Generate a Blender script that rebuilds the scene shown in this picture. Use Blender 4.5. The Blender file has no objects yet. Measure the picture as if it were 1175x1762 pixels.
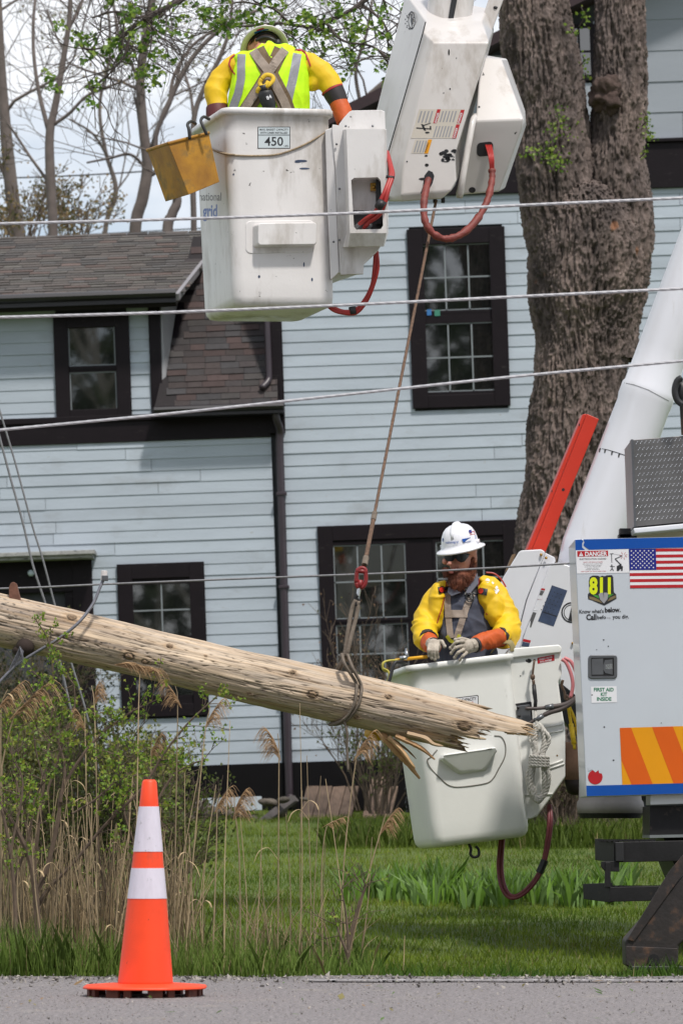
import bpy, bmesh, math, random
import numpy as np
from mathutils import Vector, Matrix, noise as mnoise
from mathutils.bvhtree import BVHTree
R = math.radians
SC = bpy.context.scene
COL = SC.collection

# ------------------------------------------------------------------ camera
F, CX, HY, CH = 6600.0, 587.5, 1430.0, 0.7      # focal length in photo pixels, centre column, horizon row, eye height
cam_d = bpy.data.cameras.new('camera'); cam = bpy.data.objects.new('camera', cam_d); COL.objects.link(cam)
cam.location = (0, 0, CH); cam.rotation_euler = (R(90), 0, 0)
cam_d.sensor_fit = 'VERTICAL'; cam_d.sensor_height = 36; cam_d.sensor_width = 24
cam_d.lens = 36 * F / 1762; cam_d.shift_y = (HY - 881) / 1762
cam_d.clip_start = 0.5; cam_d.clip_end = 2000
cam_d.dof.use_dof = True; cam_d.dof.focus_distance = 20.5; cam_d.dof.aperture_fstop = 7.5
SC.camera = cam
# ------------------------------------------------------------------ sky
SUN_EL, SUN_AZ = R(60), R(152)       # azimuth measured clockwise from +Y: behind the camera, to the right
w = bpy.data.worlds.new('World'); SC.world = w; w.use_nodes = True
nt = w.node_tree; nt.nodes.clear()
out = nt.nodes.new('ShaderNodeOutputWorld'); bg = nt.nodes.new('ShaderNodeBackground')
sky = nt.nodes.new('ShaderNodeTexSky'); sky.sky_type = 'NISHITA'; sky.sun_disc = False
sky.sun_elevation = SUN_EL; sky.sun_rotation = SUN_AZ; sky.air_density = 1.0; sky.dust_density = 1.0
tc = nt.nodes.new('ShaderNodeTexCoord'); mp = nt.nodes.new('ShaderNodeMapping'); mp.inputs['Scale'].default_value = (1, 1, 3.2)
nz = nt.nodes.new('ShaderNodeTexNoise'); nz.inputs['Scale'].default_value = 5.0; nz.inputs['Detail'].default_value = 7; nz.inputs['Roughness'].default_value = .55
rp = nt.nodes.new('ShaderNodeValToRGB'); rp.color_ramp.elements[0].position = .36; rp.color_ramp.elements[1].position = .60
rp.color_ramp.elements[0].color = (.22, .22, .22, 1)
mx = nt.nodes.new('ShaderNodeMix'); mx.data_type = 'RGBA'; mx.inputs['B'].default_value = (8.8, 9.0, 9.4, 1)
nt.links.new(tc.outputs['Generated'], mp.inputs['Vector']); nt.links.new(mp.outputs[0], nz.inputs['Vector'])
nt.links.new(nz.outputs['Fac'], rp.inputs['Fac']); nt.links.new(rp.outputs['Color'], mx.inputs['Factor'])
nt.links.new(sky.outputs[0], mx.inputs['A']); nt.links.new(mx.outputs['Result'], bg.inputs['Color'])
bg.inputs['Strength'].default_value = 0.105
nt.links.new(bg.outputs[0], out.inputs[0])
# ------------------------------------------------------------------ sun
sd = bpy.data.lights.new('sun', 'SUN'); sd.energy = 3.2; sd.angle = R(5); sd.color = (1, .95, .88)
so = bpy.data.objects.new('sun', sd); COL.objects.link(so)
sdir = Vector((math.sin(SUN_AZ) * math.cos(SUN_EL), math.cos(SUN_AZ) * math.cos(SUN_EL), math.sin(SUN_EL)))
so.rotation_euler = sdir.to_track_quat('Z', 'Y').to_euler(); so.location = (5, -5, 30)
SC.view_settings.view_transform = 'Standard'; SC.view_settings.look = 'None'
SC.view_settings.exposure = 0.16; SC.view_settings.gamma = 1.0

# ------------------------------------------------------------------ helpers
def P(x, y, Y):                      # a point given by its photo direction and its own distance
    return Vector(((x - CX) * Y / F, Y, CH + (HY - y) * Y / F))
def lin(c):
    c = c / 255.0
    return c / 12.92 if c <= .04045 else ((c + .055) / 1.055) ** 2.4
def S(r, g, b): return (lin(r), lin(g), lin(b), 1)

MATS = {}
def mat(name, col, rough=.55, var=.12, vs=6, col2=None, bump=.0, bs=60, metal=0, stretch=(1, 1, 1), dirt=None, attr=False, spec=.5, coat=0, sheen=0, trans=0):
    """procedural surface: base colour broken by noise, optional dirt specks (colour, low, high, scale) and bump"""
    if name in MATS: return MATS[name]
    m = bpy.data.materials.new(name); m.use_nodes = True; t = m.node_tree; b = t.nodes['Principled BSDF']
    L = t.links
    co = t.nodes.new('ShaderNodeTexCoord'); mpp = t.nodes.new('ShaderNodeMapping'); mpp.inputs['Scale'].default_value = stretch
    L.new(co.outputs['Object'], mpp.inputs['Vector'])
    n = t.nodes.new('ShaderNodeTexNoise'); n.inputs['Scale'].default_value = vs; n.inputs['Detail'].default_value = 6; n.inputs['Roughness'].default_value = .6
    L.new(mpp.outputs[0], n.inputs['Vector'])
    r = t.nodes.new('ShaderNodeValToRGB'); r.color_ramp.elements[0].position = .3; r.color_ramp.elements[1].position = .7
    c2 = col2 or tuple(min(1, c * (1 - var * 2)) for c in col[:3]) + (1,)
    r.color_ramp.elements[0].color = c2; r.color_ramp.elements[1].color = tuple(col[:3]) + (1,)
    L.new(n.outputs['Fac'], r.inputs['Fac']); c = r.outputs['Color']
    if attr:
        a = t.nodes.new('ShaderNodeAttribute'); a.attribute_name = 'Col'
        mm = t.nodes.new('ShaderNodeMix'); mm.data_type = 'RGBA'; mm.blend_type = 'MULTIPLY'; mm.inputs['Factor'].default_value = 1
        L.new(c, mm.inputs['A']); L.new(a.outputs['Color'], mm.inputs['B']); c = mm.outputs['Result']
    if dirt:
        for (dc, lo, hi, dsc, dst) in (dirt if isinstance(dirt, list) else [dirt]):
            mp2 = t.nodes.new('ShaderNodeMapping'); mp2.inputs['Scale'].default_value = dst
            L.new(co.outputs['Object'], mp2.inputs['Vector'])
            n2 = t.nodes.new('ShaderNodeTexNoise'); n2.inputs['Scale'].default_value = dsc; n2.inputs['Detail'].default_value = 8; n2.inputs['Roughness'].default_value = .65
            L.new(mp2.outputs[0], n2.inputs['Vector'])
            r2 = t.nodes.new('ShaderNodeValToRGB'); r2.color_ramp.elements[0].position = lo; r2.color_ramp.elements[1].position = hi
            L.new(n2.outputs['Fac'], r2.inputs['Fac'])
            m2 = t.nodes.new('ShaderNodeMix'); m2.data_type = 'RGBA'; m2.inputs['B'].default_value = dc
            L.new(r2.outputs['Color'], m2.inputs['Factor']); L.new(c, m2.inputs['A']); c = m2.outputs['Result']
    L.new(c, b.inputs['Base Color'])
    b.inputs['Roughness'].default_value = rough; b.inputs['Metallic'].default_value = metal
    b.inputs['Specular IOR Level'].default_value = spec
    if coat: b.inputs['Coat Weight'].default_value = coat; b.inputs['Coat Roughness'].default_value = .1 if coat < 1 else .02
    if coat >= 1: b.inputs['Coat IOR'].default_value = 1.9
    if sheen: b.inputs['Sheen Weight'].default_value = sheen
    if trans:
        tr = t.nodes.new('ShaderNodeBsdfTranslucent'); L.new(c, tr.inputs['Color'])
        ms = t.nodes.new('ShaderNodeMixShader'); ms.inputs[0].default_value = trans
        L.new(b.outputs[0], ms.inputs[1]); L.new(tr.outputs[0], ms.inputs[2]); L.new(ms.outputs[0], t.nodes['Material Output'].inputs[0])
    if bump:
        n3 = t.nodes.new('ShaderNodeTexNoise'); n3.inputs['Scale'].default_value = bs; n3.inputs['Detail'].default_value = 5
        L.new(mpp.outputs[0], n3.inputs['Vector'])
        bp = t.nodes.new('ShaderNodeBump'); bp.inputs['Strength'].default_value = bump; bp.inputs['Distance'].default_value = .01
        L.new(n3.outputs['Fac'], bp.inputs['Height']); L.new(bp.outputs[0], b.inputs['Normal'])
    MATS[name] = m
    return m

WLOC = {}
def tag(o, label=None, cat=None, group=None, kind=None):
    if label: o['label'] = label
    if cat: o['category'] = cat
    if group: o['group'] = group
    if kind: o['kind'] = kind
    return o
def thing(name, label, cat, loc, group=None, kind=None):
    o = bpy.data.objects.new(name, None); o.empty_display_size = .1; COL.objects.link(o); o.location = loc
    WLOC[o] = Vector(loc)
    return tag(o, label, cat, group, kind)

class MB:
    def __init__(s): s.v = []; s.f = []; s.m = []; s.c = []
    def add(s, v, f, mi=0, col=None):
        n = len(s.v); s.v += [Vector(p) for p in v]
        for q in f: s.f.append([i + n for i in q]); s.m.append(mi); s.c.append(col)
        return s
    def box(s, c, sz, rot=None, mi=0, col=None):
        hx, hy, hz = sz[0] / 2, sz[1] / 2, sz[2] / 2
        vs = [Vector((a, b, d)) for d in (-hz, hz) for b in (-hy, hy) for a in (-hx, hx)]
        if rot is not None: vs = [rot @ p for p in vs]
        c = Vector(c)
        return s.add([p + c for p in vs], [(0, 2, 3, 1), (4, 5, 7, 6), (0, 1, 5, 4), (2, 6, 7, 3), (0, 4, 6, 2), (1, 3, 7, 5)], mi, col)
    def loft(s, rings, cap=True, mi=0, closed=True, col=None):
        n = len(rings[0]); vs = [p for r in rings for p in r]; fs = []
        for k in range(len(rings) - 1):
            for i in range(n if closed else n - 1):
                j = (i + 1) % n
                fs.append((k * n + i, k * n + j, (k + 1) * n + j, (k + 1) * n + i))
        if cap: fs.append(tuple(range(n))[::-1]); fs.append(tuple((len(rings) - 1) * n + i for i in range(n)))
        return s.add(vs, fs, mi, col)
    def prism(s, pts, d, mi=0, col=None):          # planar outline + depth vector
        d = Vector(d); return s.loft([[Vector(p) for p in pts], [Vector(p) + d for p in pts]], True, mi, col=col)
    def tube(s, pts, r, n=8, mi=0, cap=True, flat=None, col=None):
        pts = [Vector(p) for p in pts]; m = len(pts)
        rr = r if isinstance(r, (list, tuple)) else [r] * m
        rings = []; prev = None
        for i in range(m):
            t = (pts[min(i + 1, m - 1)] - pts[max(i - 1, 0)])
            t = t.normalized() if t.length > 1e-9 else Vector((0, 0, 1))
            if prev is None:
                a = Vector((0, -1, 0)) if abs(t.y) < .9 else Vector((1, 0, 0))
            else: a = prev
            a = (a - t * a.dot(t)).normalized(); prev = a; b = t.cross(a)
            q = rr[i]; qa, qb = (q, q) if not isinstance(q, (tuple, list)) else q
            rings.append([pts[i] + a * math.cos(2 * math.pi * k / n) * qa + b * math.sin(2 * math.pi * k / n) * qb for k in range(n)])
        return s.loft(rings, cap, mi, col=col)
    def ell(s, c, r, rot=None, n=14, m=9, mi=0):
        c = Vector(c); rings = []
        for i in range(1, m):
            t = math.pi * i / m
            ring = [Vector((r[0] * math.sin(t) * math.cos(2 * math.pi * k / n), r[1] * math.sin(t) * math.sin(2 * math.pi * k / n), r[2] * math.cos(t))) for k in range(n)]
            rings.append([(rot @ p if rot is not None else p) + c for p in ring])
        a = Vector((0, 0, r[2])); b = Vector((0, 0, -r[2]))
        if rot is not None: a = rot @ a; b = rot @ b
        base = len(s.v); s.loft(rings, False, mi)
        s.v += [a + c, b + c]; ia = len(s.v) - 2
        for k in range(n):
            s.f.append([ia, base + k, base + (k + 1) % n][::-1]); s.m.append(mi); s.c.append(None)
            o = base + (m - 2) * n; s.f.append([ia + 1, o + (k + 1) % n, o + k][::-1]); s.m.append(mi); s.c.append(None)
        return s
    def mesh(s, name, origin):
        me = bpy.data.meshes.new(name)
        me.from_pydata([p - origin for p in s.v], [], s.f)
        return me
    def bvh(s): return BVHTree.FromPolygons([tuple(p) for p in s.v], s.f)
    def build(s, name, mats, parent=None, smooth=False, bevel=0, label=None, origin=None, local=False, seg=2, solid=0, fix=True):
        if not s.v: return None
        if origin is None:
            o = Vector((0, 0, 0))
            for p in s.v: o += p
            origin = o / len(s.v)
        me = s.mesh(name, Vector(origin)); ob = bpy.data.objects.new(name, me); COL.objects.link(ob)
        for m in (mats if isinstance(mats, list) else [mats]): me.materials.append(m)
        if any(s.m): me.polygons.foreach_set('material_index', s.m)
        if any(c is not None for c in s.c):
            at = me.color_attributes.new('Col', 'FLOAT_COLOR', 'CORNER'); buf = []
            for f, c in zip(s.f, s.c):
                c = c or (1, 1, 1)
                for _ in f: buf += [c[0], c[1], c[2], 1]
            at.data.foreach_set('color', buf)
        if fix:
            bm = bmesh.new(); bm.from_mesh(me); bmesh.ops.recalc_face_normals(bm, faces=bm.faces); bm.to_mesh(me); bm.free()
        if smooth: me.polygons.foreach_set('use_smooth', [True] * len(me.polygons))
        me.update()
        if parent is not None:
            ob.parent = parent; ob.location = Vector(origin) - (Vector((0, 0, 0)) if local else WLOC[parent])
        else: ob.location = origin
        WLOC[ob] = Vector(origin)
        if bevel:
            b = ob.modifiers.new('bevel', 'BEVEL'); b.width = bevel; b.segments = seg; b.limit_method = 'ANGLE'; b.angle_limit = R(28)
            b.harden_normals = False
            me.polygons.foreach_set('use_smooth', [True] * len(me.polygons))
            wn = ob.modifiers.new('wn', 'WEIGHTED_NORMAL'); wn.keep_sharp = False
        if label: ob['label'] = label
        return ob

def cm(pts, n=6):                      # Catmull-Rom smoothing
    pts = [Vector(p) for p in pts]; q = [pts[0] * 2 - pts[1]] + pts + [pts[-1] * 2 - pts[-2]]; o = []
    for i in range(1, len(q) - 2):
        for k in range(n):
            t = k / n; a, b, c, d = q[i - 1], q[i], q[i + 1], q[i + 2]
            o.append(.5 * ((2 * b) + (c - a) * t + (2 * a - 5 * b + 4 * c - d) * t * t + (3 * b - a - 3 * c + d) * t ** 3))
    return o + [pts[-1]]
def pp(l, Y): return [P(a[0], a[1], Y + (a[2] if len(a) > 2 else 0)) for a in l]

def blobs(name, mb, voxel, mats, parent, sm=4, label=None, crease=None):
    """union of overlapping closed shapes grown into one continuous skin"""
    me = mb.mesh('tmp', Vector((0, 0, 0))); ob = bpy.data.objects.new('tmp', me); COL.objects.link(ob)
    bm = bmesh.new(); bm.from_mesh(me); bmesh.ops.recalc_face_normals(bm, faces=bm.faces); bm.to_mesh(me); bm.free()
    r = ob.modifiers.new('r', 'REMESH'); r.mode = 'VOXEL'; r.voxel_size = voxel
    if sm:
        s_ = ob.modifiers.new('s', 'SMOOTH'); s_.factor = .5; s_.iterations = sm
    dg = bpy.context.evaluated_depsgraph_get(); dg.update()
    m2 = bpy.data.meshes.new_from_object(ob.evaluated_get(dg))
    bpy.data.objects.remove(ob)
    o = MB(); o.v = [v.co.copy() for v in m2.vertices]; o.f = [list(p.vertices) for p in m2.polygons]; o.m = [0] * len(o.f); o.c = [None] * len(o.f)
    bpy.data.meshes.remove(m2)
    if crease:                          # folds and wrinkles of cloth: (depth, scale, stretch)
        amp, sc, st = crease; tm = o.mesh('tmp', Vector((0, 0, 0))); tm.update()
        for i, v in enumerate(tm.vertices):
            p = v.co; q = Vector((p.x * st[0], p.y * st[1], p.z * st[2])) * sc; wv = mnoise.noise(q * .6 + Vector((3, 1, 7))) * .8
            f = 1 - abs(mnoise.noise(q + Vector((wv, wv, -wv)))) * 3.2; g_ = mnoise.noise(q * .45 + Vector((9, 2, 4)))
            o.v[i] = p + v.normal * amp * (max(-.6, f) * (.4 + max(0, g_ + .3)) + .8 * g_)
        bpy.data.meshes.remove(tm)
    ob = o.build(name, mats, parent, smooth=True, label=label)
    return ob, o

EYE = Vector((0, 0, CH))
def cast(bvh, x, y):
    d = (P(x, y, 20) - EYE).normalized()
    h = bvh.ray_cast(EYE, d, 80)
    return (h[0], h[1], d) if h[0] is not None else None
def caster(*mbs):
    bs = [m.bvh() if isinstance(m, MB) else m for m in mbs]
    def f(x, y, off=.002):
        best = None
        for b in bs:
            h = cast(b, x, y)
            if h and (best is None or (h[0] - EYE).length < (best[0] - EYE).length): best = h
        return best[0] - best[2] * off if best else None
    return f
def drape(mb, fn, pts, width, off=.004, step=5, mi=0, thick=.003):
    """a band laid on a surface along a photo-space line"""
    pts = [Vector((a[0], a[1])) for a in pts]; d = []
    for a, b in zip(pts, pts[1:]):
        n = max(1, int((b - a).length / step))
        d += [a.lerp(b, k / n) for k in range(n)]
    d.append(pts[-1]); rows = []; last = None
    for i, p in enumerate(d):
        t = (d[min(i + 1, len(d) - 1)] - d[max(i - 1, 0)]).normalized(); nrm = Vector((-t.y, t.x))
        row = []
        wd = width if not callable(width) else width(i / (len(d) - 1))
        for k in (-1, -.5, 0, .5, 1):
            q = p + nrm * wd / 2 * k; h = fn(q.x, q.y, off)
            row.append(h)
        if any(h is None for h in row):
            ok = [h for h in row if h is not None]
            if not ok: continue
            yy = sum(h.y for h in ok) / len(ok)
            row = [h if h is not None else P((p + nrm * wd / 2 * k).x, (p + nrm * wd / 2 * k).y, yy) for h, k in zip(row, (-1, -.5, 0, .5, 1))]
        rows.append(row)
    rings = [[*r_, *[q + (q - EYE).normalized() * (thick + off) for q in r_[::-1]]] for r_ in rows]
    if len(rings) > 1: mb.loft(rings, True, mi)
    return mb

def text_geo(s, size=1, bold=0, align='CENTER', shear=0):
    c = bpy.data.curves.new('t', 'FONT'); c.body = s; c.size = size; c.align_x = align; c.offset = bold; c.shear = shear; c.resolution_u = 3
    o = bpy.data.objects.new('t', c); COL.objects.link(o)
    dg = bpy.context.evaluated_depsgraph_get(); dg.update()
    me = bpy.data.meshes.new_from_object(o.evaluated_get(dg))
    v = [(p.co.x, p.co.y) for p in me.vertices]; f = [tuple(q.vertices) for q in me.polygons]
    bpy.data.objects.remove(o); bpy.data.curves.remove(c); bpy.data.meshes.remove(me)
    return v, f

class Decal:
    """flat sticker art given in photo pixels, laid on the surface it is stuck to"""
    def __init__(s, fn, ang=0, pivot=(0, 0)): s.fn = fn; s.mb = MB(); s.a = R(ang); s.p = pivot; s.mats = []
    def mi(s, m):
        if m not in s.mats: s.mats.append(m)
        return s.mats.index(m)
    def _put(s, v, f, m, layer):
        vs = []; bad = False
        for (x, y) in v:
            dx, dy = x - s.p[0], y - s.p[1]
            X = s.p[0] + dx * math.cos(s.a) + dy * math.sin(s.a); Y = s.p[1] - dx * math.sin(s.a) + dy * math.cos(s.a)
            h = s.fn(X, Y, .0015 + layer * .0008)
            if h is None: bad = True; vs.append(None)
            else: vs.append(h)
        if bad:
            ok = [q for q in vs if q is not None]
            if not ok: return
            f = [q for q in f if all(vs[i] is not None for i in q)]; vs = [q if q is not None else ok[0] for q in vs]
        s.mb.add(vs, f, s.mi(m))
    def poly(s, pts, m, layer=0): s._put(pts, [tuple(range(len(pts)))], m, layer); return s
    def rect(s, x0, y0, x1, y1, m, layer=0, n=4):
        v = []; f = []
        for j in range(n + 1):
            for i in range(n + 1): v.append((x0 + (x1 - x0) * i / n, y0 + (y1 - y0) * j / n))
        for j in range(n):
            for i in range(n): a = j * (n + 1) + i; f.append((a, a + 1, a + n + 2, a + n + 1))
        s._put(v, f, m, layer); return s
    def disc(s, x, y, r, m, layer=0, ry=None, n=20, r0=0):
        ry = ry or r
        if r0:
            v = [(x + r * math.cos(2 * math.pi * k / n), y + ry * math.sin(2 * math.pi * k / n)) for k in range(n)] + [(x + r0 * math.cos(2 * math.pi * k / n), y + r0 * ry / r * math.sin(2 * math.pi * k / n)) for k in range(n)]
            s._put(v, [(k, (k + 1) % n, n + (k + 1) % n, n + k) for k in range(n)], m, layer)
        else: s.poly([(x + r * math.cos(2 * math.pi * k / n), y + ry * math.sin(2 * math.pi * k / n)) for k in range(n)], m, layer)
        return s
    def text(s, t, x, y, h, m, layer=1, w=None, bold=.0, align='CENTER', rot=0, shear=0):
        """h = cap height in pixels, (x, y) = baseline anchor, w = total width to fit"""
        v, f = text_geo(t, 1, bold, align, shear)
        if not v: return s
        xs = [a[0] for a in v]; k = h / .70; kx = k
        if w: kx = w / (max(xs) - min(xs))
        ca, sa = math.cos(R(rot)), math.sin(R(rot)); vv = []
        for a in v:
            X, Y = a[0] * kx, a[1] * k
            vv.append((x + X * ca - Y * sa, y - (X * sa + Y * ca)))
        s._put(vv, f, m, layer); return s
    def build(s, name, parent, label=None): return s.mb.build(name, s.mats, parent, label=label, fix=False)

def copy_thing(o, loc, rotz=0, scale=1, label=None):
    r = o.copy(); COL.objects.link(r); r.location = loc; r.rotation_euler = (0, 0, rotz); r.scale = (scale,) * 3
    if label: r['label'] = label
    for ch in [c for c in bpy.data.objects if c.parent == o]:
        c = ch.copy(); COL.objects.link(c); c.parent = r
    return r

# vectorised gradient noise for displaced surfaces
_perm = np.random.RandomState(7).permutation(256); _perm = np.concatenate([_perm, _perm, _perm])
_g = np.random.RandomState(3).normal(size=(256, 3)); _g /= np.linalg.norm(_g, axis=1)[:, None]
def pn(x, y, z):
    xi, yi, zi = np.floor(x).astype(int), np.floor(y).astype(int), np.floor(z).astype(int)
    xf, yf, zf = x - xi, y - yi, z - zi; xi &= 255; yi &= 255; zi &= 255
    fu = lambda t: t * t * t * (t * (t * 6 - 15) + 10)
    u, v, w_ = fu(xf), fu(yf), fu(zf); res = 0
    for a in (0, 1):
        for b in (0, 1):
            for c in (0, 1):
                g = _g[_perm[_perm[_perm[xi + a] + yi + b] + zi + c]]
                d = g[..., 0] * (xf - a) + g[..., 1] * (yf - b) + g[..., 2] * (zf - c)
                res = res + d * (u if a else 1 - u) * (v if b else 1 - v) * (w_ if c else 1 - w_)
    return res * 1.5
def fbm(x, y, z, o=4):
    r = 0; a = 1
    for k in range(o): r = r + a * pn(x * 2 ** k + 11 * k, y * 2 ** k, z * 2 ** k); a *= .5
    return r

def grid_mesh(name, V, cols, mats, parent=None, closed=False, cap=False, smooth=True):
    """V: rows x cols x 3 world points as one sheet or tube, cols: per-point colour or None"""
    n, m = V.shape[:2]; org = V.reshape(-1, 3).mean(0)
    me = bpy.data.meshes.new(name)
    idx = np.arange(n * m).reshape(n, m)
    if closed:
        a = idx[:-1, :]; b = np.roll(idx, -1, 1)[:-1, :]; c = np.roll(idx, -1, 1)[1:, :]; d = idx[1:, :]
    else: a = idx[:-1, :-1]; b = idx[:-1, 1:]; c = idx[1:, 1:]; d = idx[1:, :-1]
    faces = np.stack([a, b, c, d], -1).reshape(-1, 4)
    vv = (V.reshape(-1, 3) - org)
    nf = len(faces); me.vertices.add(len(vv)); me.vertices.foreach_set('co', vv.ravel())
    me.loops.add(nf * 4); me.loops.foreach_set('vertex_index', faces.ravel())
    me.polygons.add(nf); me.polygons.foreach_set('loop_start', np.arange(nf) * 4)
    me.polygons.foreach_set('use_smooth', np.full(nf, smooth))
    me.update(calc_edges=True)
    if cols is not None:
        at = me.color_attributes.new('Col', 'FLOAT_COLOR', 'POINT')
        cc = np.ones((n * m, 4)); cc[:, :3] = cols.reshape(-1, 3); at.data.foreach_set('color', cc.ravel())
    for mm in (mats if isinstance(mats, list) else [mats]): me.materials.append(mm)
    ob = bpy.data.objects.new(name, me); COL.objects.link(ob)
    if parent is not None: ob.parent = parent; ob.location = Vector(org) - WLOC[parent]
    else: ob.location = org
    WLOC[ob] = Vector(org)
    return ob

def tris_mesh(name, V, C, mats, parent=None, k=3, smooth=False):
    """V: N x k x 3 separate polygons with one colour each"""
    n = len(V); org = V.reshape(-1, 3).mean(0); me = bpy.data.meshes.new(name)
    me.vertices.add(n * k); me.vertices.foreach_set('co', (V.reshape(-1, 3) - org).ravel())
    me.loops.add(n * k); me.loops.foreach_set('vertex_index', np.arange(n * k))
    me.polygons.add(n); me.polygons.foreach_set('loop_start', np.arange(n) * k)
    me.update(calc_edges=True)
    if C is not None:
        at = me.color_attributes.new('Col', 'FLOAT_COLOR', 'CORNER'); cc = np.ones((n, k, 4)); cc[:, :, :3] = C[:, None, :]
        at.data.foreach_set('color', cc.ravel())
    me.materials.append(mats)
    ob = bpy.data.objects.new(name, me); COL.objects.link(ob)
    if parent is not None: ob.parent = parent; ob.location = Vector(org) - WLOC[parent]
    else: ob.location = org
    WLOC[ob] = Vector(org)
    return ob
# ================================================================== MATERIALS
M_side = mat('painted clapboard', S(172, 182, 192), .6, .09, 1.6, bump=.15, bs=40, stretch=(.5, 1, 3), attr=True,
             dirt=[((.26, .28, .30, 1), .56, .80, 1.3, (1, 1, 2.0)), ((.27, .25, .22, 1), .66, .74, 9, (1, 1, 1.6)), ((.10, .09, .08, 1), .735, .75, 24, (1, 1, 1.2))])
M_side2 = mat('grey gable siding', S(146, 152, 160), .6, .05, 1.5, bump=.15, bs=40, stretch=(.5, 1, 3), attr=True)
M_trim = mat('dark brown trim', S(24, 17, 22), .5, .15, 4, bump=.1, bs=60, spec=.2, dirt=((.035, .03, .03, 1), .62, .75, 8, (1, 1, 4)))
M_glass = mat('window glass', (.006, .007, .007, 1), .03, .1, 3, spec=1.0, bump=.05, bs=3, coat=1)
M_munt = mat('grey muntin paint', S(124, 130, 134), .5, .1, 10)
M_sky = mat('weathered white wood', S(168, 168, 166), .7, .2, 9, bump=.3, bs=60, dirt=((.05, .05, .05, 1), .55, .66, 18, (1, 1, 3)))
M_shin = mat('asphalt shingle', (1, 1, 1, 1), .9, .12, 14, attr=True, bump=.5, bs=260, dirt=((.06, .10, .02, 1), .72, .76, 9, (1, 1, 1)))
M_dark = mat('dark interior', (.012, .011, .011, 1), .9)
M_found = mat('black painted skirting', S(15, 13, 16), .6, .2, 3, bump=.1, spec=.15)
M_stone = mat('field stone', S(104, 97, 90), .85, .25, 6, bump=.6, bs=25, attr=True)
M_plank = mat('weathered brown plank', S(112, 94, 82), .8, .25, 5, bump=.4, bs=30, stretch=(9, 1, 1), attr=True)
M_asph = mat('asphalt', S(158, 151, 151), .9, .25, 55, col2=S(76, 73, 75), bump=.9, bs=150,
             dirt=[((.42, .41, .40, 1), .60, .66, 80, (1, 1, 1)), ((.06, .06, .06, 1), .62, .68, 45, (1, 1, 1)), ((.30, .27, .24, 1), .58, .74, 2.2, (1, 1, 1))])
M_line = mat('worn white road paint', S(188, 184, 186), .8, .2, 30, dirt=((.13, .13, .13, 1), .44, .56, 24, (1, 1, 1)))
M_soil = mat('lawn soil', S(84, 98, 36), .95, .3, 3, col2=S(64, 80, 28), bump=.5, bs=20)
M_grass = mat('grass blades', (1, 1, 1, 1), .55, .2, 2, attr=True, trans=.35, spec=.3)
M_leaf = mat('leaves', (1, 1, 1, 1), .5, .15, 2, attr=True, trans=.4, spec=.3)
M_bark = mat('maple bark', S(120, 106, 98), .95, .25, 6, attr=True, bump=.7, bs=60, stretch=(1, 1, .35))
M_twig = mat('grey branch bark', S(92, 82, 78), .9, .2, 10, bump=.3, bs=30)
M_twig2 = mat('brown twig bark', S(104, 88, 74), .9, .25, 14)
M_reed = mat('dry reed', S(184, 164, 132), .7, .2, 14, attr=True)
M_plume = mat('reed plume', S(200, 166, 126), .8, .2, 30, trans=.3)

# ================================================================== GROUND
def tz(Y):
    if Y < 18.75: return -.03
    if Y < 40: return -.06 + (Y - 18.75) / 21.25 * .96
    return .90 + min(1.5, (Y - 40) * .01)
ys = np.concatenate([np.linspace(-60, 18, 14), np.linspace(18.4, 41, 90), np.linspace(42, 400, 20)])
xs = np.concatenate([np.linspace(-200, -8, 8), np.linspace(-7, 7, 60), np.linspace(8, 200, 8)])
V = np.zeros((len(ys), len(xs), 3)); V[..., 0] = xs[None]; V[..., 1] = ys[:, None]
V[..., 2] = np.array([tz(y) for y in ys])[:, None]
mask = (V[..., 1] > 19) & (V[..., 1] < 60); V[..., 2] += np.where(mask, .035 * fbm(V[..., 0] * .5, V[..., 1] * .5, V[..., 0] * 0, 3), 0)
g = grid_mesh('lawn', V, None, M_soil); tag(g, kind='structure')
def gz(x, Y): return tz(Y) + (.035 * float(fbm(np.array([x * .5]), np.array([Y * .5]), np.array([0.]), 3)[0]) if Y > 19 else 0)
rv = np.zeros((40, 200, 3)); rx = np.linspace(-25, 25, 200); ry = np.linspace(1, 18.55, 40)
rv[..., 0] = rx[None]; rv[..., 1] = ry[:, None]; rv[..., 2] = 0
edge = .12 * fbm(rx * 2.3, rx * 0, rx * 0, 5); rv[-1, :, 1] += edge; rv[-1, :, 2] = -.05; rv[-2, :, 1] = 18.5 + edge
rv[-2, :, 2] = .010 * fbm(rx * 6, rx * 0 + 3, rx * 0, 4)
rv[:-2, :, 2] += .004 * fbm(rv[:-2, :, 0] * 1.3, rv[:-2, :, 1] * 1.3, rv[:-2, :, 0] * 0, 3)
road = grid_mesh('road', rv, None, M_asph); tag(road, kind='structure')
lm = MB(); 
for k in range(60):
    x0 = -.15 + k * .09; lm.add([(x0, 17.72, .011), (x0 + .092, 17.72, .011), (x0 + .092, 17.84, .011), (x0, 17.84, .011)], [(0, 1, 2, 3)])
ln = lm.build('road_marking', M_line, fix=False); tag(ln, kind='structure')
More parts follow.
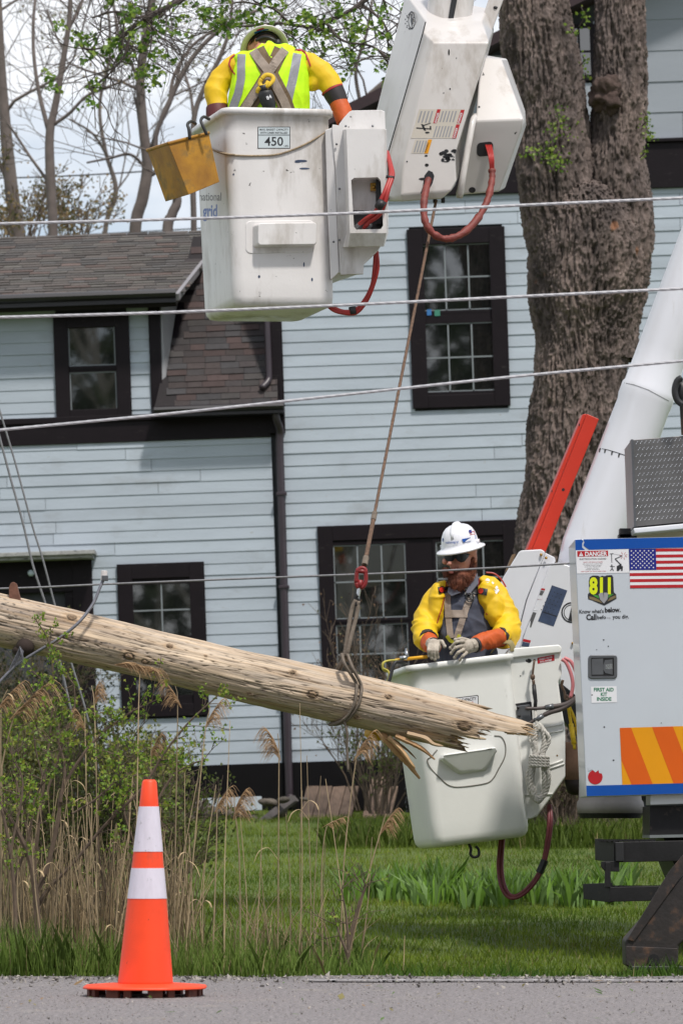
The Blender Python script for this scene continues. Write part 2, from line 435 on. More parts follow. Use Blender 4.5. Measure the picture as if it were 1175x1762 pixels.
# loose gravel, scraps of leaf and grass lying on the road
rg = np.random.RandomState(5); gm = MB()
for k in range(11000):
    yy = 18.45 - abs(rg.normal()) * .5 if k % 6 == 0 else rg.uniform(13.2, 18.45); xx = rg.uniform(-2.2, 2.2); s = (rg.uniform(.003, .013) if k % 6 == 0 else rg.uniform(.0018, .0042)) * (1 if rg.rand() < .97 else 1.6)
    if yy < 13.4: continue
    pts = [Vector((xx, yy, s * .25)) + Vector(rg.normal(size=3) * s * .7) for _ in range(4)]
    c = rg.uniform(.3, 1.6); gm.add(pts, [(0, 1, 2), (0, 2, 3), (0, 3, 1), (1, 3, 2)], 0, (c, c * .97, c * .93))
gv = gm.build('gravel', mat('gravel', S(150, 146, 142), .9, .2, 30, attr=True), fix=False); tag(gv, kind='stuff', label='loose gravel scattered along the asphalt edge')
lm = MB()
for k in range(150):
    xx = rg.uniform(-2, 2); yy = rg.uniform(14, 18.4); s = rg.uniform(.006, .02) * (2 if k % 12 == 0 else 1); a = rg.uniform(0, 6.28)
    d = Vector((math.cos(a), math.sin(a), rg.uniform(-.1, .5))) * s; e = Vector((-d.y, d.x, rg.uniform(0, .3) * s)) * .4; c = Vector((xx, yy, .010))
    col = [(.30, .26, .10), (.12, .24, .04), (.10, .08, .05), (.35, .22, .1)][rg.randint(4)]
    lm.add([c - d, c + e, c + d, c - e + Vector((0, 0, .002))], [(0, 1, 2, 3)], 0, col)
gv = lm.build('leaf_litter', M_leaf, fix=False); tag(gv, kind='stuff', label='scraps of green and dry leaf lying on the road')

# ---- grass
def blades(N, xf, yf, hf, wf, colf, seed):
    r = np.random.RandomState(seed); Y = yf(r, N); X = xf(r, N, Y); z = np.interp(Y, [0, 18.75, 18.76, 40, 60], [-.03, -.03, -.06, .90, 1.1])
    z = z + np.where(Y > 19, .035 * fbm(X * .5, Y * .5, X * 0, 3), 0) - .005
    h = hf(r, N, X, Y); wd = wf(r, N); a = r.uniform(0, 2 * np.pi, N); lean = r.normal(0, .28, (N, 2)) * h[:, None]
    b = np.stack([X, Y, z], -1); dx = np.stack([np.cos(a), np.sin(a), a * 0], -1) * wd[:, None] / 2
    mid = b + np.stack([lean[:, 0] * .35, lean[:, 1] * .35, h * .55], -1); tip = b + np.stack([lean[:, 0], lean[:, 1], h], -1)
    V = np.stack([b - dx, b + dx, mid + dx * .8, tip, mid - dx * .8], 1)
    return V, colf(r, N, X, Y)
def gcol(lo, hi):
    def f(r, N, X, Y):
        n = np.clip(.5 + .55 * fbm(X * .8, Y * .45, X * 0 + 5, 4) + r.normal(0, .13, N), 0, 1)[:, None]
        c = np.array(lo) * (1 - n) + np.array(hi) * n
        dry = r.rand(N) < .04; c[dry] = (.36, .30, .14); return c
    return f
xr = lambda r, N, Y: (r.uniform(-.094, .094, N)) * Y
V1, C1 = blades(120000, xr, lambda r, N: 19.2 + 21.5 * r.rand(N) ** 1.25, lambda r, N, X, Y: r.uniform(.015, .055, N), lambda r, N: r.uniform(.003, .007, N), gcol((.075, .15, .010), (.27, .345, .04)), 1)
o = tris_mesh('grass', V1, C1, M_grass, k=5); tag(o, kind='stuff', label='mown green lawn grass in front of the house')
def xleft(r, N, Y): return (r.uniform(-.093, .010, N) - np.where(r.rand(N) < .5, .035 * r.rand(N), 0)) * Y
V2, C2 = blades(7600, xleft, lambda r, N: 18.62 + 1.5 * r.rand(N) ** 1.5,
    lambda r, N, X, Y: r.uniform(.03, .36, N) * np.clip(1.0 - (X / Y + .09) * 5, .45, 1.1), lambda r, N: r.uniform(.003, .008, N), gcol((.08, .15, .02), (.24, .34, .07)), 2)
V3, C3 = blades(3600, lambda r, N, Y: r.uniform(-.09, .093, N) * Y, lambda r, N: 18.62 + .5 * r.rand(N), lambda r, N, X, Y: r.uniform(.02, .09, N) * (1 + 1.2 * np.clip(fbm(X * 2.2, X * 0, X * 0, 3), 0, 1)), lambda r, N: r.uniform(.003, .006, N), gcol((.06, .13, .015), (.14, .26, .04)), 3)
o = tris_mesh('roadside_grass', np.concatenate([V2, V3]), np.concatenate([C2, C3]), M_grass, k=5); tag(o, kind='stuff', label='tall unmown grass along the road edge')

# ================================================================== HOUSE
TH = R(2.0); cT, sT = math.cos(TH), math.sin(TH)
house = thing('house', 'old white clapboard house with dark brown trim and shingled wing behind the bucket trucks', 'house', (0, 40, CH))
house.rotation_euler = (0, -TH, 0)
def rq(x, y): X, Vv = x - CX, HY - y; return (X * cT + Vv * sT, -X * sT + Vv * cT)       # straightened wall coordinates
def L3(u, v, d=0): return Vector((u * (40 + d) / F, d, v * (40 + d) / F))
def hl(x, y, d=0): u, v = rq(x, y); return L3(u, v, d)
def hbuild(mb, name, m, parent=house, **k):
    o = MB(); o.__dict__ = mb.__dict__
    ob = mb.build(name, m, None, origin=Vector((0, 0, 0)), **k); ob.parent = parent; return ob
def siding(name, u0, u1, v0, v1, pitch, opens, m, seed, left=None, d=0, right=None):
    r = random.Random(seed); mb = MB(); v = v0
    while v < v1:
        a0 = u0 if left is None else max(u0, left(v)); a1 = u1 if right is None else min(u1, right(v))
        segs = [(a0, a1)]
        for (o0, o1, p0, p1) in opens:
            if v + pitch > p0 and v < p1:
                n = []
                for (a, b) in segs:
                    if b <= o0 or a >= o1: n.append((a, b)); continue
                    if a < o0: n.append((a, o0))
                    if b > o1: n.append((o1, b))
                segs = n
        cuts = []
        for (a, b) in segs:
            if b <= a: continue
            x = a
            while True:
                nx = x + r.uniform(250, 560)
                if nx > b - 60: cuts.append((x, b)); break
                cuts.append((x, nx - .7)); x = nx
        for (a, b) in cuts:
            c = r.gauss(1, .035); j = r.uniform(-.7, .7); t = .012 + r.uniform(-.002, .003)
            lo, hi = L3(a, v + j, d), L3(b, v + j, d); lo2, hi2 = L3(a, v + pitch + 1.5, d), L3(b, v + pitch + 1.5, d)
            f = Vector((0, -t, 0)); f2 = Vector((0, -.003, 0)); bk = Vector((0, .004, 0))
            mb.loft([[lo + f, lo2 + f2, lo2 + bk, lo + bk], [hi + f, hi2 + f2, hi2 + bk, hi + bk]], True, 0, col=(c, c, c * 1.01))
        v += pitch
    return hbuild(mb, name, m)
def rect_q(mb, u0, u1, v0, v1, d0, d1, mi=0):
    a, b = L3(u0, v0), L3(u1, v1)
    mb.box(((a.x + b.x) / 2, (d0 + d1) / 2, (a.z + b.z) / 2), (abs(b.x - a.x), abs(d1 - d0), abs(b.z - a.z)), None, mi)

OPENS_A, OPENS_B = [], []
def window(cx, cy, w_, h_, sashes, opens, label=None, tw=25, storm=False, sill=False):
    """(cx,cy) centre in the photo, outer casing w_ x h_, sashes = list of (du0,dv0,du1,dv1,cols,rows) from the centre"""
    U, Vv = rq(cx, cy); u0, u1, v0, v1 = U - w_ / 2, U + w_ / 2, Vv - h_ / 2, Vv + h_ / 2
    mb = MB(); 
    for (a, b, c, d) in ((u0, u0 + tw, v0, v1), (u1 - tw, u1, v0, v1), (u0 + tw, u1 - tw, v1 - tw, v1), (u0 + tw, u1 - tw, v0, v0 + tw * .8)): rect_q(mb, a, b, c, d, -.045, .02)
    wn = hbuild(mb, 'window', M_trim, bevel=.004, label=label)
    sb = MB(); gb = MB(); mu = MB()
    iu0, iu1, iv0, iv1 = u0 + tw, u1 - tw, v0 + tw * .8, v1 - tw
    sb.add([L3(iu0, iv0, .03), L3(iu1, iv0, .03), L3(iu1, iv1, .03), L3(iu0, iv1, .03)], [(0, 1, 2, 3)])
    # sash wood around the panes: strips filling between casing and glass
    for k, (a, c, b, d, nc, nr) in enumerate(sashes):
        A, B, C, D = U + a, U + b, Vv + c, Vv + d; dd = -.022 if k % 2 == 0 else -.012
        s = 5
        for q in ((A - s, A, C - s, D + s), (B, B + s, C - s, D + s), (A, B, C - s, C), (A, B, D, D + s)): rect_q(sb, *q, dd - .008, .01)
        g0 = dd + .012
        gb.add([L3(A, C, g0), L3(B, C, g0), L3(B, D, g0), L3(A, D, g0)], [(0, 1, 2, 3)])
        t = 1.3
        for i in range(1, nc): x = A + (B - A) * i / nc; rect_q(mu, x - t, x + t, C, D, g0 - .010, g0 - .002)
        for i in range(1, nr):
            y = C + (D - C) * i / nr
            for j in range(nc):
                xa = A + (B - A) * j / nc + (t if j else 0); xb = A + (B - A) * (j + 1) / nc - (t if j < nc - 1 else 0)
                rect_q(mu, xa, xb, y - t, y + t, g0 - .010, g0 - .002)
        if storm:
            for q in ((A, A + 2, C, D), (B - 2, B, C, D), (A + 2, B - 2, C, C + 2), (A + 2, B - 2, D - 2, D)): rect_q(mu, *q, g0 - .010, g0 - .002)
    # dark wood between sashes and casing
    covered = [(U + a - 5, U + b + 5, Vv + c - 5, Vv + d + 5) for (a, c, b, d, _, _) in sashes]
    us = sorted({iu0, iu1, *[c[0] for c in covered], *[c[1] for c in covered]}); vs = sorted({iv0, iv1, *[c[2] for c in covered], *[c[3] for c in covered]})
    for a, b in zip(us, us[1:]):
        for c, d in zip(vs, vs[1:]):
            mu_, mv_ = (a + b) / 2, (c + d) / 2
            if iu0 < mu_ < iu1 and iv0 < mv_ < iv1 and not any(q[0] < mu_ < q[1] and q[2] < mv_ < q[3] for q in covered): rect_q(sb, a, b, c, d, -.018, .012)
    hbuild(sb, 'sash', M_trim, wn); hbuild(gb, 'pane', M_glass, wn, fix=False)
    if mu.v: hbuild(mu, 'muntin', M_munt, wn)
    opens.append((u0 + 4, u1 - 4, v0 + 4, v1 - 4)); return wn

w1 = window(788.5, 547, 168, 308, [(-59, -127, 62, -9, 3, 2), (-60, 13, 60, 127, 3, 2)], OPENS_B, 'large upstairs window with six over six panes', 27, storm=True)
sk = MB(); rect_q(sk, *(lambda a, b: (a[0], b[0], b[1], a[1]))(rq(734, 533), rq(742, 543)), -.026, -.0255); sk2 = MB(); rect_q(sk2, *(lambda a, b: (a[0], b[0], b[1], a[1]))(rq(747, 534), rq(757, 544)), -.026, -.0255)
hbuild(sk, 'sticker', mat('blue sticker', S(50, 110, 170), .5), w1); hbuild(sk2, 'sticker', mat('green sticker', S(60, 130, 110), .5), w1)
w2 = window(723, 1055, 344, 310, [(-146, -6, -22, 121, 3, 2), (-146, -118, -22, -16, 3, 2), (30, -6, 152, 121, 3, 2), (30, -118, 152, -16, 3, 2)], OPENS_B, 'wide double window on the ground floor behind the worker', 26, storm=True)
w3 = window(160, 632, 130, 184, [(-40, 2, 40, 72, 1, 1), (-40, -76, 40, -8, 1, 1)], OPENS_A, 'small dormer window with two plain panes', 24, storm=True)
w4 = window(281, 1101, 150, 264, [(-50, 6, 50, 96, 2, 2), (-50, -96, 50, -6, 2, 1)], OPENS_A, 'ground floor window beside the entry door', 26)

uc, _ = rq(482, 1000)                                   # the corner between wing and main house
_, vf = rq(500, 1312); _, vb = rq(600, 1345)
# wing wall (ground storey), entry
du0, _ = rq(-80, 1100); du1, _ = rq(165, 1150); _, dtop = rq(160, 955); _, dbot = rq(160, 1330)
opA = OPENS_A + [(du0, du1 - 3, dbot, dtop - 4)]
_, vband0 = rq(240, 760); _, vband1 = rq(240, 724)
ua0, _ = rq(-260, 900)
siding('wing_siding', ua0, uc - 7, vf, vband0, 20.4, opA, M_side, 1)
_, vd0 = rq(160, 728); _, vd1 = rq(160, 522); udr, _ = rq(262, 620)
siding('dormer_siding', ua0, udr, vd0, vd1, 20.2, opA, M_side, 2)
# main wall
_, vfr0 = rq(885, 333); ub1, _ = rq(1420, 700); _, vtop = rq(885, -340); _, vfr1 = rq(1140, 246)
siding('main_siding', uc + 8, ub1, vf, vfr0, 21.25, OPENS_B, M_side, 3)
(ra_u, ra_v), (rb_u, rb_v) = rq(595, 200), rq(1000, 3)
rl = lambda v: ra_u + (v - ra_v) * (rb_u - ra_u) / (rb_v - ra_v)
gw = []
gu0, gv0 = rq(975, 135); gu1, gv1 = rq(1020, 48)
siding('gable_siding', uc + 8, ub1, vfr1, vtop, 53, [(gu0, gu1, gv0, gv1)], M_side2, 4, left=lambda v: rl(v + 53), right=lambda v: 2 * rq(1290, 0)[0] - rl(v + 53))
mb = MB(); rect_q(mb, gu0 - 6, gu1 + 6, gv0 - 6, gv1 + 6, -.03, .02); gwn = hbuild(mb, 'gable_window', M_trim, bevel=.004)
mb = MB(); 
for i in range(2):
    for j in range(2): rect_q(mb, gu0 + 3 + i * 21, gu0 + 20 + i * 21, gv0 + 4 + j * 42, gv0 + 42 + j * 42, -.036, -.031)
hbuild(mb, 'pane', M_glass, gwn)
# trim boards
mb = MB(); rect_q(mb, ua0, uc - 7, vband0, vband1, -.03, .02); rect_q(mb, ua0, uc - 7, vband1, vband1 + 10, -.06, .0)
hbuild(mb, 'belt_board', M_trim, bevel=.004)
mb = MB(); rect_q(mb, uc + 8, ub1, vfr0, vfr1, -.05, .02); rect_q(mb, uc + 8, ub1, vfr1, vfr1 + 6, -.09, .0)
hbuild(mb, 'frieze_board', M_trim, bevel=.004)
mb = MB(); cb0, _ = rq(455, 560); cb1, _ = rq(484, 560); _, cv0 = rq(470, 746); _, cv1 = rq(470, 215)
rect_q(mb, cb0 + 1, cb1 + 1, cv0, cv1, -.04, .6)
u5, v5 = rq(266, 528); u6, v6 = rq(266, 712); rect_q(mb, u5 - 11, u5 + 9, v6, v5, -.035, .02)
hbuild(mb, 'corner_board', M_trim, bevel=.004)
# skirting
mb = MB(); rect_q(mb, du1 + 2, ub1, rq(600, 1392)[1], vf, -.03, .05)
hbuild(mb, 'skirting', M_found)
# house bodies behind the walls, so the building has depth
mb = MB(); rect_q(mb, ua0, udr + 6, rq(600, 1470)[1], vd1 - 2, .03, 7.5); rect_q(mb, udr + 6, uc, rq(600, 1470)[1], rq(400, 712)[1], .03, 7.5); rect_q(mb, udr + 6, uc, rq(400, 712)[1], vd1 - 2, 1.8, 7.5); rect_q(mb, uc, ub1, rq(600, 1470)[1], vfr1, .031, 9)
hbuild(mb, 'house_shell', mat('dark wall behind siding', S(60, 62, 66), .8))
pk = rq(1290, 0)[0]
gp = [L3(rl(vfr1) + 12, vfr1, .031), L3(2 * pk - rl(vfr1) - 12, vfr1, .031), L3(pk, ra_v + (pk - ra_u) * (rb_v - ra_v) / (rb_u - ra_u) - 10, .031)]
mb = MB(); mb.prism(gp, (0, 8.9, 0)); hbuild(mb, 'gable_wall', MATS['dark wall behind siding'])
# main roof : rake boards and slopes
mb = MB(); kx = (rb_v - ra_v) / (rb_u - ra_u); v_at = lambda u: ra_v + (u - ra_u) * kx
for sgn in (1, -1):
    fx = lambda u: u if sgn == 1 else 2 * pk - u
    pts = [L3(fx(ra_u - 45), v_at(ra_u - 45), -.45), L3(fx(pk), v_at(pk), -.45), L3(fx(pk), v_at(pk) + 20, -.45), L3(fx(ra_u - 45), v_at(ra_u - 45) + 20, -.45)]
    mb.prism(pts, (0, 9.8, 0))
hbuild(mb, 'main_roof', mat('maroon roof edge', S(48, 27, 34), .7, .2, 6))
# shingled surfaces
def shingles(mb, o, ud, vd, nrm, W, H, row, cw, pal, seed, inside=None):
    r = random.Random(seed); nrow = int(H / row) + 1
    for j in range(nrow):
        x = -r.uniform(0, cw)
        while x < W:
            cwj = cw * r.uniform(.75, 1.3); a, b = max(0, x), min(W, x + cwj - .006); x += cwj
            if b - a < .01: continue
            if inside and not inside((a + b) / 2, (j + .5) * row): continue
            t = r.choice((.006, .009, .013)); c = pal[min(len(pal) - 1, int(r.random() ** 1.3 * len(pal)))]; k = r.uniform(.8, 1.2)
            p0 = o + ud * a + vd * (j * row - r.uniform(0, .006)) + nrm * t; p1 = o + ud * b + vd * (j * row) + nrm * t
            p2 = o + ud * b + vd * ((j + 1) * row + .01) + nrm * .001; p3 = o + ud * a + vd * ((j + 1) * row + .01) + nrm * .001
            dn = nrm * -(t + .003)
            mb.loft([[p0, p1, p2, p3], [p0 + dn, p1 + dn, p2, p3]], True, 0, col=(c[0] * k, c[1] * k, c[2] * k))
PAL = [(.092, .080, .072), (.080, .071, .066), (.104, .088, .080), (.088, .083, .080), (.10, .092, .082), (.112, .080, .070), (.070, .063, .060)]
eL, eR = hl(-120, 518, -.35), hl(303, 508, -.35); rR = hl(330, 400, 2.1)
ud = Vector((1, 0, 0)); sl = Vector((0, 2.45, rR.z - eR.z)); Hs = sl.length; vd = sl.normalized(); nr = ud.cross(vd).normalized()
mb = MB(); W_ = eR.x - eL.x; o0 = Vector((eL.x, -.35, eR.z))
mb.prism([o0, o0 + ud * (W_ + .0), o0 + ud * (W_ + .0) + vd * Hs, o0 + vd * Hs], nr * -.12)
dr = hbuild(mb, 'dormer_roof', M_trim)
mb = MB(); shingles(mb, o0, ud, vd, nr, W_ + 1.6, Hs, .105, .22, PAL, 3, inside=lambda a, b: a < W_ + .02 + b * .18)
mb.prism([o0 + ud * W_, o0 + ud * (W_ + Hs * .18) + vd * Hs, o0 + ud * W_ + vd * Hs], nr * -.10, 0, (.08, .07, .07))
hbuild(mb, 'shingles', M_shin, dr)
mb = MB(); a, b = o0 + Vector((0, -.02, .02)), o0 + ud * W_ + Vector((0, -.02, .02))
mb.tube([a, b], .045, 8); mb.prism([a + Vector((0, .02, -.09)), b + Vector((0, .02, -.09)), b + Vector((0, .02, .0)), a + Vector((0, .02, .0))], (0, .30, 0))
hbuild(mb, 'eave_gutter', mat('black gutter', S(30, 27, 32), .35, .15, 5, spec=.6), dr)
mb = MB(); mb.prism([o0 + ud * (W_ - .01) + nr * .015, o0 + ud * (W_ + .03) + nr * .015, o0 + ud * (W_ + .03 + Hs * .18) + vd * Hs + nr * .015, o0 + ud * (W_ - .01 + Hs * .18) + vd * Hs + nr * .015], nr * -.07)
hbuild(mb, 'rake_edge', mat('pale rake board', S(138, 136, 140), .7, .1, 4), dr)
# dormer cheek (pale boards)
mb = MB(); mb.prism([hl(277, 524, -.01), hl(334, 452, 1.3), hl(337, 452, 1.3), hl(288, 672, .02), hl(280, 690, -.01)], (-.03, .03, 0)); hbuild(mb, 'dormer_cheek', mat('pale cheek boards', S(150, 150, 154), .7, .1, 4))
# steep lower roof slope
g0, g1 = hl(266, 704, -.22), hl(478, 693, -.22); top = hl(478, 400, 1.1)
vd = Vector((0, 1.32, top.z - g1.z)); Hs = vd.length; vd.normalize(); nr = Vector((1, 0, 0)).cross(vd).normalized(); gW = g1.x - g0.x
o1 = Vector((g0.x, -.22, (g0.z + g1.z) / 2))
mb = MB(); mb.prism([o1, o1 + Vector((gW, 0, 0)), o1 + Vector((gW, 0, 0)) + vd * Hs, o1 + vd * Hs + Vector((.42, 0, 0))], nr * -.1)
gr = hbuild(mb, 'steep_roof', M_trim)
mb = MB(); shingles(mb, o1, Vector((1, 0, 0)), vd, nr, gW, Hs, .085, .20, [(.058, .045, .044), (.048, .040, .041), (.070, .047, .045), (.052, .049, .052), (.044, .039, .040), (.058, .052, .051)], 8, inside=lambda a, b: a > .10 + b * .16)
hbuild(mb, 'shingles', M_shin, gr)
mb = MB(); mb.prism([o1 + Vector((-.02, -.06, -.10)), o1 + Vector((gW + .06, -.06, -.10)), o1 + Vector((gW + .06, -.06, .0)), o1 + Vector((-.02, -.06, .0))], (0, .28, 0))
mb.tube([o1 + Vector((0, -.06, -.03)), o1 + Vector((gW + .06, -.06, -.03))], .04, 8); hbuild(mb, 'eave_gutter', MATS['black gutter'], gr)
# downspouts
mb = MB(); mb.tube(cm([hl(473, 700, -.16), hl(476, 722, -.16), hl(482, 740, -.09), hl(481, 762, -.07), hl(484, 850, -.07), hl(491, 1100, -.07), hl(497, 1345, -.07), hl(499, 1372, -.09), hl(506, 1384, -.2)], 4), .043, 10)
for yy in (850, 1010, 1190): mb.box(hl(482 + (yy - 760) * .027, yy, -.07), (.11, .1, .03))
hbuild(mb, 'downspout', mat('brown downspout', S(54, 44, 52), .4, .12, 4, spec=.6), smooth=False, bevel=.003)
mb = MB(); mb.tube(cm([hl(458, 470, -.0), hl(460, 560, -.05), hl(463, 640, -.08), hl(461, 656, -.1), hl(450, 668, -.16)], 4), .034, 8)
hbuild(mb, 'upper_downspout', MATS['brown downspout'], smooth=True)
# entry door
mb = MB(); tq = 34
rect_q(mb, du1 - tq, du1, dbot, dtop - 8, -.04, .02); rect_q(mb, du0, du1 - tq, dtop - 62, dtop - 8, -.04, .02)
rect_q(mb, du1 - tq - 14, du1 - tq, dbot, dtop - 62, -.02, .03)
dr_ = hbuild(mb, 'entry_door', M_trim, bevel=.004)
mb = MB(); rect_q(mb, du0, du1 - tq - 15, dbot, dtop - 63, .05, .1); hbuild(mb, 'door_leaf', mat('brown door', S(62, 40, 30), .4, .2, 3, stretch=(6, 1, 1)), dr_)
mb = MB(); rect_q(mb, du0, du1 - tq - 32, dbot + 120, dtop - 82, .035, .045); hbuild(mb, 'door_glass', M_glass, dr_)
mb = MB(); rect_q(mb, du0, du1 + 5, dtop - 8, dtop - 2, -.30, .02); rect_q(mb, du0, du1 + 9, dtop - 2, dtop + 5, -.34, .02)
hbuild(mb, 'door_hood', M_sky, dr_, bevel=.004)
mb = MB(); mb.ell(hl(54, 986, -.12), (.035, .035, .035)); hbuild(mb, 'porch_light', mat('white glass globe', S(200, 215, 225), .2), dr_, smooth=True)
# bulkhead hatch of weathered planks, stones, board
hatch = thing('cellar_hatch', 'sloping weathered plank cellar hatch against the black skirting', 'hatch', P(600, 1424, 38.2))
mb = MB(); r = random.Random(4)
for k in range(7):
    xa, xb = 516 + k * 22.5, 516 + (k + 1) * 22.5 - 1
    if k == 4: continue
    c = r.uniform(.8, 1.15); t0, t1 = P(xa + 12, 1353 + r.uniform(-1, 1), 39.8), P(xb + 12, 1352, 39.8); b0, b1 = P(xa - 6, 1425 + r.uniform(-2, 2), 38.4), P(xb - 6, 1424, 38.4)
    mb.prism([b0, b1, t1, t0], (0, .02, -.05), 0, (c, c * .97, c * .93))
mb.build('plank_deck', M_plank, hatch, bevel=.004)
mb = MB(); mb.prism([P(622, 1420, 38.3), P(646, 1418, 38.3), P(664, 1346, 39.7), P(640, 1347, 39.7)], (0, -.02, .06), 0, (1.25, 1.2, 1.15)); mb.build('batten', M_plank, hatch, bevel=.004)
bd = MB(); bd.prism([P(408, 1438, 37.4), P(414, 1447, 37.4), P(508, 1378, 38.6), P(500, 1368, 38.6)], (.04, .14, 0)); o = bd.build('plank', mat('grey old plank', S(92, 86, 86), .8, .2, 8, bump=.3), bevel=.005)
tag(o, 'grey loose plank leaning diagonally beside the stones', 'plank')
bd = MB(); bd.box(P(398, 1384, 38.9), (.62, .06, .14), Matrix.Rotation(R(-2), 3, 'Y')); o = bd.build('board', mat('white board', S(186, 196, 206), .7, .1, 5), bevel=.004)
tag(o, 'short pale blue-white board lying behind the stones', 'board')
r = random.Random(12)
st = [(345, 1392, 26, 'broad grey stone left of the pale board'), (372, 1400, 20, 'low stone in front of the pale board'), (408, 1401, 22, 'brownish stone right of the pale board'), (462, 1379, 15, 'small round stone left of the downspout foot'), (487, 1376, 10, 'smallest round stone beside the downspout foot'), (478, 1398, 20, 'mossy stone under the small round ones'), (523, 1375, 11, 'round whitish stone right of the downspout foot'), (436, 1410, 14, 'stone partly behind the loose grey plank'), (330, 1412, 16, 'stone at the left end of the row by the shrub')]
for (x, y, s, lb) in st:
    mb = MB(); c = P(x, y, 38.4 + r.uniform(-.2, .2)); k = s / 172
    mb.ell(c, (k, k * .8, k * .52), Matrix.Rotation(r.uniform(-.4, .4), 3, 'Y'), 14, 9)
    for i, p in enumerate(mb.v):
        q = (p - c); n = mnoise.noise(p * 6) * .55 + mnoise.noise(p * 15) * .3; mb.v[i] = c + q * (1 + n)
    o = mb.build('stone', M_stone, smooth=False); tag(o, lb, 'stone', 'stones along the foot of the house'); at = o.data.color_attributes.new('Col', 'FLOAT_COLOR', 'POINT')
    t = r.uniform(.6, 1.15); at.data.foreach_set('color', [t, t * .97, t * .92, 1] * len(o.data.vertices))
mb = MB(); c0 = P(266, 1322, 38.6)
mb.tube(cm([P(266, 1345, 38.6), P(266, 1316, 38.6), P(267, 1294, 38.6)], 3), .035, 10); mb.tube(cm([P(283, 1345, 38.6), P(283, 1300, 38.6), P(284, 1275, 38.6), P(279, 1264, 38.6), P(272, 1266, 38.6)], 4), .022, 8); mb.tube([P(260, 1294, 38.6), P(274, 1294, 38.6)], .03, 8)
o = mb.build('hand_pump', mat('black cast iron', S(16, 16, 17), .5), smooth=True); tag(o, 'small black curved hand pump against the white wall under the dark window', 'pump')
# ================================================================== BIG MAPLE
YT = 34.0; kt = YT / F
maple = thing('maple_tree', 'huge old forked maple trunk with rough furrowed bark in front of the house', 'tree', P(985, 1425, YT))
def trunk_tube(path, nseg, nz, seed, amp=.035):
    pts = cm([P(a[0], a[1], YT + (a[3] if len(a) > 3 else 0)) for a in path], 8); rad = cm([Vector((a[2] * kt, 0, 0)) for a in path], 8)
    L = [0]
    for a, b in zip(pts, pts[1:]): L.append(L[-1] + (b - a).length)
    s = np.linspace(0, L[-1], nz); X = np.interp(s, L, [p.x for p in pts]); Yy = np.interp(s, L, [p.y for p in pts]); Z = np.interp(s, L, [p.z for p in pts]); Rr = np.interp(s, L, [p.x for p in rad])
    th = np.linspace(0, 2 * np.pi, nseg, endpoint=False); T, Z2 = np.meshgrid(th, Z); R2 = Rr[:, None]; X2 = X[:, None]; Y2 = Yy[:, None]
    cx_, cy_ = np.cos(T) * R2, np.sin(T) * R2
    sc = 1.0; wx = X2 + cx_; wy = cy_ + seed
    warp = .35 * pn(wx * 2, wy * 2, Z2 * 1.2)
    n1 = 1 - np.abs(pn((wx + warp * .16) * 23, wy * 23, Z2 * 4.6)) * 2.6            # long vertical ridges
    n2 = 1 - np.abs(pn((wx + warp * .15) * 50, wy * 50 + 9, Z2 * 13.0)) * 2.4
    big = fbm(wx * 1.5, wy * 1.5, Z2 * 1.1, 3)
    d = amp * (.66 * n1 + .36 * n2 + .18 * np.abs(pn(wx * 60, wy * 60, Z2 * 26))) + .05 * big + .006 * fbm(wx * 60, wy * 60, Z2 * 40, 2)
    rr = R2 + d - amp * .85
    V = np.stack([X2 + np.cos(T) * rr, Y2 + np.sin(T) * rr, Z2 + 0 * T], -1)
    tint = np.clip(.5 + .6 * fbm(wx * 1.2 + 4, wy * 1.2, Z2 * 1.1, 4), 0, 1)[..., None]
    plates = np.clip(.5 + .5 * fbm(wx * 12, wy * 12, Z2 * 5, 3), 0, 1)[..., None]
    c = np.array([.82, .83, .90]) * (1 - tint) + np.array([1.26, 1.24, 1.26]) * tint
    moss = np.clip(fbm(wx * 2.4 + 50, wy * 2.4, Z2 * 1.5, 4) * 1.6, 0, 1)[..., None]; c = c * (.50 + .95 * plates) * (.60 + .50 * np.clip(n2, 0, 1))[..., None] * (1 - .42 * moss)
    # pale orange patches where bark plates have fallen
    om = np.clip((fbm(wx * 5 + 20, wy * 5, Z2 * 3.2, 2) - .62) * 8, 0, 1)[..., None] * (np.abs(Z2 - P(0, 430, YT).z) < .45)[..., None]
    c = c * (1 - om) + np.array([1.5, .95, .62]) * om
    return V, c
Vs = [([(985, 1475, 104), (985, 1440, 102), (985, 1400, 102), (984, 1250, 112), (984, 1100, 104), (984, 950, 94), (984, 850, 85), (993, 700, 78), (1003, 600, 82), (1014, 500, 100), (1014, 430, 102), (1008, 370, 92), (1004, 325, 62), (1004, 305, 12)], 420, 900, 0),
      ([(1002, 620, 48), (994, 540, 56), (982, 470, 58), (968, 400, 62), (954, 310, 68), (943, 200, 67), (930, 100, 64), (915, 0, 60), (898, -90, 56)], 260, 420, 3),
      ([(1035, 620, 60), (1050, 500, 66), (1062, 400, 66), (1064, 330, 62), (1061, 270, 54), (1063, 200, 47), (1064, 100, 45), (1065, 0, 43), (1068, -90, 42)], 220, 420, 7)]
tr0 = None
for path, ns, nz_, sd_ in Vs:
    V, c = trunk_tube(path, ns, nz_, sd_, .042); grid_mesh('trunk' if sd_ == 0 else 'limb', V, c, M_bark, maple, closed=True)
# burl scar
mb = MB(); cB_ = P(1041, 164, YT - .20); mb.ell(cB_, (.135, .14, .15), None, 48, 30)
for i, p in enumerate(mb.v):
    q = p - cB_; n = mnoise.noise(p * 9) * .5 + mnoise.noise(p * 24) * .28; hole = math.exp(-((q.x / .05) ** 2 + (q.z / .06) ** 2)) * (1 if q.y < 0 else 0); mb.v[i] = cB_ + q * (1 + n - .45 * hole)
mb.build('burl', mat('burl', S(92, 76, 70), .95, .4, 9, col2=S(52, 38, 34), bump=.8, bs=40), maple, smooth=True)

